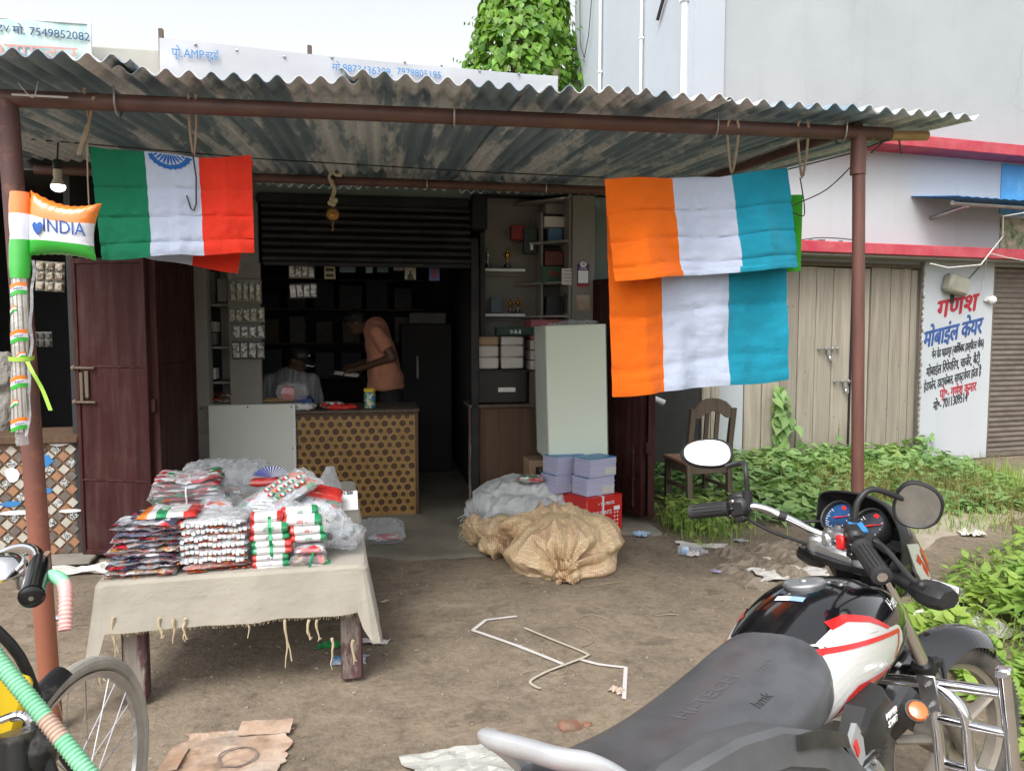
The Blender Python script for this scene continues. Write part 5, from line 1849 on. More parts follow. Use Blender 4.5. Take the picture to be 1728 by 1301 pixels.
roll('red white green roll, second from the top of the third stack',X(118),X(540),Y(650),Y(768),.05,'RWG',g3,'हिन्द','film_green')
roll('red white green roll, third from the top of the third stack',X(112),X(552),Y(770),Y(850),.04,'RWG',g3,'हिन्द','navy')
roll('roll with a green left end and red right end, fourth from the top',X(130),X(582),Y(846),Y(926),.035,'GWR',g3,'हिन्द','film_green')
roll('thin roll with a long green left end, fourth from the table',X(140),X(582),Y(918),Y(996),.03,'GWR',g3)
roll('red white green roll lettered D, third from the table',X(140),X(545),Y(985),Y(1060),.03,'RWG',g3,'D Z','navy')
roll('red white green roll lettered I, second from the table',X(140),X(552),Y(1052),Y(1124),.03,'RWG',g3,'I','navy')
roll('red white green roll lettered N, lowest of the third stack',X(148),X(560),Y(1116),Y(1192),.025,'RWG',g3,'N','navy')
roll('fat red ended roll, uppermost of the fourth stack',X(445),X(850),Y(492),Y(582),.10,'RWG',g4,'जय','film_green')
roll('fat roll with a round red end and red lettering, fourth stack',X(460),X(892),Y(578),Y(692),.07,'RWG',g4,'जय •','film_red')
roll('red white green roll under the fat roll, fourth stack',X(535),X(930),Y(690),Y(780),.05,'RWG',g4,'जय •','film_red')
roll('red white green roll above the straw packets, fourth stack',X(552),X(942),Y(776),Y(858),.045,'RWG',g4,'हिन्द','film_green')
roll('red white green roll lying lowest in the fourth stack',X(560),X(985),Y(1066),Y(1160),.03,'RWG',g4,'हिन्द','film_green')
(ua,za),(ub,zb)=tz(X(338),Y(560),.0),tz(X(365),Y(990),-.02)
t=thing('green_strap','green plastic strap round the upper rolls of the third stack','strap',TB.o,TA)
mb=MB(); mb.sheet(lambda s,q:Vector((lerp(ua,ub,q)+(s-.5)*.014,-.012-.012*math.sin(q*3.1)+.008*math.sin(q*19),lerp(za,zb,q))),2,16,.0015)
mb.build('strap_band',M['green_strap'],t)
def bag(label,px,py,v,w,d,h,m,rot=0.0,tilt=(0,0),seed=1,name='bag',cat='bag',film=True,group=None,pinch=.5,wr=.008):
 u,z=tz(px,py,v)
 t=thing(name,label,cat,TB.w(u,v,z),(tilt[0],tilt[1],TA+rot),group)
 mb=MB(); packet(mb,w,d,h,seed,wr,pinch=pinch); mb.v=[p-Vector((0,0,h/2)) for p in mb.v]
 mb.build('contents',M[m],t,sharp=0)
 if film:
  mb=MB(); packet(mb,w*1.1,d*1.1,h*1.25,seed+3,wr*1.5,pinch=.65); mb.v=[p-Vector((0,0,h*.62)) for p in mb.v]
  mb.build('clear_bag',M['clear_thin'],t,sharp=0)
 return t
bag('clear bag of white and orange scraps above the straw packet, fourth stack',X(765),Y(895),.09,.12,.12,.032,'pk_tricol',seed=4)
t=bag('straw coloured packet tied with a green band, fourth stack',X(750),Y(1000),.09,.145,.13,.05,'pk_tan',seed=6,pinch=.4)
mb=MB(); mb.tube(spline([(.0,-.07,-.03),(.01,-.085,0),(.02,-.07,.034),(.02,0,.045)],5),.006,6,flat=.4); mb.build('green_band',M['green_strap'],t)
for k,(px,py,w_,m_) in enumerate(((295,866,.235,'pk_tricol'),(290,881,.24,'film_red'))):
 u,z=tz(px,py,.12)
 t=thing('folded_flag_packet','long %s packet lying on the front left stack'%('orange white and green' if k==0 else 'shiny red'),'packet',TB.w(u-.02,.15,z),TA)
 mb=MB()
 packet(mb,w_,.2,.036,40+k,.004)
 mb.v=[p-Vector((0,0,.018)) for p in mb.v]
 if k==0:
  mb.m=[]
  for f_ in mb.f:
   x=sum(mb.v[i].x for i in f_)/len(f_)/w_+.5
   mb.m.append(0 if x<.18 else 1 if x<.32 else 2 if x<.48 else 1 if x<.8 else 3)
  mb.build('wrapper',[M['f_orange'],M['film_white'],M['film_green'],M['film_red']],t,sharp=0)
 else:
  mb.build('wrapper',M['film_red'],t,sharp=0)
  mb=MB()
  for q in range(40):
   x=r7.choice((-1,1))*r7.uniform(.02,.11)
   mb.ball((x,-.1+r7.uniform(-.004,.004),r7.uniform(-.012,.006)),.004,5,3)
  o=mb.build('gold_spangles',M['pk_fringe'],t); o['kind']='stuff'
u,z=tz(318,852,.5)
t=thing('tied_bundle','bundle of clear bags with tricolour paper flags tied with white string','bundle',TB.w(u,.56,z),TA+.05)
for k in range(8):
 mb=MB(); packet(mb,.30+r7.uniform(-.02,.02),.3,.022,60+k,.008); mb.v=[p+Vector((r7.gauss(0,.003),0,k*.018-.02+.016*(abs(p.x)/.15)*(k-3.5)*.4)) for p in mb.v]
 mb.build('flat_bag',M['pk_pink'] if k%3 else M['pk_tricol'],t,sharp=0)
mb=MB(); mb.tube(spline([(.0,-.15,-.03),(.004,-.165,.03),(.0,-.15,.10),(.0,.0,.135)],5),.004,6); mb.tube([(.004,-.16,.02),(-.02,-.165,-.015)],.003,5); mb.build('string',M['white'],t)
mb=MB(); packet(mb,.33,.34,.17,71,.014,pinch=.6); mb.v=[p-Vector((0,0,.03)) for p in mb.v]; mb.build('clear_bag',M['clear_thin'],t,sharp=0)
bag('pink and white flat packet bridging the second and third stacks',372,876,.22,.25,.22,.03,'pk_pink',.1,(0,-.05),11,'flat_packet','packet')
bag('large empty clear bag at the back of the table by the grey panel',385,805,1.25,.50,.34,.16,'clear',.1,(.1,.05),15,'clear_bag','bag',False,None,.5,.022)
bag('crumpled clear bag with green leaves of paper in the middle of the table',372,850,.62,.2,.22,.12,'clear',.5,(0,.2),16,'clear_bag','bag',False,None,.5,.02)
bag('rounded bag with a red and white print in the middle of the table',365,858,.40,.13,.16,.09,'pk_tricol',.3,(0,.2),17,'printed_bag','bag')
t=bag('long clear bag of small tricolour badges lying aslant over the stacks',468,838,.42,.36,.20,.06,'pk_tricol',.35,(.25,-.48),18,'badge_bag','bag')
mb=MB()
for k in range(9):
 mb.box((-.14+k*.011,-.07+.012*(k%2),.037+.002*k),(.006 if k%3 else .010,.07,.002),.5)
mb.build('stripe_print',M['white_print'],t)
bd_=[M['film_red'],M['film_white'],M['film_green']]
mb=MB()
for k in range(14):
 cx_,cy_=-.02+(k%5)*.036+r7.gauss(0,.004),-.075+(k // 5)*.055
 for q in range(3):
  a0=.5
  pts=[(cx_+.017*math.cos(a),cy_+.013*math.sin(a)) for a in [i*math.pi/6 for i in range(12)]]
  lo_,hi_=-.017+q*.0113,-.017+(q+1)*.0113
  pl=[(max(min(x-cx_,hi_),lo_)+cx_,y) for x,y in pts]
  mb.prism(pl,.002,(0,0,.042+r7.random()*.001),None,q)
mb.build('badges',bd_,t)['kind']='stuff'
t=bag('red white and green lettered packet behind the fourth stack',540,850,.46,.21,.16,.075,'pk_tricol',.0,(.35,.25),19,'lettered_packet','packet')
mb=MB(); packet(mb,.2,.1,.05,33,.004); mb.v=[p+Vector((.0,.03,.02)) for p in mb.v]; mb.build('red_band',M['film_red'],t,sharp=0)
letter('आजादी • अमृत',.035,M['white_print'],t,(0,-.085,.03),.8,rot=Matrix.Rotation(R(60),4,'X'))
u,z=tz(458,806,1.0)
t=thing('pinwheel_fan','folded paper fan with blue rays over red at the back of the table','paper fan',TB.w(u,1.0,z),TA)
mb=MB()
N_=15
for k in range(N_):
 a0,a1=math.pi*(.08+.84*k/N_),math.pi*(.08+.84*(k+1)/N_)
 am=(a0+a1)/2
 mb.add([(0,0,0),(math.cos(a0)*.1,0,math.sin(a0)*.065),(math.cos(am)*.1,-.008,math.sin(am)*.065),(math.cos(a1)*.1,0,math.sin(a1)*.065)],[(0,1,2),(0,2,3)],[1,0])
mb.build('rays',[M['white'],mat('fan blue',(.02,.08,.4),None,rough=.6)],t,sharp=0)
mb=MB(); packet(mb,.17,.08,.05,44,.006); mb.v=[p+Vector((-.03,.0,-.05)) for p in mb.v]; mb.build('red_base',M['film_red'],t,sharp=0)
u,z=tz(552,822,1.1)
t=thing('cone_bag','peaked smoky clear bag standing at the back right of the table','bag',TB.w(u,1.1,z),TA)
rings=[]
for k in range(9):
 q=k/8
 r_=lerp(.13,.022,q**.8)
 rings.append([Vector((math.cos(a)*r_*(1+.2*noise.noise(Vector((a*2,q*5,1))))+.02*q,math.sin(a)*r_*.8*(1+.2*noise.noise(Vector((a*3,q*5,4)))),-.10+.22*q)) for a in [i*2*math.pi/20 for i in range(20)]])
mb=MB(); mb.loft(rings); mb.build('film',M['clear_dark'],t,sharp=0)
mb=MB(); packet(mb,.2,.16,.07,55,.012); mb.v=[p+Vector((.06,-.03,-.10)) for p in mb.v]; mb.build('contents',M['pk_tan'],t,sharp=0)
t=bag('clear bag holding two tricolour wrist bands at the right edge of the table',578,905,.26,.18,.26,.09,'clear',-.2,(0,.1),24,'band_bag','bag',False,None,.5,.014)
for k,(dx,dy) in enumerate(((-.05,-.02),(.02,-.01))):
 mb=MB()
 L_=.13
 mb.grid(lambda s,q:Vector((dx+.02*math.cos(6.283*s)+.012*q,dy-.05+L_*q,.012+.02*math.sin(6.283*s))),12,12,lambda s,q:1 if q<.25 else (2 if s<.4 else 3 if s<.6 else 0),cu=True)
 mb.build('wrist_band',[M['film_red'],M['film_white'],M['film_green'],M['navy']],t)
u,z=tz(575,845,.42)
t=thing('price_card','white card with a row of black letters in a clear sleeve','card',TB.w(u,.55,z-.03),TA)
mb=MB(); mb.box((0,0,0),(.17,.12,.004),Matrix.Rotation(R(40),3,'X')); mb.build('card',M['white'],t)
letter('BABNIN BBI',.03,M['black'],t,(0,.03,.035),.8,rot=Matrix.Rotation(R(40),4,'X'))
bag('crumpled clear film slumped over the gap between the first two stacks',296,872,.16,.17,.14,.07,'clear',.4,(.3,.1),26,'clear_film','bag',False,None,.5,.02)
bag('clear film bunched on top of the third and fourth stacks',478,862,.17,.20,.13,.06,'clear',-.3,(.2,.2),27,'clear_film','bag',False,None,.5,.02)
bag('crumpled clear film spilling down the right edge of the rolls',562,880,.12,.13,.15,.10,'clear',.6,(.3,.5),28,'clear_film','bag',False,None,.5,.02)
bag('flat clear packet with red and green print behind the tied bundle',350,822,.95,.34,.24,.05,'pk_pink',.2,(.1,.1),29,'flat_packet','packet')
bag('small heap of printed tricolour packets right of the paper fan',512,824,.85,.18,.18,.07,'pk_tricol',.7,(.1,-.2),30,'printed_packet','packet')
q=on_ground(636,900,.06)
t=thing('clear_bag','clear bag with pink and green print lying on the floor behind the table','bag',q,S.a)
mb=MB(); packet(mb,.42,.34,.16,77,.02,pinch=.6); mb.v=[p-Vector((0,0,.07)) for p in mb.v]; mb.build('film',M['clear'],t,sharp=0)
mb=MB(); packet(mb,.25,.1,.05,78,.01); mb.v=[p+Vector((.06,-.03,-.05)) for p in mb.v]; mb.build('contents',M['pk_pink'],t,sharp=0)
# ------------------------------------------------------------------ the heap of sacks
def sack_mat(name,c1,c2,c3,grid):
 t=NT(name)
 t.sset('Roughness',.42)
 f=t.noise(3.0,6,.6)
 col=t.ramp(f,[(.32,c1),(.5,c2),(.7,c3)])
 if grid:
  for ax in ((1,0,0),(0,1,.35),(.0,.5,1)):
   w_=t.n.new('ShaderNodeTexWave'); w_.wave_type='BANDS'
   w_.inputs['Scale'].default_value=grid; w_.inputs['Distortion'].default_value=.6
   mp=t.n.new('ShaderNodeMapping'); mp.vector_type='POINT'
   mp.inputs['Rotation'].default_value=(0,0,0) if ax[0] else ((0,0,R(90)) if ax[1]==1 else (0,R(90),R(20)))
   t.l.new(t.raw,mp.inputs['Vector'])
   t.l.new(mp.outputs[0],w_.inputs['Vector'])
   k=t.ramp(w_.outputs['Fac'],[(.82,W(0)),(.93,W(.45))])
   col=t.mix(k,col,(.68,.58,.38,1))
 t.color(col)
 t.bump(t.noise(18,7,.6,None,1.0),.6,.02)
 t.bump(t.noise(300,2),.15,.001)
 return t.m
M['sack_tan']=sack_mat('tan woven sack',(.34,.155,.07,1),(.50,.35,.20,1),(.42,.24,.15,1),22)
M['sack_white']=sack_mat('white woven sack',(.50,.52,.52,1),(.62,.64,.64,1),(.42,.43,.42,1),0)
def ridge(x,y,z):
 return 1-2.6*abs(noise.noise(Vector((x,y,z))))
def folds(p,seed,amp,s,g=None):
 """long crease-like ridges; g: a gathering point the creases run towards"""
 w_=Vector((noise.noise(p*s*.5+Vector((seed,0,0))),noise.noise(p*s*.5+Vector((0,seed,0))),0))*.12
 q=p+w_
 a=ridge(q.x*s+seed,q.y*s*.5,q.z*s)
 b=ridge(q.x*s*2.1,q.y*s*2.3+seed,q.z*s*1.1)
 c=noise.noise(Vector((q.x*s*5.1,q.y*s*4.1+seed,q.z*s*5)))
 h=a*.7+b*.35+c*.2
 if g:
  d=q-Vector(g)
  an,L=math.atan2(d.z*1.3+.02,d.x),d.length
  k=math.exp(-(L/.34)**2)*smooth(L/.05)
  h=h*(1-.75*k)+k*1.5*ridge(an*2.6,seed,L*2)
 return amp*(h-.35)
def blob(label,name,cat,origin,balls,voxel,m,amp,s,seed,g=None,it=6):
 t=thing(name,label,cat,origin)
 mb=MB()
 for c,r_,rot in balls:
  mb.ball(c,r_,20,14,0,Matrix.Rotation(rot,3,'Z'))
 out=remeshed(mb,voxel,lambda p,n:folds(p,seed,amp,s,g),it)
 out.v=[Vector((p.x,p.y,max(p.z,-.012))) for p in out.v]
 out.build('woven_cloth',m,t,sharp=0)
 return t
q0=on_ground(935,965,0)
t=blob('tan checked woven sack lying slumped in front of the white sack','woven_sack','sack',q0,[
((.08,.18,.13),(.32,.26,.20),0),((.26,.26,.13),(.19,.24,.20),.3),((-.10,.12,.08),(.2,.2,.13),.2),
((-.26,.42,.15),(.24,.10,.10),-.35),((-.44,.54,.12),(.15,.09,.11),0),((-.53,.57,.10),(.10,.07,.12),0),((-.36,.36,.06),(.16,.12,.07),0),
((.02,.42,.27),(.30,.07,.07),.1),((-.14,.30,.24),(.24,.06,.07),.5),((.10,.34,.30),(.16,.05,.06),-.5),((.04,-.06,.04),(.10,.09,.05),0),((.06,-.17,.02),(.06,.05,.02),.5),((.22,.04,.06),(.16,.14,.08),0)],.011,M['sack_tan'],.050,5.2,3,(.10,-.06,.04),4)
mb=MB()
for k in range(26):
 a=r7.uniform(0,6.28)
 p=Vector((-.60,.55,.10))+Vector((-.0-r7.random()*.03,r7.gauss(0,.04),r7.gauss(0,.05)))
 mb.tube([p+Vector((.05,0,0)),p+Vector((-.01,0,0)),p+Vector((-.03,r7.gauss(0,.02),-.02))],.0015,3)
o=mb.build('frayed_edge',M['tassel'],t); o['kind']='stuff'
q1=on_ground(870,890,0)
t=blob('white woven sack, half open, between the side counter and the tan sack','woven_sack','sack',q1,[
((0,.15,.15),(.36,.22,.22),0),((.26,.12,.19),(.28,.2,.15),-.15),((-.26,.02,.12),(.13,.15,.16),0),((.44,.02,.12),(.16,.14,.13),0),((.05,-.10,.12),(.34,.14,.16),-.1),((.10,.22,.32),(.30,.05,.06),.05),((.12,.02,.31),(.28,.045,.05),-.12)],.013,M['sack_white'],.036,4.8,9,(-.30,-.10,.08),4)
mb=MB()
for k in range(40):
 p=Vector((-.30+r7.gauss(0,.05),-.14,.10+r7.gauss(0,.05)))
 mb.tube([p,p+Vector((r7.gauss(0,.02),-.03,-.03+r7.gauss(0,.02)))],.003,3)
o=mb.build('frayed_edge',M['sack_white'],t); o['kind']='stuff'
mb=MB(); packet(mb,.2,.12,.05,91,.012); mb.v=[p+Vector((.12,-.02,.37)) for p in mb.v]; mb.build('contents',M['pk_pink'],t,sharp=0)
# ------------------------------------------------------------------ boxes and books by the right hand door
def sbox(name,label,cat,px,py,v,size,m,rot=0.0,bev=.006,group=None,part='case',zb=None):
 """box whose front bottom edge centre is seen at the picture point on plane v"""
 u,z=S.at(px,py,v)
 if zb is not None:
  z=zb
 t=thing(name,label,cat,S.w(u,v,z),S.a+rot,group)
 mb=MB(); mb.box((0,size[1]/2,size[2]/2),size,None,0,bev)
 mb.build(part,M[m],t)
 return t
cf=on_ground(1000,905,0)
t=thing('red_carton','red printed carton bound with a white strap under the lilac books','carton',cf,S.a+R(24))
mb=MB(); mb.box((.13,.16,.145),(.36,.30,.28),None,0,.006); mb.build('case',M['red_box'],t)
mb=MB(); mb.box((.13,.16,.288),(.362,.302,.008),None,0,.003); mb.box((.13,.008,.205),(.362,.004,.004)); mb.build('lid_flap',M['red_box'],t)
mb=MB(); bx(mb,.10,.115,.002,.312,.0,.295); mb.build('strap',M['white'],t)
letter('+ The PRINTS',.035,M['white_print'],t,(.14,.006,.235),.8); letter('THE PRINTS',.045,M['white_print'],t,(.10,.006,.165),.8)
mb=MB(); bx(mb,.215,.275,.002,.006,.175,.205); bx(mb,.135,.19,.002,.006,.03,.11)
for k in range(9):
 bx(mb,.22+(k%2)*.03,.232+(k%2)*.03,.004,.007,.15-(k // 2)*.03,.162-(k // 2)*.03)
mb.build('print',M['white_print'],t)
bdl=mat('blue book cover',(.03,.16,.42),(.08,.3,.4),8,.4)
for k,(dx,dy,z0,lab) in enumerate(((.12,.14,.295,'lower lilac edged book bundle at the front on the red carton'),(.13,.13,.44,'upper lilac edged book bundle with a blue cover at the front'),(-.02,.36,.295,'lower lilac edged book bundle at the back beside the cardboard box'),(-.01,.35,.44,'upper lilac edged book bundle at the back beside the cardboard box'))):
 w_=Matrix.Rotation(S.a+R(24),3,'Z')@Vector((dx,dy,0))
 t=thing('book_bundle',lab,'books',cf+w_+Vector((0,0,z0)),S.a+R(24)+(.04 if k%2 else-.03),'lilac edged book bundles')
 mb=MB()
 for q in range(9):
  mb.box((r7.gauss(0,.0015),r7.gauss(0,.0015),.008+q*.0155),(.27,.19,.0145),None,0,.002)
 mb.build('books',M['paper_lilac'],t)
 mb=MB(); mb.box((0,0,.1425),(.272,.192,.004)); mb.build('cover',bdl,t)
 mb=MB(); mb.box((.07,-.0955,.04),(.115,.004,.05)); mb.build('white_spines',M['paper_white'],t)
u,z=S.at(915,812,-.25)
t=thing('cardboard_box','brown cardboard box with a dark printed panel behind the white sack','box',S.w(u+.02,-.25,0),S.a)
mb=MB(); mb.box((0,.14,.24),(.26,.26,.47),None,0,.005); mb.build('case',M['cardboard'],t)
mb=MB(); mb.box((.0,.006,.39),(.15,.004,.06)); mb.build('printed_panel',M['black'],t); letter('DOMS',.042,M['cardboard'],t,(0,.002,.39),.8)
(ua,zt),(ub,_)=S.at(927,548,-.62),S.at(1028,553,-.62)
zb=S.at(918,776,-.62)[1]
t=thing('white_box','tall white box wrapped in clear plastic standing on the lilac books','box',S.w((ua+ub)/2,-.62,zb),(0,R(-1.6),S.a))
mb=MB(); mb.box((0,.22,(zt-zb)/2),(ub-ua,.44,zt-zb),None,0,.006); mb.build('case',M['white_sheet'],t)
mb=MB(); mb.box((0,.22,(zt-zb)/2),(ub-ua+.012,.452,zt-zb+.006),None,0,.01); mb.build('plastic_wrap',M['clear_thin'],t)
mb=MB(); packet(mb,.3,.2,.03,3,.014); mb.v=[p+Vector((.04,.1,zt-zb)) for p in mb.v]; mb.build('wrap_end',M['clear'],t,sharp=0)
# ------------------------------------------------------------------ goods in the right alcove
mb=MB()
sh_=thing('shelf_unit','cream shelf unit built into the corner beside the sticker pillar','shelf',S.o,S.a)
for k,py in enumerate((340,411,480,536)):
 z=S.at(940,py,.12)[1]
 mb=MB(); mb.prism([(1.42,.42),(1.86,.42),(1.86,.0),(1.80,.0),(1.50,.30)],.02,(0,0,z)); mb.build('shelf_board',M['plaster'],sh_)
mb=MB(); bx(mb,1.835,1.858,.0,.40,1.55,2.72,.003); bx(mb,1.63,1.648,.18,.41,1.55,2.6,.003); mb.build('upright',M['plaster'],sh_)
for k,(pz,lab) in enumerate(((455,'upper'),(530,'lower'))):
 u,z=S.at(846,pz,.36)
 mb=MB(); mb.box((0,0,-.012),(.40,.16,.026),None,0,.003)
 st_=thing('wall_shelf','%s white wall shelf carrying trophies'%lab,'shelf',S.w(u,.34,z),S.a)
 mb.build('board',M['white_paint'],st_)
 mb=MB(); mb.box((0,.06,-.04),(.36,.03,.035),None,0,.003); mb.build('cleat',M['plaster'],st_)
def trophy(px,py,v,h,label,m):
 u,z=S.at(px,py,v)
 t=thing('trophy',label,'trophy',S.w(u,v,z),S.a)
 mb=MB(); mb.lathe([(.20,0),(.20,.12),(.13,.13),(.13,.2),(.001,.205)],n=14); mb.v=[p*h for p in mb.v]; mb.build('base',M['black_gloss'],t)
 mb=MB(); mb.lathe([(.05,.2),(.035,.3),(.05,.38),(.09,.5),(.14,.62),(.15,.70),(.10,.76),(.05,.79),(.045,.84),(.065,.88),(.04,.94),(.01,1.0)],n=14)
 for s_ in (-1,1):
  mb.tube(spline([(s_*.10,0,.74),(s_*.21,0,.72),(s_*.20,0,.60),(s_*.11,0,.54)],4),.018,6)
 mb.v=[p*h for p in mb.v]
 mb.build('cup',m,t)
brass=mat('brass',(.55,.30,.06),(.4,.2,.04),20,.25,1.0); silverm=mat('dull silver',(.4,.38,.33),None,rough=.3,metal=1.0)
trophy(823,452,.32,.17,'silver trophy cup, left one on the upper shelf',silverm)
trophy(856,452,.32,.175,'gold trophy cup, right one on the upper shelf',brass)
trophy(861,528,.32,.13,'small gold trophy, left of the pair on the lower shelf',brass)
trophy(874,528,.32,.14,'small gold trophy, right of the pair on the lower shelf',brass)
def card(name,label,cat,px0,py0,px1,py1,v,m,thick=.02,part='case',group=None,rot=0.0):
 (ua,za),(ub,zb_)=S.at(px0,py0,v),S.at(px1,py1,v)
 t=thing(name,label,cat,S.w((ua+ub)/2,v,zb_),S.a+rot,group)
 mb=MB(); mb.box((0,thick/2,(za-zb_)/2),(abs(ub-ua),thick,za-zb_),None,0,min(.004,thick*.3)); mb.build(part,m if not isinstance(m,str) else M[m],t)
 t['w'],t['h']=abs(ub-ua),za-zb_
 return t
dk=lambda n,c:mat(n,c,tuple(x*.7 for x in c[:3]),9,.6)
card('packet','blue foil sachet leaning on the lower white shelf','packet',828,502,847,528,.33,dk('grey blue foil',(.12,.16,.18)),.02)
card('carton','white box with a blue end on the corner shelf','box',919,365,953,384,.15,'paper_white',.12)
card('packet','blue and white packet under the white box on the corner shelf','packet',926,384,950,410,.16,dk('blue packet',(.12,.25,.45)),.06)
t=card('carton','small red box with a cream label fixed left of the corner shelf','box',863,380,888,405,.30,dk('dark red box',(.30,.03,.03)),.10)
card('carton','dark green box with a white tag hanging beside the red box','box',884,384,906,428,.26,dk('dark green box',(.03,.05,.045)),.08)
card('tag_card','small white tag on the dark green box','tag',895,410,900,422,.25,'white',.004)
card('carton','brown red box on the middle corner shelf','box',920,424,951,449,.17,dk('brown red box',(.20,.06,.045)),.12)
t=card('carton','green carton lettered in red under the brown red box','box',915,449,951,479,.14,dk('green box',(.03,.11,.06)),.12)
letter('Print',.09,M['sign_red'],t,(.02,-.002,t['h']*.55),.8)
t=card('price_card','white card with ruled lines against the green carton','card',948,453,972,481,-.01,'paper_white',.004)
mb=MB()
for k in range(4):
 mb.box((0,-.002,.03+k*.03),(.08,.002,.004))
mb.build('ruled_lines',M['black'],t)
card('packet','dark bag of bottles on the lowest corner shelf','bag',922,500,950,533,.16,dk('dark bag',(.02,.022,.025)),.10)
card('packet','row of small dark bottles on the lowest corner shelf','bottles',954,495,970,528,.05,dk('bottle dark',(.05,.05,.045)),.05)
card('carton','white box on the top corner shelf','box',921,343,951,362,.2,'plaster',.1)
t=card('payment_sticker','purple payment sticker with a round emblem on the cream pillar','sticker',974,446,994,484,-.024,dk('purple print',(.06,.02,.16)),.003,'sticker')
w_,h_=t['w'],t['h']
mb=MB(); mb.prism([(-w_*.42,h_*.16),(w_*.42,h_*.16),(w_*.42,h_*.72),(-w_*.42,h_*.72)],.001,(0,-.001,0),Matrix.Rotation(R(90),3,'X')); mb.build('white_panel',M['white_print'],t)
mb=MB(); mb.lathe([(w_*.34,0),(w_*.34,.003)],(0,0,h_*1.0),n=20,rot=Matrix.Rotation(R(90),3,'X')); mb.build('emblem_disc',dk('purple print rim',(.05,.02,.14)),t)
mb=MB(); mb.lathe([(w_*.27,0),(w_*.27,.001)],(0,-.003,h_*1.0),n=20,rot=Matrix.Rotation(R(90),3,'X')); mb.build('emblem_white',M['white_print'],t)
letter('पे',.055,dk('purple ink',(.05,.02,.14)),t,(0,-.0055,h_*1.0),.9,extr=.0006)
letter('PhonePe',.022,M['white_print'],t,(0,-.002,h_*.80),.9,extr=.0006)
mb=MB(); bx(mb,-w_*.5,w_*.5,-.002,-.001,0,h_*.12); mb.build('red_foot',M['sign_red'],t)
t=card('torn_sticker','torn cream paper with a pale square on the lower pillar','sticker',973,498,995,524,-.024,'cardboard_pale',.003,'paper')
u,z=S.at(845,680,.03)
t=thing('metal_chest','black metal trunk with a white label on the wooden counter','trunk',S.w(u+.01,.03,.932),S.a)
mb=MB(); mb.box((0,.18,.145),(.47,.34,.29),None,0,.012); mb.build('case',M['black_gloss'],t)
mb=MB(); mb.box((0,.18,.285),(.48,.35,.02),None,0,.006); mb.build('lid',M['black'],t)
mb=MB(); mb.box((.045,.008,.12),(.15,.004,.038)); mb.build('label_plate',M['white'],t)
letter('• ~ ~',.02,M['black'],t,(.045,.004,.12),1.0)
k=0
for i in range(2):
 for j in range(3):
  (ua,za)=S.at(804+i*43,620-j*22,.02)
  t=thing('paper_ream','%s wrapped paper ream in the %s pile on the black trunk'%(('lowest','middle','topmost')[j],('left','right')[i]),'paper ream',S.w(ua+.098,.03+r7.gauss(0,.004),1.234+j*.101),S.a+r7.gauss(0,.02),'paper reams on the trunk')
  mb=MB()
  hh_=.099 if j<2 else .075
  def rm_f(p,hh_=hh_):
   return p
  mb.box((0,.14,hh_/2),(.196,.27,hh_),None,0,.012)
  mb.build('wrapped_paper',M['paper_white'] if not (i==0 and j==2) else M['cardboard'],t)
t=card('polythene_packet','dark green glossy packet with white figures lying on the reams','packet',838,552,902,566,.02,dk('dark green film',(.015,.05,.03)),.12)
letter('0-8-8',.05,M['white_print'],t,(.0,-.002,t['h']*.4),.9)
for k in range(5):
 u,z=S.at(930,600-k*17.5,.1)
 t=thing('guide_book','%s pink covered guide book in the pile behind the white box'%('lowest','second','middle','fourth','topmost')[k],'book',S.w(u,.06,1.22+k*.088),S.a+r7.gauss(0,.05),'guide books behind the white box')
 mb=MB(); mb.box((0,.12,.042),(.38,.24,.078),None,0,.005); mb.build('pages',M['paper_white'] if k<3 else dk('pink cover',(.42,.13,.14)),t)
 mb=MB(); mb.box((0,.12,.083),(.385,.245,.006)); mb.build('cover',dk('pink cover b',(.40,.14,.14)),t)
 if k==4:
  letter('GUIDE',.042,M['white_print'],t,(.02,-.002,.04),.9)
mb=MB(); bx(mb,1.50,1.86,.02,.40,0,1.21,.004)
t=thing('side_cabinet','plain dark cabinet carrying the guide books behind the white box','cabinet',S.o,S.a); mb.build('body',M['wood_dark'],t)
# ------------------------------------------------------------------ goods on the left inside wall, hanging cards
def hang_sheet(label,px0,py0,px1,py1,v,rows,cols,mcard,mitem,name='card_sheet',tilt=0.0):
 (ua,za),(ub,zb_)=S.at(px0,py0,v),S.at(px1,py1,v)
 w_,h_=abs(ub-ua),za-zb_
 t=thing(name,label,'packet sheet',S.w((ua+ub)/2,v,zb_),(0,tilt,S.a))
 mb=MB(); mb.box((0,.004,h_/2),(w_,.003,h_)); mb.build('backing_card',mcard,t)
 pm=MB(); packet(pm,w_/cols*.82,h_/rows*.8,.014,2.2,.003,nu=8,nv=8)
 pm.v=[Vector((p.x,-p.z,p.y)) for p in pm.v]
 me=pm.mesh('sachet',mitem,0)
 for i in range(cols):
  for j in range(rows):
   piece('sachet',me,t,((i+.5)/cols*w_-w_/2,.0,(j+.5)/rows*h_),(0,r7.gauss(0,.05),0))
 return t
ybl=print_mat('yellow grey blister',[(.22,.22,.12,1),(.32,.31,.24,1),(.10,.11,.09,1),(.4,.4,.34,1)],60)
slv_=print_mat('silver blister',[(.3,.3,.3,1),(.5,.5,.5,1),(.12,.12,.12,1),(.6,.6,.6,1)],60)
wh_=print_mat('white sachet',[(.6,.6,.6,1),(.7,.7,.7,1),(.3,.3,.3,1)],50)
crd=mat('grey card',(.18,.18,.15),None,rough=.6)
hang_sheet('yellow grey card of five packets on the left inside wall',387,472,442,512,.03,1,5,crd,ybl)
hang_sheet('card of clear packets, second row down on the left inside wall',385,518,447,545,.03,1,5,crd,ybl)
hang_sheet('card of three silver blister packs on the left inside wall',392,548,447,572,.03,1,4,crd,slv_)
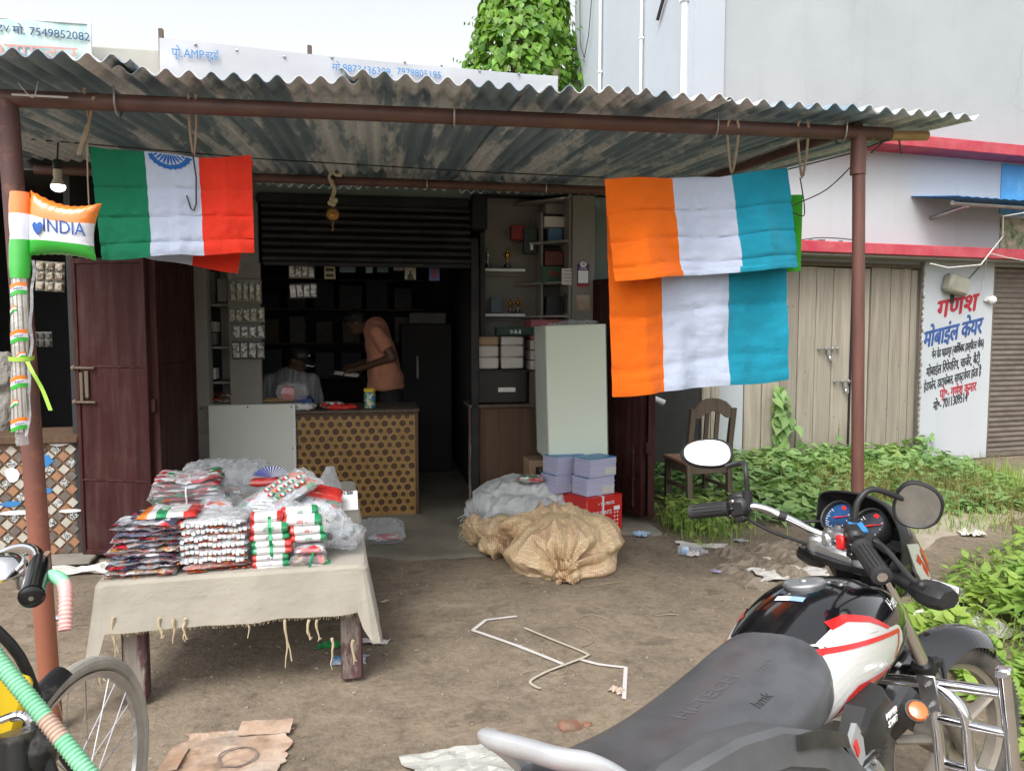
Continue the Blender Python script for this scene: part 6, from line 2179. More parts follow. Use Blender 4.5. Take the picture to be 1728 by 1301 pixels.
hang_sheet('lowest card of silver blister packs on the left inside wall',391,576,447,606,.03,1,4,M['black'],slv_)
card('poster','faded poster with drawn fruit and tools on the left inside wall','poster',395,443,440,470,.045,dk('poster grey',(.2,.19,.16)),.004)
for k,(a_,b_,c_,d_,mm) in enumerate(((343,455,354,512,'paper_white'),(354,458,364,512,'plaster'),(344,543,366,560,'paper_white'),(344,562,364,582,'plaster'),(344,588,355,640,'cardboard_pale'),(356,622,365,640,'white'),(366,470,384,510,'plaster'))):
 card('stock_box',('tall pale box','narrow grey box','flat white box','flat grey box','upright cream box','small white box','broad grey box')[k]+(' high' if k in (0,1,6) else ' low')+' on the left shelf behind the door post','box',a_,b_,c_,d_,.30-.02*k,mm,.12)
sf=thing('left_shelf','narrow grey shelf rack between the door post and the packet cards','shelf',S.o,S.a)
for py in (514,584,642):
 z=S.at(365,py,.3)[1]
 mb=MB(); bx(mb,-1.135,-.93,.14,.5,z-.02,z,.002); mb.build('shelf_board',M['plaster'],sf)
mb=MB(); bx(mb,-1.135,-.93,.5,.52,.9,2.6); mb.build('shelf_back',M['plaster'],sf)
hang_sheet('upper strip of four white sachets hanging inside the shutter',487,446,531,470,.25,1,4,crd,wh_,'sachet_strip')
hang_sheet('lower strip of four white sachets hanging inside the shutter',489,478,536,504,.25,1,4,M['black'],wh_,'sachet_strip',-.05)
for k,(a_,b_,c_,d_,cc,lab) in enumerate(((547,447,566,471,(.40,.38,.22),'yellowish printed card hanging under the shutter'),(573,449,600,460,(.10,.16,.2),'wide bluish card at the shutter edge'),(617,447,629,461,(.2,.28,.33),'slim pale blue card at the shutter edge'),(636,447,655,460,(.10,.16,.2),'dark blue card pair at the shutter edge'),(664,447,681,457,(.28,.3,.3),'small grey card tilted at the shutter edge'),(683,448,702,472,(.45,.43,.36),'cream card with a dark figure hanging under the shutter'),(724,448,742,474,(.10,.15,.35),'blue card with red shapes hanging under the shutter'))):
 t=card('hanging_card',lab,'card',a_,b_,c_,d_,.2,dk('card %d'%k,cc),.004,'card_face','cards hanging under the shutter')
 w_,h_=t['w'],t['h']
 mb=MB()
 if k==0:
  for q in range(2):
   bx(mb,-w_*.35,w_*.35,-.003,-.001,h_*(.14+.4*q),h_*(.34+.4*q))
  mb.build('print',M['black'],t)
 if k==5:
  mb.prism([(-w_*.3,0),(w_*.3,0),(w_*.2,h_*.3),(w_*.06,h_*.42),(w_*.1,h_*.6),(-w_*.1,h_*.6),(-w_*.06,h_*.42),(-w_*.25,h_*.3)],.002,(0,-.001,.002),Matrix.Rotation(R(90),3,'X')); mb.build('print',M['black'],t)
 if k==6:
  for q in range(3):
   mb.box((0,-.002,h_*(.25+.22*q)),(w_*.6,.002,h_*.1),Matrix.Rotation(R(-25),3,'Y'))
  mb.build('print',M['sign_red'],t)
bk_=thing('back_shelf','dark shelves of stock along the rear wall of the shop','shelf',S.o,S.a)
for z in (1.0,1.4,1.8,2.15):
 mb=MB(); bx(mb,-1.2,.75,2.75,3.15,z,z+.025); mb.build('shelf_board',M['wood_dark'],bk_)
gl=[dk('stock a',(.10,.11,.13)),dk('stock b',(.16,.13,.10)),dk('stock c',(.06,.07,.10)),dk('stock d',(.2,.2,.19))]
k=0
ww_=('wide','narrow','squat','tall','short','bulky','slim','small')
hh_=('leftmost','second from left','centre left','central','centre right','rightmost')
for j,z in enumerate((1.025,1.425,1.825)):
 for i in range(6):
  u=-1.05+i*.31
  w_,h_=r7.uniform(.18,.28),r7.uniform(.18,.33)
  t=thing('stock_carton','dim stock carton, %s on the %s rear shelf'%(hh_[i],('lower','middle','upper')[j]),'box',S.w(u,2.78,z),S.a,'dim cartons on the rear shelves')
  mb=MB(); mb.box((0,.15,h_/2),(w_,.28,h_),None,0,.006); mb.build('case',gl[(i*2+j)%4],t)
  k+=1
t=thing('dark_fridge','dark upright cupboard with a bright steel handle at the back right','cupboard',S.w(.72,1.9,0),S.a)
mb=MB(); mb.box((0,.3,.82),(.56,.6,1.64),None,0,.01); mb.build('body',M['hair'],t)
mb=MB(); mb.tube([(-.10,-.005,1.05),(-.10,-.04,1.08),(-.10,-.04,1.25),(-.10,-.005,1.28)],.012,8); mb.build('handle',M['white'],t)
t=thing('grey_carton','grey carton lying on top of the dark cupboard','box',S.w(.74,1.95,1.64),S.a)
mb=MB(); mb.box((0,.2,.06),(.4,.34,.12),None,0,.005); mb.build('case',gl[3],t)
u,z=S.at(624,684,.10)
t=thing('sweet_jar','plastic jar of green and yellow sweets with a yellow lid on the counter','jar',S.w(u,.10,.906),S.a)
mb=MB(); mb.lathe([(.042,0),(.048,.006),(.048,.12),(.044,.135),(.040,.14)],n=20); mb.build('jar_body',print_mat('wrapped sweets',[(.02,.22,.30,1),(.03,.3,.12,1),(.5,.45,.08,1),(.02,.12,.3,1),(.55,.55,.5,1)],55),t)
mb=MB(); mb.lathe([(.048,.14),(.050,.145),(.050,.165),(.046,.17)],n=20); mb.build('jar_lid',mat('yellow lid',(.65,.48,.03),None,rough=.35),t)
def cbag(label,px,py,v,w_,d_,h_,m,seed,name='bag',rot=0.0):
 u,z=S.at(px,py,v)
 t=thing(name,label,'bag',S.w(u,v,.906+(.06 if u<-.47 else 0)),S.a+rot)
 mb=MB(); packet(mb,w_,d_,h_,seed,.014,pinch=.4); mb.build('film',M[m],t,sharp=0)
 return t
cbag('bag with a red and a teal bundle inside on the counter',495,672,.16,.26,.22,.16,'clear',5)
cbag('round red bundle in the bag on the counter',487,664,.16,.12,.12,.13,'film_red',6,'red_bundle')
cbag('dark teal bundle in the bag on the counter',512,668,.18,.16,.14,.10,'navy',7,'teal_bundle')
cbag('white packet with a blue label at the counter edge',510,682,.06,.22,.14,.05,'film_white',8,'white_packet',-.2)
cbag('shiny red packet lying on the counter near the jar',578,686,.06,.24,.14,.035,'film_red',9,'red_packet')
cbag('tan crumpled packet behind the red packet on the counter',560,676,.16,.2,.14,.05,'pk_tan',10,'tan_packet')
t=thing('flag_bundle','bundle of paper flags on sticks lying on the grey panelled counter','flags',S.w(-.9,.12,.97),S.a)
for k in range(9):
 mb=MB(); y=.02*k
 mb.tube([(-.28,y,.01+.004*k),(.40+.02*(k%3),y-.05,.012)],.004,5); mb.build('stick',M['bamboo'],t)
 mb=MB(); mb.sheet(lambda s,q:Vector((-.3+.34*s+.02*(k%4),y+(q-.5)*.10,.02+.006*k+.012*math.sin(s*9+k))),10,3,.001,lambda s,q:0 if s<.34 else 1 if s<.66 else 2); mb.build('paper_flag',[M['film_red'],M['film_white'],M['film_green']],t)
tan_s=print_mat('tan sachet',[(.22,.17,.12,1),(.35,.30,.22,1),(.14,.10,.07,1),(.4,.35,.28,1)],45)
hang_sheet('sheet of tan sachets hanging in the dark left shop',57,441,108,492,-.75,3,3,crd,tan_s,'sachet_sheet',.06)
hang_sheet('dim sheet of sachets low in the dark left shop',54,560,88,585,-.4,2,3,crd,dk('dim sachet',(.08,.08,.08)),'sachet_sheet')
t=thing('stuffed_sack','grey stuffed sack standing in the dark left shop','sack',S.w(*(lambda q:(q[0],-.5,.86))(S.at(5,640,-.5))),S.a)
mb=MB()
for k in range(2):
 mb.ball((.0,0,.12+.26*k),(.13,.12,.18),14,10)
o_=remeshed(mb,.02,lambda p,n:folds(p,5,.012,9),3); o_.build('cloth',M['plaster'],t,sharp=0)
# ------------------------------------------------------------------ motorcycle (x forward, y left, z up; leaning on its side stand, bars turned right)
bike=thing('motorcycle','black white and red motorcycle with long black seat parked at the right front','motorcycle',(.445,1.32,0),(-.215,0,.765))
ST_A,ST_P=-.42,Vector((.88,0,.9))
ST_M=Matrix.Rotation(ST_A,3,Vector((-math.sin(R(26)),0,math.cos(R(26)))))
def steer(p):
 return ST_P+ST_M@(Vector(p)-ST_P)
def SB():
 mb=MB(); mb.fn=steer
 return mb
paint=mat('black gloss paint',(.006,.006,.008),None,rough=.12,coat=1.0)
silverp=mat('silver white panel paint',(.55,.55,.53),(.62,.62,.60),3,.3,coat=.6,dirt=.15,dscale=6)
redp=mat('red stripe paint',(.60,.015,.015),None,rough=.3,coat=.6)
seat_m=mat('black seat vinyl',(.045,.048,.053),(.085,.088,.096),2.6,.36,bump=.35,bscale=170,bdist=.0015,c3=(.055,.058,.064),rv=.22)  # base lifted above black to carry the sheen of the sky
gplas=mat('textured grey plastic',(.07,.073,.078),(.115,.118,.124),5,.5,bump=.3,bscale=400,bdist=.001,dirt=.15,dscale=7)
dusty=mat('dusty black plastic',(.015,.015,.015),(.10,.09,.08),5,.5,lo=.45,hi=.85)
tyre_m=mat('dusty tyre',(.03,.03,.03),(.14,.125,.105),7,.85,bump=.3,bscale=80)
alloy_m=mat('dusty alloy rim',(.42,.38,.32),(.30,.27,.23),8,.45,.5)
mirror_m=bpy.data.materials.new('mirror glass'); mirror_m.use_nodes=True
_p=mirror_m.node_tree.nodes['Principled BSDF']; _p.inputs['Metallic'].default_value=1; _p.inputs['Roughness'].default_value=.02; _p.inputs['Base Color'].default_value=(.86,.88,.9,1)
dm_=mat('dusty mirror glass',(.30,.30,.29),(.62,.61,.58),9,.15,.8,lo=.4,hi=.85,rv=.3)
# --- tank
TK=[(.26,.098,.775,.655),(.34,.134,.826,.640),(.44,.157,.870,.630),(.54,.168,.905,.627),(.63,.172,.921,.630),(.72,.170,.918,.638),(.80,.162,.899,.654),(.87,.140,.869,.678),(.925,.106,.835,.70),(.955,.065,.805,.73)]
TKS=spline(TK,5)
def tk(x):
 return interp(TKS,x)
def tank_side(x,z,side=-1,lift=.0016):
 w_,zt,zb_=tk(x)
 zc=lerp(zb_,zt,.50)
 k=(z-zc)/(zt-zc) if z>zc else (zc-z)/(zc-zb_)
 k=min(.999,max(0,k))
 s_=k**(2.3/2)
 return Vector((x,side*(w_*max(0,1-s_*s_)**(.5*2/2.4)+lift),z))
mb=MB()
rings=[]
for (x,w_,zt,zb_) in TKS:
 zc=lerp(zb_,zt,.50)
 ring=[]
 for j in range(40):
  a=2*math.pi*j/40
  c_,s_=math.cos(a),math.sin(a)
  z=zc+(zt-zc if s_>0 else zc-zb_)*math.copysign(abs(s_)**(2/2.3),s_)
  ring.append((x,w_*math.copysign(abs(c_)**(2/2.4),c_),z))
 rings.append(ring)
mb.loft(rings)
tank=mb.build('fuel_tank',paint,bike,sharp=60)
def decal(lower,upper,m,n=26,k=8,lift=.0016,name='decal'):
 """fill between two polylines given as [(x, z)] on both tank sides"""
 def along(pl,s):
  L=[0]
  for a,b in zip(pl,pl[1:]):
   L.append(L[-1]+math.hypot(b[0]-a[0],b[1]-a[1]))
  d=s*L[-1]
  for i in range(len(pl)-1):
   if d<=L[i+1]+1e-9:
    t_=(d-L[i])/max(1e-9,L[i+1]-L[i])
    return lerp(pl[i][0],pl[i+1][0],t_),lerp(pl[i][1],pl[i+1][1],t_)
  return pl[-1]
 for side in (-1,1):
  mb=MB()
  def f(s,t):
   a,b=along(lower,s),along(upper,s)
   return tank_side(lerp(a[0],b[0],t),lerp(a[1],b[1],t),side,lift)
  mb.grid(f,n,k,flip=side<0)
  mb.build(name,m,tank,sharp=0)
decal([(.275,.675),(.375,.668),(.473,.722),(.61,.716),(.679,.718),(.756,.752)],[(.285,.775),(.318,.824),(.40,.836),(.55,.820),(.742,.797),(.757,.775)],silverp,name='side_panel')
decal([(.318,.735),(.338,.772),(.386,.812),(.41,.815),(.735,.779)],[(.302,.735),(.330,.782),(.380,.824),(.41,.8265),(.735,.789)],redp,40,2,.0036,'red_stripe')
decal([(.735,.785),(.72,.755),(.69,.727)],[(.727,.785),(.712,.757),(.683,.729)],redp,16,2,.0036,'red_stripe')
decal([(.362,.664),(.434,.700),(.478,.713),(.608,.708),(.655,.714)],[(.378,.674),(.434,.716),(.478,.728),(.608,.718),(.655,.720)],redp,36,2,.0036,'red_stripe')
decal([(.41,.833),(.50,.824),(.60,.815),(.665,.804)],[(.425,.838),(.475,.852),(.53,.858),(.60,.840),(.665,.807)],silverp,20,5,.0016,'upper_panel')
decal([(.475,.850),(.53,.856),(.60,.838),(.668,.804)],[(.482,.866),(.54,.871),(.61,.850),(.682,.807)],redp,24,3,.0030,'red_flash')
letter('Hero',.036,M['white_print'],tank,(0,0,0),1,fn=lambda c:tank_side(.775+c.x,.842+c.z,-1,.002-c.y*.3),extr=.0006)
mb=MB(); mb.lathe([(.052,-.004),(.055,.006),(.05,.011),(.02,.013),(.002,.013)],(.625,0,.915),n=24); mb.lathe([(.012,.012),(.010,.016)],(.625,0,.915),n=10); mb.build('filler_cap',M['alloy'],tank)
def top_pt(x,y,lift=.002):
 w_,zt,zb_=tk(x)
 zc=lerp(zb_,zt,.5)
 c_=min(1,abs(y/w_))**(2.4/2)
 return Vector((x,y,zc+(zt-zc)*max(0,1-c_*c_)**(.5*2/2.3)+lift))
mb=MB(); mb.grid(lambda s,t:top_pt(.522+.020*t,.035-.075*s),8,3,lambda s,t:0 if s<.55 else 1,flip=True); mb.build('sticker',[M['white'],mat('pale blue print',(.25,.40,.58),None)],tank,sharp=0)
# --- seat
ST=spline([(.475,.045,.842,.815),(.455,.085,.853,.775),(.42,.132,.857,.712),(.35,.158,.845,.680),(.25,.166,.824,.672),(.12,.162,.808,.678),(-.02,.152,.801,.69),(-.16,.134,.808,.72),(-.29,.122,.824,.748),(-.36,.10,.828,.765),(-.385,.07,.822,.785)],5)
mb=MB()
rings=[]
for (x,w_,zt,zb_) in ST:
 ring=[]
 zc=lerp(zb_,zt,.45)
 for j in range(36):
  a=2*math.pi*j/36
  c_,s_=math.cos(a),math.sin(a)
  z=zc+(zt-zc if s_>0 else zc-zb_)*math.copysign(abs(s_)**(2/(2.1 if s_>0 else 4)),s_)
  ring.append((x,w_*math.copysign(abs(c_)**(2/2.5),c_),z))
 rings.append(ring)
mb.loft(rings)
seat=mb.build('seat',seat_m,bike,sharp=60)
def seat_top(x,y,lift=.001):
 for a,b in zip(ST,ST[1:]):
  if b[0]<=x<=a[0]:
   t_=(x-a[0])/(b[0]-a[0])
   w_,zt,zb_=(lerp(p,q,t_) for p,q in zip(a[1:],b[1:]))
   zc=lerp(zb_,zt,.45)
   c_=min(1,abs(y/w_))**(2.5/2)
   return Vector((x,y,zc+(zt-zc)*max(0,1-c_*c_)**(1/2.1)+lift))
 return Vector((x,y,.8))
sl_=mat('embossed seat print',(.10,.104,.11),None,rough=.45)
letter('HI-TECH',.05,sl_,seat,(0,0,0),1.15,rot=Matrix.Identity(4),fn=lambda c:seat_top(.10+c.x,-.015+c.y,.0008+c.z*.3),extr=.0008)
letter('RIDER',.020,sl_,seat,(0,0,0),1.1,rot=Matrix.Identity(4),fn=lambda c:seat_top(.27+c.x,-.06+c.y,.0008+c.z*.3),extr=.0006)
letter('hmk',.030,M['rubber'],seat,(0,0,0),1.1,rot=Matrix.Identity(4),fn=lambda c:seat_top(.15+c.x,-.110+c.y,.0012+c.z*.3),extr=.0008)
mb=MB(); bx(mb,-.40,.44,-.10,.10,.66,.70,.02); mb.build('seat_base',M['black'],bike)
# --- grab rail
rp=spline([(-.20,.125,.70),(-.27,.13,.76),(-.33,.125,.83),(-.375,.110,.872),(-.40,.075,.885),(-.40,0,.886),(-.40,-.075,.885),(-.375,-.112,.874),(-.33,-.125,.835),(-.27,-.13,.77),(-.20,-.125,.70)],6)
mb=MB(); mb.tube(rp,.031,14,flat=.55); mb.build('grab_rail',mat('silver grey rail',(.62,.63,.66),(.54,.55,.57),9,.35,.35,bump=.1,bscale=200),bike)
# --- side panel and plastics on the right
mb=MB()
rings=[]
for (x,z0,z1,y0,y1) in ((-.34,.62,.79,-.10,-.15),(-.24,.60,.825,-.11,-.19),(-.10,.58,.830,-.115,-.215),(.03,.55,.805,-.12,-.22),(.16,.52,.750,-.125,-.216),(.28,.49,.675,-.13,-.207),(.39,.46,.59,-.13,-.19),(.43,.46,.555,-.13,-.17)):
 r_=.022
 rings.append([(x,y0,z0),(x,y0,z1-.012),(x,lerp(y0,y1,.35),z1),(x,y1+.014,z1-.002),(x,y1+.002,z1-.012),(x,y1,z1-.07),(x,y1+.012,z1-.078),(x,y1+.03,z0)])
mb.loft(rings)
sp=mb.build('side_cover',gplas,bike,sharp=22)
mb=MB()
mb.prism([(.0,-.012),(.10,-.040),(.20,-.082),(.195,-.052),(.11,-.010),(.01,.012)],.006,(.06,-.214,.735),Matrix.Rotation(R(90),3,'X')); mb.v=[p+Vector((0,-.005,.028)) for p in mb.v]; mb.build('slot_shade_plate',dusty,sp)  # dark plate laid on the cover for the shade of a recessed slot
mb=MB()
mb.loft([[(.395,-.14,.60),(.36,-.15,.66),(.42,-.15,.705),(.535,-.15,.722),(.595,-.14,.65),(.575,-.14,.60),(.50,-.14,.57)],
[(.40,-.185,.615),(.375,-.19,.66),(.43,-.192,.698),(.53,-.192,.712),(.588,-.185,.65),(.565,-.185,.608),(.50,-.185,.585)],
[(.42,-.195,.63),(.40,-.198,.66),(.44,-.20,.685),(.52,-.20,.695),(.57,-.195,.65),(.55,-.195,.62),(.49,-.195,.605)]])
shr=mb.build('engine_shroud',dusty,bike,sharp=25)
for k,tx in enumerate(('POWER','START')):
 letter(tx,.018,M['white_print'],shr,(.535,-.2005,.652-.018*k),1,shear=.3)
mb=MB(); mb.prism([(.325,.655),(.372,.685),(.392,.655),(.386,.612),(.36,.597)],.012,(0,-.180,0),Matrix.Rotation(R(90),3,'X')); mb.build('white_cowl',mat('silver cowl paint',(.34,.35,.36),(.40,.41,.42),5,.35,.3),bike)
mb=MB(); mb.prism([(.338,.652),(.352,.66),(.358,.635),(.345,.625)],.003,(0,-.193,0),Matrix.Rotation(R(90),3,'X')); mb.build('red_cowl_flash',redp,bike)
# --- frame, engine, exhaust, rear wheel
mb=MB()
for pts,r_ in (([(.86,0,.93),(.92,0,.78)],.032),([(.88,0,.80),(.80,0,.55),(.66,0,.25)],.022),([(.86,0,.88),(.60,0,.72),(.2,0,.64),(-.4,.0,.72)],.02),([(.25,.1,.64),(.2,.1,.35),(.1,.1,.3)],.016),([(.25,-.1,.64),(.2,-.1,.35),(.1,-.1,.3)],.016),([(.15,.09,.33),(0,.1,.30)],.022),([(.15,-.09,.33),(0,-.1,.30)],.022)):
 mb.tube(pts,r_,10)
mb.build('frame',M['black'],bike)
mb=MB(); mb.box((.45,0,.30),(.34,.24,.20),None,0,.05); mb.lathe([(.10,0),(.105,.02),(.07,.04)],(.42,-.11,.30),n=20,rot=Matrix.Rotation(R(90),3,'X')); mb.lathe([(.11,0),(.11,.03),(.07,.05)],(.40,.11,.30),n=20,rot=Matrix.Rotation(R(-90),3,'X'))
eng=mb.build('engine',mat('dusty engine alloy',(.42,.40,.36),(.30,.28,.25),9,.5,.5),bike)
mb=MB(); mb.box((.57,0,.53),(.13,.15,.10),None,0,.02); mb.box((.58,-.09,.44),(.1,.05,.1),None,0,.02); mb.build('cylinder_head',M['alloy'],eng)
for k in range(7):
 mb=MB(); mb.box((.56+.003*k,0,.40+k*.018),(.15,.19,.007),None,0,.003); mb.build('cooling_fin',M['alloy'],eng)
mb=MB(); mb.tube(spline([(.63,-.03,.50),(.72,-.06,.42),(.70,-.10,.26),(.50,-.14,.2),(.2,-.16,.22),(-.1,-.17,.30)],5),.02,10); mb.tube([(.05,-.17,.27),(-.1,-.175,.30),(-.42,-.18,.38)],[.03,.045,.042],14); mb.build('exhaust',M['chrome'],bike)
def wheel(fnM,cx,cz,rad,name,mf):
 mb=MB(); mb.fn=fnM
 n_=56
 prof=[(rad-.062,.030),(rad-.045,.040),(rad-.018,.041),(rad-.004,.026),(rad,.008),(rad,-.008),(rad-.004,-.026),(rad-.018,-.041),(rad-.045,-.040),(rad-.062,-.030)]
 mb.grid(lambda s,t:(lambda q:Vector((cx+math.cos(6.28318*s)*q[0],q[1],cz+math.sin(6.28318*s)*q[0])))(prof[min(9,int(round(t*10))%10)]),n_,10,0,True,True)
 wh=mb.build(name,tyre_m,bike,sharp=50)
 mb=MB(); mb.fn=fnM
 for k in range(110):
  a=2*math.pi*k/110
  for s_ in (-1,1):
   mb.box((cx+math.cos(a)*(rad-.001),s_*.014,cz+math.sin(a)*(rad-.001)),(.010,.020,.008),Matrix.Rotation(-a+math.pi/2,3,'Y')@Matrix.Rotation(.6*s_,3,'Z'))
   mb.box((cx+math.cos(a)*(rad-.010),s_*.034,cz+math.sin(a)*(rad-.010)),(.006,.012,.014),Matrix.Rotation(-a+math.pi/2,3,'Y'))
 o=mb.build('tread',tyre_m,wh,sharp=0); o['kind']='stuff'
 mb=MB(); mb.fn=fnM
 p2=[(rad-.060,.031),(rad-.052,.034),(rad-.062,.024),(rad-.082,.016),(rad-.082,-.016),(rad-.062,-.024),(rad-.052,-.034),(rad-.060,-.031)]
 mb.grid(lambda s,t:(lambda q:Vector((cx+math.cos(6.28318*s)*q[0],q[1],cz+math.sin(6.28318*s)*q[0])))(p2[int(round(t*8))%8]),n_,8,0,True,True)
 mb.build('rim',alloy_m,wh,sharp=40)
 for k in range(5):
  a=2*math.pi*k/5+.4
  mb=MB(); mb.fn=fnM
  mb.tube([(cx+math.cos(a)*.04,0,cz+math.sin(a)*.04),(cx+math.cos(a)*(rad-.085),0,cz+math.sin(a)*(rad-.085))],[.024,.017],8,flat=.6); mb.build('spoke',alloy_m,wh)
 mb=MB(); mb.fn=fnM; mb.tube([(cx,-.06,cz),(cx,.06,cz)],.055,18); mb.tube([(cx,-.11,cz),(cx,.11,cz)],.012,8); mb.build('hub',alloy_m,wh)
AX=1.262
wheel(steer,AX,.305,.305,'front_wheel',None)
wheel(None,0,.305,.305,'rear_wheel',None)
mb=MB(); mb.grid(lambda s,t:(lambda a,y:Vector((math.cos(a)*.345,y,.305+math.sin(a)*(.345-.05*(2*t-1)**2))))(lerp(R(20),R(195),s),(t-.5)*.15),24,8); mb.build('rear_mudguard',M['black'],bike)
mb=MB(); mb.box((-.44,0,.70),(.07,.16,.08),None,0,.02); mb.build('tail_lamp',M['sign_red'],bike)
mb=MB(); mb.tube([(.25,.12,.25),(.30,.24,.09),(.31,.30,.055)],.011,8); mb.box((.31,.30,.052),(.05,.05,.012),None,0,.003); mb.build('side_stand',M['black'],bike)
mb=MB(); mb.tube([(.30,-.12,.27),(.30,-.26,.28)],.014,8); mb.tube([(.30,.12,.27),(.30,.26,.28)],.014,8); mb.tube([(.02,-.12,.33),(.02,-.24,.35)],.013,8); mb.build('foot_pegs',M['rubber'],bike)
mb=MB(); mb.tube([(.06,-.14,.33),(-.02,-.15,.62)],.018,8); mb.tube([(.06,.14,.33),(-.02,.15,.62)],.018,8); mb.build('rear_shocks',M['chrome'],bike)
# --- chrome leg guard
GX=.80
gd_=MB()
gd_.tube(spline([(GX-.02,.20,.62),(GX,-.02,.632),(GX,-.09,.632),(GX,-.19,.634),(GX,-.232,.615),(GX,-.262,.565),(GX,-.258,.48),(GX-.02,-.24,.32),(GX-.1,-.16,.22)],6),.0145,12)
lg=gd_.build('leg_guard',M['chrome'],bike)
for nm,pts,r_ in (('upper_bar',[(GX,-.19,.634),(GX+.005,-.27,.632),(GX+.005,-.352,.628)],.014),('outer_post',[(GX,-.366,.672),(GX,-.352,.50),(GX-.01,-.335,.30)],.0155),('inner_post',[(GX,-.198,.622),(GX,-.192,.5),(GX-.01,-.175,.28)],.0135),('cross_bar',[(GX,-.202,.548),(GX,-.345,.535)],.012),('cross_bar',[(GX,-.19,.436),(GX,-.338,.425)],.012)):
 mb=MB(); mb.tube(pts,r_,12); mb.build(nm,M['chrome'],lg)
mb=MB(); mb.box((GX,-.367,.680),(.036,.036,.024),None,0,.005); mb.build('post_cap',M['chrome'],lg)
mb=MB(); mb.box((GX-.018,-.196,.615),(.006,.045,.09),None,0,.004); mb.build('clamp_plate',M['steel'],lg)
for z in (.638,.588):
 mb=MB(); mb.tube([(GX-.02,-.196,z),(GX-.034,-.196,z)],.009,6); mb.tube([(GX-.034,-.196,z),(GX-.044,-.196,z)],.005,6); mb.build('bolt',M['steel'],lg)
mb=MB(); mb.lathe([(.023,0),(.023,.012),(.02,.017),(.01,.019)],(GX-.135,-.205,.61),n=20,rot=Matrix.Rotation(R(90),3,'X')@Matrix.Rotation(R(-50),3,'X')@Matrix.Rotation(R(-40),3,'Y')); mb.build('reflector',mat('amber lens',(.62,.13,.015),None,rough=.25,coat=.6),bike)
mb=MB(); mb.lathe([(.024,-.008),(.0265,0),(.0265,.009)],(GX-.133,-.203,.61),n=20,rot=Matrix.Rotation(R(90),3,'X')@Matrix.Rotation(R(-50),3,'X')@Matrix.Rotation(R(-40),3,'Y')); mb.build('reflector_rim',M['black'],bike)
# --- fork, clamps
fd=Vector((.362,0,-.66)).normalized()
for s_ in (-1,1):
 a=Vector((.882,s_*.092,.955)); b=a+fd*.42; c=Vector((AX-.005,s_*.092,.305))
 mb=SB(); mb.tube([a,b],.0205,14); fk=mb.build('fork_leg',M['chrome'],bike)
 mb=SB(); mb.tube([b-fd*.03,b,c],[.026,.027,.028],14); mb.build('fork_slider',mat('grey slider',(.30,.29,.26),(.36,.34,.30),12,.4,.7),fk)
 mb=SB(); mb.tube([b-fd*.045,b-fd*.012],.030,14); mb.box(b-fd*.03+Vector((.03,s_*.006,.006)),(.05,.03,.025),None,0,.005); mb.build('dust_seal',M['black'],fk)
mb=SB()
mb.prism([(-.045,-.13),(.03,-.12),(.05,0),(.03,.12),(-.045,.13),(-.07,.05),(-.07,-.05)],.018,(.875,0,.925)); mb.build('lower_yoke',M['black_gloss'],bike)
mb=SB(); mb.box((.868,0,.952),(.080,.15,.040),None,0,.012); mb.box((.868,0,1.002),(.060,.10,.024),None,0,.008)
for s_ in (-1,1):
 mb.box((.868,s_*.034,.985),(.070,.036,.046),None,0,.010); mb.lathe([(.035,-.03),(.035,.026),(.028,.034)],(.862,s_*.078,.95),n=16)
yk=mb.build('handlebar_clamp',M['alloy'],bike)
for dx in (-.02,.02):
 for s_ in (-1,1):
  mb=SB(); mb.tube([(.868+dx,s_*.034,1.0),(.868+dx,s_*.034,1.020)],.009,6); mb.build('clamp_bolt',M['steel'],yk)
mb=SB(); mb.lathe([(.02,0),(.02,.02),(.012,.022)],(.905,0,.945),n=14); mb.build('ignition',M['black'],yk)
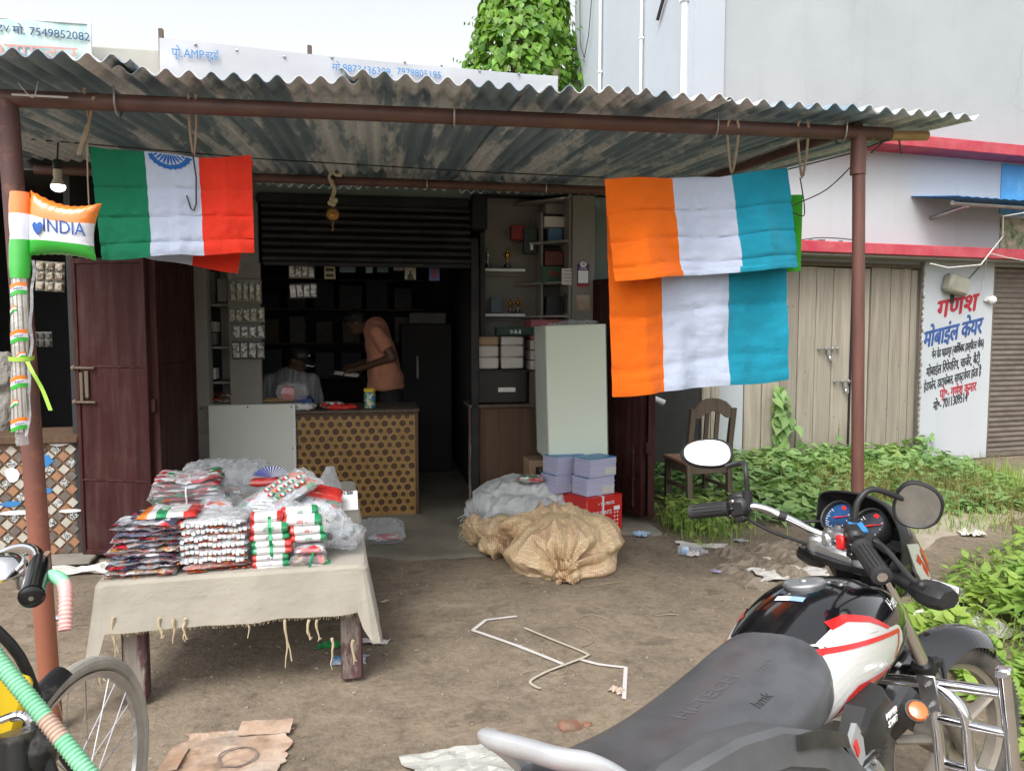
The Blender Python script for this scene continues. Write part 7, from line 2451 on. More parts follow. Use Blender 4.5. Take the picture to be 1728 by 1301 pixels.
# --- handlebar
LB=spline([(.868,0,.985),(.862,.05,.987),(.842,.085,.998),(.79,.125,1.032),(.735,.165,1.062),(.703,.20,1.066),(.668,.26,1.052),(.612,.36,1.028)],6)
RB=[(x,-y,z) for x,y,z in LB]
hb=SB(); hb.tube(LB[::-1]+RB[1:],.0115,12)
bar=hb.build('handlebar',M['chrome'],bike)
def along(pts,y):
 for a,b in zip(pts,pts[1:]):
  if abs(a[1])<=y<=abs(b[1]):
   t_=(y-abs(a[1]))/(abs(b[1])-abs(a[1]))
   return Vector(a).lerp(Vector(b),t_)
 return Vector(pts[-1])
for s_,pts in ((1,LB),(-1,RB)):
 d=(along(pts,.34)-along(pts,.24)).normalized()
 mb=SB()
 g0,g1=along(pts,.245),along(pts,.355)
 rr,pp=[],[]
 for k in range(13):
  t_=k/12
  pp.append(g0.lerp(g1,t_)); rr.append(.0235 if k in (0,12) else .0212)
 mb.tube([g0-d*.001]+pp+[g1+d*.004],[.026]+rr+[.018],18)
 gp=mb.build('grip',M['rubber'],bar)
 mb=SB()
 up=Vector((0,0,1)); si=d.cross(up).normalized(); up=si.cross(d)
 for j in range(14):
  a=2*math.pi*j/14
  o_=(si*math.cos(a)+up*math.sin(a))*.0216
  mb.tube([g0.lerp(g1,.12)+o_,g0.lerp(g1,.9)+o_],.0016,4)
 o=mb.build('grip_ribs',M['black'],gp); o['kind']='stuff'
 mb=SB(); c_=along(pts,.218); rm=Matrix((d,si,up)).transposed()
 mb.box(c_,(.060,.054,.060),rm,0,.012); mb.box(c_+up*.024+si*.01+d*.004,(.052,.038,.034),rm,0,.008); mb.box(c_-up*.032,(.036,.042,.024),rm,0,.006)
 sw=mb.build('switch_box',M['black'],bar)
 sgn=-1
 for k in range(3):
  mb=SB(); back=Vector((-1,0,.3)).normalized()
  mb.box(c_+Vector((-.030,0,.020-.022*k))+d*(.004*k),(.008,.020,.012),None,0,.003); mb.build('switch_button',M['black_gloss'] if k else M['steel'],sw)
 if s_<0:
  mb=SB(); mb.box(c_+Vector((-.026,.028,-.005)),(.014,.024,.036),None,0,.004); mb.build('kill_switch',M['red'],sw)
  mb=SB(); mb.box(c_+up*.036+d*-.006,(.05,.035,.008),rm,0,.002); mb.build('blue_sticker',M['sign_blue'],sw)
 fw=Vector((1,0,.02))
 l0=along(pts,.225)+Vector((.035,0,.01)); l1=along(pts,.27)+Vector((.06,0,.006)); l2=along(pts,.355)+Vector((.075,s_*.01,-.012)); l3=along(pts,.36)+Vector((.066,s_*.045,-.016))
 lv=spline([tuple(l0),tuple(l1),tuple(l2),tuple(l3)],6)
 mb=SB(); mb.tube(lv,[.010]*4+[.0075]*(len(lv)-5)+[.0075],10,flat=.6); mb.ball(lv[-1],.011,10,8); mb.build('brake_lever' if s_<0 else 'clutch_lever',M['black'],bar)
 mb=SB(); mb.box(l0+Vector((-.008,0,0)),(.03,.035,.02),None,0,.005); mb.build('lever_perch',M['black'],bar)
 base=along(pts,.198)+Vector((0,0,.012))
 if s_>0:
  stalk=spline([tuple(base+Vector((.0,0,.035))),tuple(base+Vector((.0,.004,.085))),tuple(base+Vector((.012,.03,.112))),(.712,.30,1.168)],6)
  mc,half=Vector((.688,.365,1.205)),(.080,.048)
 else:
  stalk=spline([tuple(base+Vector((.0,0,.035))),tuple(base+Vector((.012,-.002,.08))),tuple(base+Vector((.05,-.012,.105))),(.825,-.235,1.155)],6)
  mc,half=Vector((.845,-.262,1.140)),(.054,.058)
 mb=SB(); mb.tube([base-Vector((0,0,.02)),base+Vector((0,0,.035))],[.016,.013],12); mb.tube(stalk,.0075,10)
 ms=mb.build('mirror_stalk',M['black'],bike)
 bm=Matrix.Rotation(.765,3,'Z')@Matrix.Rotation(-.215,3,'X')
 wp=bm@steer(mc)+Vector((.445,1.32,0))
 view=(wp-Vector((0,0,EYE))).normalized()
 tgt=Vector((.1,-.62,.78)) if s_>0 else Vector((-.45,-.75,-.30))
 nw=(tgt.normalized()-view).normalized()
 nl=ST_M.inverted()@(bm.inverted()@nw)
 xw=Vector((0,0,1)).cross(nw).normalized(); roll_=R(2) if s_>0 else R(-12)
 yw=nw.cross(xw)
 xw,yw=xw*math.cos(roll_)+yw*math.sin(roll_),yw*math.cos(roll_)-xw*math.sin(roll_)
 xl,yl=ST_M.inverted()@(bm.inverted()@xw),ST_M.inverted()@(bm.inverted()@yw)
 def mp_(a,r_,dz,e=2.4,half=half,mc=mc,xl=xl,yl=yl,nl=nl,s_=s_):
  c1,s1=math.cos(a),math.sin(a)
  x=math.copysign(abs(c1)**(2/e),c1)*half[0]*r_
  y=math.copysign(abs(s1)**(2/e),s1)*half[1]*r_
  y *= (1+.10*x/half[0]) if s_>0 else (1-.10*x/half[0])
  return mc+xl*x+yl*y+nl*dz
 n_=40
 mb=SB(); mb.loft([[mp_(2*math.pi*j/n_,r_,dz) for j in range(n_)] for r_,dz in ((.87,.0035),(.94,.007),(1.02,.002),(1.03,-.006),(.95,-.018),(.6,-.028),(.1,-.031))])
 mh=mb.build('mirror_housing',M['black'],bike,sharp=60)
 mb=SB(); mb.add([mp_(2*math.pi*j/n_,.885,.0045) for j in range(n_)],[tuple(range(n_))]); mb.build('mirror_glass',mirror_m if s_>0 else dm_,mh,sharp=0)
mb=SB()
for pts in ([tuple(along(LB,.2)+Vector((.03,0,0))),(.83,.17,1.01),(.93,.12,1.0),(.98,.05,.93)],[tuple(along(LB,.22)+Vector((0,0,-.02))),(.76,.17,.99),(.86,.10,.94),(.92,.04,.86)],[tuple(along(RB,.2)+Vector((.03,0,0))),(.86,-.16,.99),(.95,-.10,.96),(.98,-.03,.88)]):
 mb.tube(spline(pts,6),.005,8)
mb.build('control_cables',M['black'],bike)
mb=SB(); p_=along(LB,.135); mb.tube([p_-Vector((.008,-.006,-.004)),p_+Vector((.008,-.006,-.004))],.015,12); mb.build('cable_tie',M['black'],bar)
# --- instruments and headlamp cowl
gn=Vector((-.80,0,.60)).normalized()
gy=Vector((0,1,0)); gz=gn.cross(gy).normalized()*-1
GM=Matrix((gy,gn.cross(gy),gn)).transposed()
for s_,cy in ((1,.062),(-1,-.052)):
 c_=Vector((.920,cy,1.030))
 mb=SB(); mb.lathe([(.040,-.045),(.050,-.02),(.052,.012),(.050,.016),(.046,.014),(.045,.0)],c_,n=32,rot=GM)
 ga=mb.build('gauge',M['black'],bike)
 mb=SB(); mb.lathe([(.0455,.0),(.045,.001)],c_,n=32,rot=GM); mb.build('dial',mat('dial blue' if s_>0 else 'dial grey',(.012,.03,.08) if s_>0 else (.02,.02,.025),(.02,.09,.25) if s_>0 else (.05,.06,.08),12,.3),ga)
 mb=SB()
 for k in range(22):
  a=R(-30)+R(240)*k/21
  L_=.008 if k%3 else .013
  q=[Vector((math.cos(a)*r_-math.sin(a)*w_,math.sin(a)*r_+math.cos(a)*w_,.0022)) for r_,w_ in ((.043,-.0007),(.043,.0007),(.043-L_,.0007),(.043-L_,-.0007))]
  mb.add([c_+GM@v_ for v_ in q],[(0,1,2,3)])
 o=mb.build('dial_marks',M['white_print'],ga); o['kind']='stuff'
 mb=SB(); a=R(200); mb.tube([c_+GM@Vector((-math.cos(a)*.012,-math.sin(a)*.012,.005)),c_+GM@Vector((math.cos(a)*.034,math.sin(a)*.034,.005))],[.0028,.001],6); mb.build('needle',M['red'],ga)
 mb=SB(); mb.add([c_+GM@Vector((x,y,.0024)) for x,y in ((-.012,-.036),(.004,-.040),(.006,-.030),(-.010,-.026))],[(0,1,2,3)]); mb.build('dial_logo',M['red'],ga)
mb=SB(); mb.box((.905,.0,.985),(.02,.09,.045),GM,0,.008); mb.box((.93,0,1.0),(.09,.16,.05),Matrix.Rotation(R(-35),3,'Y'),0,.02); mb.build('meter_housing',M['black'],bike)
RIM=spline([(.168,.965),(.150,1.02),(.142,1.078),(.105,1.100),(.04,1.110),(-.04,1.110),(-.098,1.092),(-.132,1.048),(-.146,.995),(-.142,.94)],5)
def hood(s,t):
 k=s*(len(RIM)-1)
 i=min(int(k),len(RIM)-2)
 y,z=lerp(RIM[i][0],RIM[i+1][0],k-i),lerp(RIM[i][1],RIM[i+1][1],k-i)
 return Vector((.925+.085*t,y*(1-.22*t*t),lerp(z,.93,.42*t*t)))
mb=SB(); mb.sheet(hood,48,8,.005); vis=mb.build('visor',M['black'],bike,sharp=0)
mb=SB()
rg=[]
for x,ky,top,kz in ((.935,.99,1.0,0),(.97,.97,.93,.0),(1.02,.88,.70,.0),(1.07,.70,.38,0),(1.10,.45,.12,0),(1.11,.1,.02,0)):
 rg.append([(x,RIM[i][0]*ky,.90+(RIM[i][1]-.90)*top-.02*(x-.93)/.18) for i in range(len(RIM))]+[(x,-.10*ky,.84),(x,.10*ky,.84)])
mb.loft(rg,cap=False); fa=mb.build('headlamp_fairing',paint,bike,sharp=50)
for s_ in (-1,1):
 def fs_(x,z,o=0.0):
  k=(x-.93)/.18
  return (x,s_*(.1475-.045*k*k-.02*k+o),z)
 P_=[(.94,1.00),(.995,.99),(1.05,.935),(1.088,.875),(1.10,.845),(1.04,.86),(.985,.915)]
 mb=SB(); mb.loft([[fs_(x,z,-.008) for x,z in P_],[fs_(x,z,.004) for x,z in P_]]); sd_=mb.build('fairing_side',silverp,bike)
 mb=SB()
 for q in ([(.99,.965),(1.055,.905),(1.075,.875),(.985,.945)],[(1.01,.98),(1.06,.925),(1.085,.882),(1.05,.92),(1.005,.968)]):
  mb.add([fs_(x,z,.0055) for x,z in q],[tuple(range(len(q)))])
 mb.build('red_stripe',redp,sd_)
mb=SB(); mb.lathe([(.08,-.04),(.085,0),(.075,.012),(.02,.02)],(1.085,0,.87),'X',24); mb.build('headlamp',mat('lamp glass',(.5,.52,.55),None,rough=.08,coat=1),bike)
mb=SB(); mb.box((1.02,0,.87),(.10,.15,.13),None,0,.03); mb.build('headlamp_shell',M['black'],bike)
# --- front mudguard
def fen(s,t):
 a=lerp(R(46),R(168),s)
 b=(t-.5)*2
 w_=.068*min(1,.25+3.2*min(s,1-s)**.75)
 rad=.352-.045*b*b-.012*(s<.1)
 drop_=.05*smooth((s-.25)/.3)*b*b
 return Vector((AX+math.cos(a)*(rad-drop_),b*w_,.305+math.sin(a)*(rad-drop_)))
mb=SB(); mb.sheet(fen,36,14,.004); mg=mb.build('front_mudguard',paint,bike,sharp=0)
mb=SB()
for s_ in (-1,1):
 mb.tube([(AX-.09,s_*.066,.305+.30),(AX-.10,s_*.088,.305+.24)],.007,6)
mb.build('mudguard_stay',M['black'],mg)
# --- front indicators
for s_ in (-1,1):
 mb=SB(); mb.tube([(.935,s_*.10,.905),(.935,s_*(.17 if s_<0 else .115),.892)],[.016,.020],12); bs=mb.build('indicator_stalk',M['black'],bike)
 mb=SB()
 R6=[]
 for y,hx,hz in ((.165,.018,.016),(.195,.034,.028),(.23,.042,.031),(.262,.040,.028),(.275,.034,.022)):
  R6.append([(.935+hx*cx_,s_*(y if s_<0 else y-.06),.889+hz*cz_) for cx_,cz_ in ((-1,-.4),(-.5,-1),(.5,-1),(1,-.4),(1,.4),(.5,1),(-.5,1),(-1,.4))])
 mb.loft(R6); mb.build('indicator',M['black'],bs)
 mb=SB(); mb.box((.978,s_*(.23 if s_<0 else .17),.889),(.008,.075,.046),None,0,.003); mb.build('indicator_lens',mat('clear lens',(.7,.7,.72),None,rough=.1,coat=1),bs)
 # ------------------------------------------------------------------ people behind the counter
def capsule(mb,a,b,ra,rb,n=10):
 a,b=Vector(a),Vector(b)
 mb.tube([a,a.lerp(b,.5),b],[ra,(ra+rb)/2,rb],n)
 mb.ball(a,ra,n,8); mb.ball(b,rb,n,8)
def hand(mb,w,d,up,side,sc_=1.0):
 """palm at the wrist w along d, four curled fingers and a thumb"""
 d,up=Vector(d).normalized(),Vector(up).normalized()
 si=d.cross(up).normalized()*side
 capsule(mb,w,w+d*.085*sc_,.026,.030)
 for k,(o_,L_) in enumerate(((-.027,.060),(-.009,.072),(.010,.068),(.028,.052))):
  p=w+d*.09*sc_+si*o_
  q=p+d*L_*.55-up*.012
  capsule(mb,p,q,.0095,.009,8); capsule(mb,q,q+d*L_*.35-up*.022,.009,.008,8)
 p=w+d*.03-si*.024
 capsule(mb,p,p+d*.04-si*.022-up*.008,.012,.010,8); capsule(mb,p+d*.04-si*.022-up*.008,p+d*.066-si*.024-up*.016,.010,.009,8)
def face(mb,c,f,up,r_=.092):
 """skull, jaw, nose, brow, ears looking along f"""
 f,up=Vector(f).normalized(),Vector(up).normalized()
 si=f.cross(up).normalized()
 rm=Matrix((f,si,up)).transposed()
 mb.ball(c,(.098,.076,.112),16,12,0,rm)
 mb.ball(c+f*.035-up*.062,(.060,.055,.050),12,10,0,rm)
 capsule(mb,c+f*.092+up*.012,c+f*.112-up*.022,.008,.013,8)
 capsule(mb,c+f*.088+up*.028-si*.035,c+f*.088+up*.028+si*.035,.009,.009,8)
 capsule(mb,c+f*.088-up*.052-si*.018,c+f*.088-up*.052+si*.018,.008,.008,8)
 for s_ in (-1,1):
  mb.ball(c+si*s_*.078-up*.012-f*.005,(.022,.010,.030),8,6,0,rm)
 return rm,si
pv=.95
hu_,hz_=S.at(603,540,pv)
bu_,bz_=S.at(655,660,pv)
per_o=S.w(bu_,pv,0)
pe=thing('person','person in a salmon short sleeved shirt bending forward behind the counter','person',per_o,S.a)
K=lambda px,py:(lambda q:Vector((q[0]-bu_,0,q[1])))(S.at(px,py,pv))
sh_r,neck,head=K(636,557),K(630,545),K(601,545)
hip=K(660,668)
mb=MB()
fdir,hup=Vector((-.86,0,-.5)).normalized(),Vector((-.5,0,.86)).normalized()
face(mb,head,fdir,hup)
capsule(mb,head-hup*.07-fdir*.02,neck+Vector((.01,0,-.02)),.052,.058)
chest=neck.lerp(hip,.33)
mb.ball(chest,(.10,.15,.17),16,12,0,Matrix.Rotation(R(-8),3,'Y')); mb.ball(neck.lerp(hip,.7),(.10,.145,.17),16,12); mb.ball(hip,(.10,.14,.12),16,12)
for s_ in (-1,1):
 sh=sh_r+Vector((.0,s_*.18,-.03)); el=K(662,602)+Vector((0,s_*.245,0)); wr=K(604,622)+Vector((0,s_*.10,.0))
 if s_>0:
  el=el+Vector((-.06,0,.01)); wr=wr+Vector((-.02,0,.03))
 capsule(mb,sh,el,.056,.043,12); capsule(mb,el,wr,.042,.028,12)
 hand(mb,wr,(wr-el)+Vector((-.1,0,.02)),(0,0,1),s_)
 th=hip+Vector((0,s_*.09,-.06)); kn=Vector((-.02,s_*.1,.48)); an=Vector((.03,s_*.1,.09))
 capsule(mb,th,kn,.085,.058,12); capsule(mb,kn,an,.056,.04,12); capsule(mb,an+Vector((.02,0,-.045)),an+Vector((-.15,0,-.055)),.04,.032)
remeshed(mb,.010,None,2).build('body',M['skin'],pe,sharp=0)
mb=MB()
rings=[]
for py,xa,xb,dp in ((536,626,644,.07),(543,618,650,.12),(553,614,655,.165),(579,616,664,.175),(606,620,673,.18),(632,620,680,.19),(655,619,683,.195),(657,624,678,.17)):
 a_,b_=K(xa,py),K(xb,py)
 rings.append([Vector(((a_.x+b_.x)/2+(b_.x-a_.x)/2*math.cos(q),dp*math.sin(q),a_.z+.012*math.sin(q*3+py))) for q in [i*math.pi/12 for i in range(24)]])
mb.loft(rings)
for s_ in (-1,1):
 sh=sh_r+Vector((.0,s_*.165,-.03)); el=K(662,602)+Vector((0 if s_<0 else-.06,s_*.245,0)); capsule(mb,sh,sh.lerp(el,.5),.072,.072,12)
remeshed(mb,.016,lambda p,n:folds(p,2,.013,5),2).build('shirt',M['shirt'],pe,sharp=0)
mb=MB()
mb.ball(hip+Vector((0,0,-.03)),(.125,.165,.13),16,12)
for s_ in (-1,1):
 capsule(mb,hip+Vector((0,s_*.09,-.08)),Vector((-.02,s_*.1,.48)),.1,.075,12); capsule(mb,Vector((-.02,s_*.1,.48)),Vector((.03,s_*.1,.10)),.072,.06,12)
remeshed(mb,.018,None,2).build('trousers',M['trousers'],pe,sharp=0)
mb=MB(); rm=Matrix((fdir,fdir.cross(hup).normalized(),hup)).transposed()
mb.ball(head-fdir*.018+hup*.028,(.102,.085,.100),16,12,0,rm); mb.ball(head+fdir*.05+hup*.078,(.05,.06,.035),10,8,0,rm)
remeshed(mb,.012,lambda p,n:.006*noise.noise(p*40),1).build('hair',M['hair'],pe,sharp=0)
for s_ in (-1,1):
 mb=MB(); mb.ball(head+fdir*.092+hup*.010+fdir.cross(hup).normalized()*s_*.030,.009,8,6); mb.build('eye',M['hair'],pe)
mb=MB()
hp_=K(588,628)
t=thing('book','pale papers held by the person in the salmon shirt','papers',S.w(bu_+hp_.x,pv,hp_.z-.03),(0,R(8),S.a))
for k in range(4):
 mb.box((-.02,0,.008*k),(.22,.17,.005),Matrix.Rotation(.1*k-.1,3,'Z'))
mb.build('pages',M['paper_white'],t)
qv=.80
hu2,hz2=S.at(500,612,qv)
K2=lambda px,py:(lambda q:Vector((q[0]-hu2,0,q[1])))(S.at(px,py,qv))
p2=thing('person','person seated behind the counter in a black cap and grey striped shirt','person',S.w(hu2,qv,0),S.a)
head=K2(503,607); f2,u2=Vector((.80,-.42,-.42)).normalized(),Vector((.35,-.2,.9)); u2=(u2-f2*u2.dot(f2)).normalized()
mb=MB(); face(mb,head,f2,u2)
nk=K2(490,630); capsule(mb,head-u2*.07-f2*.01,nk,.052,.06)
hp2=nk+Vector((-.02,.06,-.50))
mb.ball(nk.lerp(hp2,.35),(.17,.12,.2),16,12); mb.ball(hp2,(.17,.14,.14),16,12)
for s_ in (-1,1):
 sh=nk+Vector((s_*.19,.0,-.07)); el=sh+Vector((s_*.06,-.06,-.25)); wr=el+Vector((-s_*.16,-.20,.04))
 capsule(mb,sh,el,.055,.043,12); capsule(mb,el,wr,.042,.028,12); hand(mb,wr,(-s_*.5,-.8,0),(0,0,1),s_)
 kn=hp2+Vector((s_*.12,-.36,-.0)); an=kn+Vector((0,.02,-.42)); an.z=.09
 capsule(mb,hp2+Vector((s_*.09,0,0)),kn,.085,.06,12); capsule(mb,kn,an,.056,.04,12); capsule(mb,an+Vector((0,.02,-.045)),an+Vector((0,-.15,-.055)),.04,.03)
remeshed(mb,.011,None,2).build('body',M['skin'],p2,sharp=0)
mb=MB(); mb.ball(nk.lerp(hp2,.3),(.20,.145,.22),16,12); mb.ball(nk.lerp(hp2,.75),(.19,.15,.2),16,12); mb.ball(nk+Vector((0,.02,-.06)),(.17,.09,.07),12,10)
for s_ in (-1,1):
 sh=nk+Vector((s_*.19,0,-.07)); capsule(mb,sh,sh+Vector((s_*.06,-.06,-.25)),.075,.068,12)
remeshed(mb,.018,lambda p,n:folds(p,4,.006,7),2).build('shirt',M['grey_shirt'],p2,sharp=0)
mb=MB(); rm=Matrix((f2,f2.cross(u2).normalized(),u2)).transposed()
mb.ball(head-f2*.01+u2*.045,(.105,.085,.085),16,12,0,rm)
mb.grid(lambda s,t:head+u2*(.045-.03*t+.012*math.cos((s-.5)*3))+f2*(.085+.085*t*math.cos((s-.5)*2.2))+f2.cross(u2).normalized()*((s-.5)*.15),10,4)
mb.build('cap',M['black'],p2,sharp=50)
mb=MB(); mb.tube([head+u2*.012+f2*(.172-.02*abs(k-3)**1.3*.5)+f2.cross(u2).normalized()*((k-3)*.022) for k in range(7)],.004,5); mb.build('cap_edge',M['white'],p2)
mb=MB(); mb.ball(head+f2*.095+u2*.085,(.004,.016,.010),8,6,0,rm); mb.build('cap_badge',M['white'],p2)
t=thing('stool','wooden stool under the seated person behind the counter','stool',S.w(hu2-.02,qv+.06,0),S.a)
zt_=(hp2.z-.13)
mb=MB(); mb.box((0,0,zt_-.02),(.34,.32,.035),None,0,.008); mb.build('seat',M['wood_dark'],t)
for x in (-.13,.13):
 for y in (-.12,.12):
  mb=MB(); mb.box((x,y,(zt_-.04)/2),(.035,.035,zt_-.04)); mb.build('leg',M['wood_dark'],t)
  # ------------------------------------------------------------------ wooden chair by the alley
fl_=on_ground(1163,872,0)
CA=S.a+R(4)
ch=thing('wooden_chair','old dark wooden chair with an arched back standing in the weeds by the alley','chair',fl_+Vector((.11,.20,0)),CA)
def leg(x,y,z1,lean,name='leg'):
 mb=MB(); mb.loft([[(x+sx*.021,y+sy*.021+lean*q,z1*q) for sx,sy in ((-1,-1),(1,-1),(1,1),(-1,1))] for q in (0,.45,1)]); mb.build(name,M['wood_dark'],ch)
for x in (-.18,.19):
 mb=MB(); mb.loft([[(x+sx*.022,y+sy*.020,z) for sx,sy in ((-1,-1),(1,-1),(1,1),(-1,1))] for y,z in ((-.23,0),(-.19,.42),(-.20,.62),(-.25,.92))]); mb.build('leg',M['wood_dark'],ch)
 leg(x,.2,.43,0)
mb=MB(); mb.box((.005,.02,.455),(.43,.45,.03),None,0,.008); mb.build('seat',M['seat_wood'],ch)
mb=MB(); mb.box((.005,-.19,.40),(.34,.025,.07),None,0,.003); mb.box((.005,.2,.40),(.34,.025,.06),None,0,.003); mb.box((-.18,.0,.40),(.025,.36,.06)); mb.box((.19,0,.40),(.025,.36,.06)); mb.box((-.18,.0,.24),(.022,.37,.03)); mb.box((.19,0,.24),(.022,.37,.03)); mb.build('rails',M['wood_dark'],ch)
arch=[(-.16,.84),(-.12,.84),(-.08,.87),(0.005,.90),(.09,.87),(.13,.84),(.17,.84),(.17,.93),(.12,.975),(.06,1.0),(.005,1.005),(-.05,1.0),(-.11,.975),(-.16,.93)]
mb=MB(); mb.prism(arch,.03,(0,-.225,0),Matrix.Rotation(R(90),3,'X')); mb.build('crest_rail',M['wood_dark'],ch)
for x in (-.045,.05):
 mb=MB(); mb.loft([[(x+sx*.018,y+sy*.009,z) for sx,sy in ((-1,-1),(1,-1),(1,1),(-1,1))] for y,z in ((-.195,.47),(-.24,.89))]); mb.build('back_slat',M['wood_dark'],ch)
mb=MB(); mb.box((.005,-.20,.56),(.34,.02,.05)); mb.build('lower_rail',M['wood_dark'],ch)
# ------------------------------------------------------------------ litter on the ground
def G(px,py,z=.0):
 p=on_ground(px,py,0)
 return Vector((p.x,p.y,ground_h(p.x,p.y)+z))
def ribbon(name,label,cat,pxs,w_,m,z=.004,n=5,sub=True,group=None):
 pts=[G(*p) for p in pxs]
 sp_=[Vector(q) for q in (spline([tuple(p) for p in pts],n) if sub else [tuple(p) for p in pts])]
 sp_=[Vector((p.x,p.y,ground_h(p.x,p.y)+z)) for i,p in enumerate(sp_)]
 o=sp_[0].copy()
 mb=MB()
 k=len(sp_)
 vs_=[]
 for i,p in enumerate(sp_):
  d=(sp_[min(i+1,k-1)]-sp_[max(i-1,0)]); d.z=0; d.normalize()
  s_=Vector((-d.y,d.x,0))*w_/2
  p=p-o
  vs_+=[p-s_,p+s_,p+s_+Vector((0,0,.0016)),p-s_+Vector((0,0,.0016))]
 fs=[(0,1,2,3)]
 for i in range(k-1):
  for j in range(4):
   fs.append((i*4+j,i*4+(j+1)%4,i*4+4+(j+1)%4,i*4+4+j))
 mb.add(vs_,fs)
 ob=mb.build(name,m,loc=o)
 return tag(ob,label,cat,group)
def dense(p,k=10):
 out=[]
 for a,b in zip(p,p[1:]):
  for i in range(k):
   out.append((lerp(a[0],b[0],i/k),lerp(a[1],b[1],i/k)))
 return out+[p[-1]]
strap_m=mat('white strapping band',(.55,.52,.50),(.62,.6,.58),12,.5)
ribbon('strapping_band','white plastic strapping band bent in a zigzag across the yard, upper left piece','strap',dense([(872,1039),(820,1045),(798,1062),(870,1088),(950,1120)]),.020,strap_m,.007,sub=False)
ribbon('strapping_band','white plastic strapping band running to the motorcycle seat, lower right piece','strap',dense([(976,1112),(1010,1120),(1056,1125),(1053,1178)]),.018,strap_m,.007,sub=False)
ribbon('strapping_band','dirty cream strapping band with a hooked end crossing the white ones','strap',[(885,1060),(930,1080),(985,1102),(990,1108),(960,1120),(920,1134),(895,1148),(905,1158),(913,1160)],.013,mat('cream strapping',(.45,.40,.32),(.5,.46,.38),12,.6),.011)
wirem=mat('pale wire',(.30,.25,.17),None,rough=.6)
def wire(label,pxs,r_=.0025):
 pts=[tuple(G(px,py,.004+r_)) for px,py in pxs]
 o=Vector(pts[0])
 mb=MB(); mb.tube([Vector(p)-o for p in spline(pts,6)],r_,5)
 tag(mb.build('wire',wirem,loc=o),label,'wire')
wire('curly pale wire winding above the crossed straps',[(1026,1044),(1000,1037),(980,1042),(972,1056),(990,1062),(1003,1076),(995,1086),(982,1090),(978,1099)])
wire('looped thin wire lying over the crossed straps',[(950,1117),(940,1106),(925,1084),(916,1092),(920,1108),(945,1118),(958,1126),(945,1136),(910,1128),(884,1132)],.0018)
wire('short pale wire beside the tan sack',[(980,980),(990,988),(1010,986),(1052,981)])
wire('short bent twig on the bare earth left of the fuel tank',[(1106,1038),(1130,1036),(1146,1037)])
wire('fine wire trailing behind the right table leg',[(560,1050),(590,1052),(610,1062),(570,1080),(530,1098)],.0018)
def scrap(label,px,py,w_,d_,m,seed,h=.02,name='plastic_scrap',cat='litter',rot=None):
 r_=random.Random(seed)
 o=G(px,py)
 mb=MB()
 def f(s,t):
  a,b=2*s-1,2*t-1
  e=1+.3*noise.noise(Vector((a*1.5,b*1.5,seed)))
  return Vector((a*w_/2*e,b*d_/2*e,.006+h*abs(noise.noise(Vector((a*2.5,b*2.5,seed+5))))+h*.5*abs(noise.noise(Vector((a*6,b*6,seed+9))))))
 mb.sheet(f,14,12,.001)
 return tag(mb.build(name,m,loc=o,rotz=rot if rot is not None else r_.uniform(0,6.28),sharp=0),label,cat)
plast=mat('dirty white plastic',(.48,.45,.41),(.62,.6,.57),7,.4,bump=.4,bscale=30,dirt=.3)
bl_p=mat('blue white wrapper',(.10,.28,.55),(.62,.64,.66),20,.35)
gr_p=mat('green cloth strip',(.015,.25,.06),None,rough=.7)
scrap('blue and white wrapper under the right end of the table',590,1110,.16,.09,bl_p,1,.012,'wrapper',rot=.1)
scrap('green cloth strip under the right end of the table',572,1085,.20,.05,gr_p,2,.03,'cloth_strip',rot=.2)
scrap('white cloth strip beside the right table leg',632,1080,.15,.05,plast,3,.025,'cloth_strip',rot=-.1)
scrap('blue white wrapper left of the table behind the steel post',92,1040,.12,.06,bl_p,4,.01,'wrapper',rot=.1)
scrap('blue plastic cup crushed at the foot of the right hand door',1082,903,.13,.10,mat('pale blue plastic',(.25,.42,.6),(.45,.55,.62),14,.3),5,.05,'crushed_cup')
scrap('yellow and blue wrapper near the chair legs',1250,914,.09,.07,mat('yellow blue wrapper',(.5,.38,.12),(.2,.3,.55),14,.4),6,.02,'wrapper')
scrap('purple sweet wrapper alone on the bare earth',1208,968,.06,.045,mat('purple wrapper',(.2,.15,.35),(.55,.5,.6),20,.4),7,.02,'wrapper')
scrap('long dirty white plastic strip by the weeds',1185,922,.36,.12,plast,8,.02,rot=-.15)
scrap('dirty plastic sheet pressed into the churned mud',1340,975,.5,.22,plast,9,.03,rot=.1)
scrap('bent white paper in the mud left of the fuel tank',1272,948,.22,.07,plast,10,.03,'paper_scrap',rot=-.5)
scrap('white crumpled plastic in the short grass by the path',1590,803,.28,.16,plast,11,.07)
scrap('white plastic bag in the grass beyond the right mirror',1640,902,.16,.1,plast,12,.06)
scrap('large torn white sack half buried in the verge behind the front wheel',1620,1060,.5,.32,plast,13,.08,'torn_sack',rot=.3)
scrap('crinkled black polythene on the torn white sack',1625,1022,.16,.1,M['black_gloss'],14,.07,'black_polythene')
scrap('white sheet scrap near the grey indicator',1600,1000,.3,.16,plast,15,.06)
scrap('white board lying on the pale path',1655,830,.4,.07,plast,16,.01,'board',rot=.1)
scrap('clear sheet of plastic by the tiled counter',130,962,.5,.16,plast,17,.04,rot=.1)
scrap('grey plastic sheet under the silver grab rail',790,1285,.42,.22,mat('grey plastic sheet',(.36,.36,.33),(.45,.45,.42),6,.45,bump=.4,bscale=25),18,.03,'plastic_sheet',rot=.25)
scrap('pale dry leaf on the earth in front of the table',650,793+220,.05,.03,M['cardboard_pale'],19,.01,'dry_leaf')
scrap('pale dead leaf near the motorcycle seat',1040,1164,.06,.05,M['cardboard_pale'],20,.02,'dry_leaf')
o=G(385,1268)
t=thing('flattened_carton','trodden brown cardboard with a dark ring stain at the bottom edge','cardboard',o,R(6))
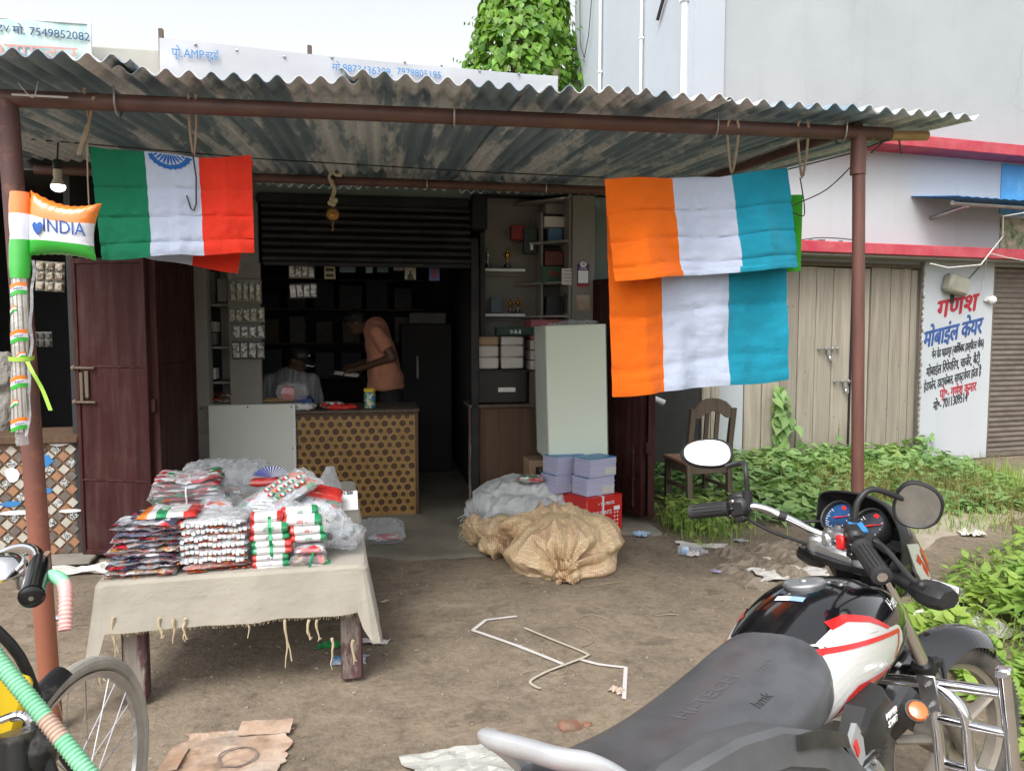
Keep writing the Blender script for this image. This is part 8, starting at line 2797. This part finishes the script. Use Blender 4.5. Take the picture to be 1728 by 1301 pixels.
mb=MB(); mb.sheet(lambda s,q:Vector((lerp(-.21,.21,s)*(1+.22*noise.noise(Vector((q*4,1,2)))+.07*noise.noise(Vector((q*15,1,2)))),lerp(-.16,.17,q)*(1+.25*noise.noise(Vector((s*4,4,2)))+.08*noise.noise(Vector((s*17,4,2)))),.010+.012*noise.noise(Vector((s*4,q*4,3)))+.005*noise.noise(Vector((s*13,q*13,3))))),24,20,.004); mb.build('sheet',M['cardboard_pale'],t,sharp=0)
mb=MB(); mb.sheet(lambda s,q:Vector((lerp(.0,.2,s),lerp(.12,.2,q)+.02*noise.noise(Vector((s*5,2,2))),.018+.012*q)),12,4,.004); mb.build('flap',M['cardboard_pale'],t,sharp=0)
mb=MB(); mb.sheet(lambda s,q:Vector((lerp(-.22,-.15,s),lerp(-.1,.04,q),.016+.01*s)),6,6,.003); mb.build('torn_corner',M['cardboard_pale'],t,sharp=0)
mb=MB(); mb.grid(lambda s,q:Vector((.04+math.cos(6.283*s)*lerp(.062,.072,q)*(1+.05*math.sin(s*20)),-.03+math.sin(6.283*s)*lerp(.058,.068,q),.0195)),30,1,cu=True); mb.build('ring_stain',mat('dark stain',(.14,.11,.10),(.25,.2,.17),30,.9),t)
o=G(962,1222)
mb=MB(); mb.box((0,0,.0),(.10,.065,.045),Matrix.Rotation(.3,3,'Z')@Matrix.Rotation(.25,3,'Y'),0,.016); mb.box((.07,.02,.0),(.04,.035,.02),.8,0,.008); tag(mb.build('broken_brick',mat('broken brick',(.26,.10,.06),(.20,.15,.11),14,.95,bump=.8,bscale=40,dirt=.5,dscale=12),loc=o),'half buried broken red brick beside the motorcycle seat','brick')
o=G(1143,934,.03)
t=thing('plastic_bottle','empty clear plastic bottle with a blue label lying on the earth','bottle',o,(R(90),0,R(80)))
mb=MB(); mb.lathe([(.028,0),(.034,.006),(.034,.07),(.031,.075),(.034,.08),(.034,.15),(.024,.175),(.013,.19),(.013,.21)],n=16); mb.build('bottle_body',M['clear'],t)
mb=MB(); mb.lathe([(.0345,.03),(.0345,.075)],n=16); mb.build('paper_label',bl_p,t)
scrap('clear crushed cup next to the plastic bottle',1168,938,.09,.06,plast,22,.04,'crushed_cup')
mb=MB()
r9=random.Random(31)
for k in range(1500):
 x,y=r9.uniform(-2.2,2.6),r9.uniform(2.3,6.0)
 s_=r9.choice((.003,.003,.004,.004,.005,.006,.007,.011))
 mb.box((x,y,ground_h(x,y)+s_*.3),(s_*r9.uniform(.8,2),s_*r9.uniform(.8,1.5),s_*.8),Matrix.Rotation(r9.uniform(0,3),3,'Z')@Matrix.Rotation(r9.uniform(-.4,.4),3,'X'),0,s_*.25)
tag(mb.build('pebbles',mat('small stones',(.20,.16,.12),(.36,.31,.26),2.0,.9)),'loose small stones and crumbs of earth on the yard',None,None,'stuff')
mb=MB()
for k in range(150):
 x,y=r9.uniform(-2.0,2.4),r9.uniform(2.4,6.0)
 a=r9.uniform(0,3.1); L_=r9.uniform(.02,.07); d=Vector((math.cos(a),math.sin(a),0))*L_
 p=Vector((x,y,ground_h(x,y)+.004))
 mb.tube([p,p+d*.5+Vector((0,0,.004)),p+d],.0012,3)
for k in range(200):
 x,y=r9.gauss(1.75,.35),r9.gauss(4.8,.4)
 mb.box((x,y,ground_h(x,y)+.006),(r9.uniform(.01,.05),.01,.008),Matrix.Rotation(r9.uniform(0,3),3,'Z')@Matrix.Rotation(r9.uniform(-.5,.5),3,'Y'),0,.002)
tag(mb.build('straw_litter',mat('straw',(.30,.24,.15),(.2,.16,.11),4,.9)),'bits of straw, twigs and dry mud chips scattered on the earth',None,None,'stuff')
# ------------------------------------------------------------------ bicycle in the left corner
def rayp(px,py,y):
 r_=cray(px,py)
 return Vector((0,0,EYE))+r_*(y/r_.y)
wc=rayp(118,1140,1.86); wc.z=.345
by=thing('bicycle','old roadster bicycle with green wrapped tubes at the left edge','bicycle',(wc.x,wc.y,0),math.atan2(1.0,.04))
wl=lambda p:Matrix.Rotation(-math.atan2(1.0,.04),3,'Z')@(Vector(p)-Vector((wc.x,wc.y,0)))
hc=Vector((0,0,.345))
mb=MB(); n_=64
mb.grid(lambda s,t:hc+Vector((math.cos(6.28318*s)*(.325+.020*math.cos(6.28318*t)),.020*math.sin(6.28318*t),math.sin(6.28318*s)*(.325+.020*math.cos(6.28318*t)))),n_,12,cu=True,cv=True)
fw=mb.build('front_wheel',mat('dusty grey tyre',(.30,.28,.24),(.44,.41,.36),8,.85,bump=.3,bscale=60),by,sharp=0)
mb=MB(); pr_=[(.306,.015),(.298,.013),(.288,.006),(.288,-.006),(.298,-.013),(.306,-.015)]
mb.grid(lambda s,t:(lambda q:hc+Vector((math.cos(6.28318*s)*q[0],q[1],math.sin(6.28318*s)*q[0])))(pr_[min(5,int(round(t*5)))]),n_,5,cu=True); mb.build('rim',M['alloy'],fw)
for k in range(32):
 a=2*math.pi*k/32; s_=(-1)**k; a2=a+.5*(1 if k%4<2 else-1)
 mb=MB(); mb.tube([hc+Vector((math.cos(a2)*.022,s_*.03,math.sin(a2)*.022)),hc+Vector((math.cos(a)*.292,s_*.004,math.sin(a)*.292))],.0014,5); mb.build('spoke',M['chrome'],fw)
mb=MB(); mb.tube([hc+Vector((0,-.045,0)),hc+Vector((0,.045,0))],.017,12); mb.build('hub',M['steel'],fw)
hd=wl(rayp(-60,990,1.62))
mb=MB(); mb.tube([hd+Vector((.02,0,-.06)),hd+Vector((-.025,0,.10))],.02,12)
for s_ in (-1,1):
 mb.tube(spline([tuple(hd+Vector((.02,0,-.06))),tuple(hd.lerp(hc,.3)+Vector((0,s_*.045,.0))),tuple(hd.lerp(hc,.65)+Vector((-.03,s_*.05,0))),(0,s_*.05,.345)],5),.012,10)
mb.build('fork',M['black'],by)
hr=Vector((hd.x-.46,hd.y,.86)); bb=Vector((hd.x-.39,hd.y,.32)); hc2=Vector((hd.x-.89,hd.y,.345))
mb=MB(); mb.tube([hd,hr],.016,10); mb.tube([hd+Vector((.015,0,-.05)),bb],.016,10); mb.tube([hr+Vector((0,0,.06)),bb],.015,10); mb.tube([hr,hc2],.010,8); mb.tube([bb,hc2],.010,8); mb.build('frame',M['black'],by)
mb=MB()
mb.grid(lambda s,t:hc2+Vector((math.cos(6.28318*s)*(.325+.020*math.cos(6.28318*t)),.020*math.sin(6.28318*t),math.sin(6.28318*s)*(.325+.020*math.cos(6.28318*t)))),48,10,cu=True,cv=True); mb.build('rear_wheel',M['rubber'],by,sharp=0)
mb=MB(); mb.ball(hr+Vector((-.04,0,.1)),(.14,.09,.04),14,8); mb.build('saddle',M['rubber'],by)
mb=MB(); mb.sheet(lambda s,t:hc+Vector((math.cos(lerp(R(96),R(150),s))*(.366-.02*(2*t-1)**2),(t-.5)*.062,math.sin(lerp(R(96),R(150),s))*(.366-.02*(2*t-1)**2))),14,8,.002); mb.build('mudguard',mat('chipped black enamel',(.012,.012,.013),(.25,.22,.19),9,.35,lo=.55,hi=.8),by)
L3=lambda px,py,y:wl(rayp(px,py,y))
ge,gs=L3(53,1008,1.52),L3(66,955,1.66)
hp_=[gs,L3(60,930,1.75),L3(30,925,1.82),L3(-25,945,1.85),L3(-90,960,1.85)]
mb=MB(); mb.tube(spline([tuple(p) for p in [ge.lerp(gs,.5)]+hp_],6),.0125,12); hb2=mb.build('handlebar',M['chrome'],by)
gdn=(ge-gs).normalized()
mb=MB(); mb.tube([gs-gdn*.03,gs,ge-gdn*.01,ge,ge+gdn*.004],[.019,.022,.024,.0235,.018],20); mb.tube([ge-gdn*.012,ge-gdn*.006],.0255,20); gr=mb.build('grip',M['black_gloss'],hb2)
mb=MB(); mb.tube([ge+gdn*.0035,ge+gdn*.006],.005,10); mb.build('end_hole',M['steel'],gr)
si_=gdn.cross(Vector((0,0,1))).normalized()
mt=Matrix((gdn*-1,si_.cross(gdn)*-1 if False else gdn.cross(si_),si_*-1)).transposed()
letter('BSK',.016,M['white_print'],gr,tuple(gs.lerp(ge,.35)+gdn.cross(si_)*0-si_*-.0+(wl(Vector((0,0,EYE)))-gs).normalized()*.0245),1.0,rot=(Matrix((gdn.cross((wl(Vector((0,0,EYE)))-gs)).normalized(),-gdn,(wl(Vector((0,0,EYE)))-gs).normalized())).transposed()).to_4x4(),extr=.0005)
bc=L3(5,965,1.70)
mb=MB(); mb.lathe([(.05,0),(.052,.006),(.046,.022),(.03,.036),(.008,.042)],bc,n=24,rot=Matrix.Rotation(R(-15),3,'Y')); mb.build('bell',M['chrome'],by)
mb=MB(); mb.tube([bc+Vector((.0,-.02,-.01)),bc+Vector((.03,-.06,-.03))],.008,8); mb.lathe([(.014,-.02),(.016,0),(.014,.01)],bc+Vector((.01,-.04,-.02)),n=12); mb.build('bell_bracket',M['steel'],by)
lm=L3(85,940,1.70)
mb=MB(); mb.sheet(lambda s,t:lerp(L3(65,958,1.68),L3(82,930,1.68),t)+Vector((0,(s-.5)*.012,.004*math.sin(t*3))),3,6,.002); mb.build('brake_tongue',mat('rusty steel',(.30,.2,.16),(.4,.3,.26),12,.6,.4),by)
def hose(pxs,r_,m,seg,name,col2=None):
 pts=[Vector(p) for p in spline([tuple(L3(*p)) for p in pxs],16)]
 D=[0]
 for a,b in zip(pts,pts[1:]):
  D.append(D[-1]+(b-a).length)
 n_=int(D[-1]/.0022)
 pp,rr=[],[]
 j=0
 for i in range(n_+1):
  d=D[-1]*i/n_
  while j<len(D)-2 and D[j+1]<d:
   j+=1
  pp.append(pts[j].lerp(pts[j+1],(d-D[j])/max(1e-9,D[j+1]-D[j])))
  rr.append(r_*(1+.10*math.sin(i*2*math.pi/4)))
 mb=MB(); mb.tube(pp,rr,12)
 if col2:
  mb.m=[1 if col2[0]<(k // 12)/n_<col2[1] else 0 for k in range(len(mb.f))]
 mb.build(name,m,by,sharp=60)
hg=mat('mint green hose',(.20,.55,.32),(.28,.62,.40),20,.4,coat=.3)
hp2_=mat('pink hose',(.72,.32,.30),(.75,.45,.42),20,.45,coat=.3)
hose([(72,975,1.66),(92,972,1.62),(108,985,1.58),(111,1010,1.55),(110,1063,1.52)],.0135,[hg,hp2_],0,'lever_sleeve',(.55,1.01))
hose([(-30,1075,1.50),(0,1118,1.48),(75,1210,1.44),(150,1305,1.40),(200,1370,1.38)],.0165,[hg,mat('faded pink hose',(.50,.36,.28),None,rough=.5)],0,'tube_sleeve',(.48,.60))
mb=MB(); yb=L3(8,1185,1.62)
mb.box(yb,(.03,.10,.15),Matrix.Rotation(.3,3,'X'),0,.012); mb.build('yellow_guard',mat('yellow plastic',(.72,.50,.02),None,rough=.35),by)
mb=MB(); mb.tube(spline([tuple(L3(0,1215,1.5)),tuple(L3(35,1205,1.5)),tuple(L3(50,1225,1.5)),tuple(L3(20,1250,1.5)),tuple(L3(-10,1240,1.5))],6),.008,8); mb.tube(spline([tuple(L3(20,1212,1.52)),tuple(L3(55,1210,1.52)),tuple(L3(62,1240,1.52))],6),.007,8); mb.build('chrome_clip',M['chrome'],by)
mb=MB(); mb.tube([L3(28,1235,1.48),L3(30,1320,1.46)],.035,14); mb.ball(L3(55,1270,1.5),(.05,.05,.06),12,8); mb.tube([L3(60,1235,1.5),L3(95,1320,1.48)],.012,8); mb.build('lamp_body',mat('chipped black lamp',(.015,.015,.016),(.2,.18,.16),9,.3,lo=.55,hi=.8),by)
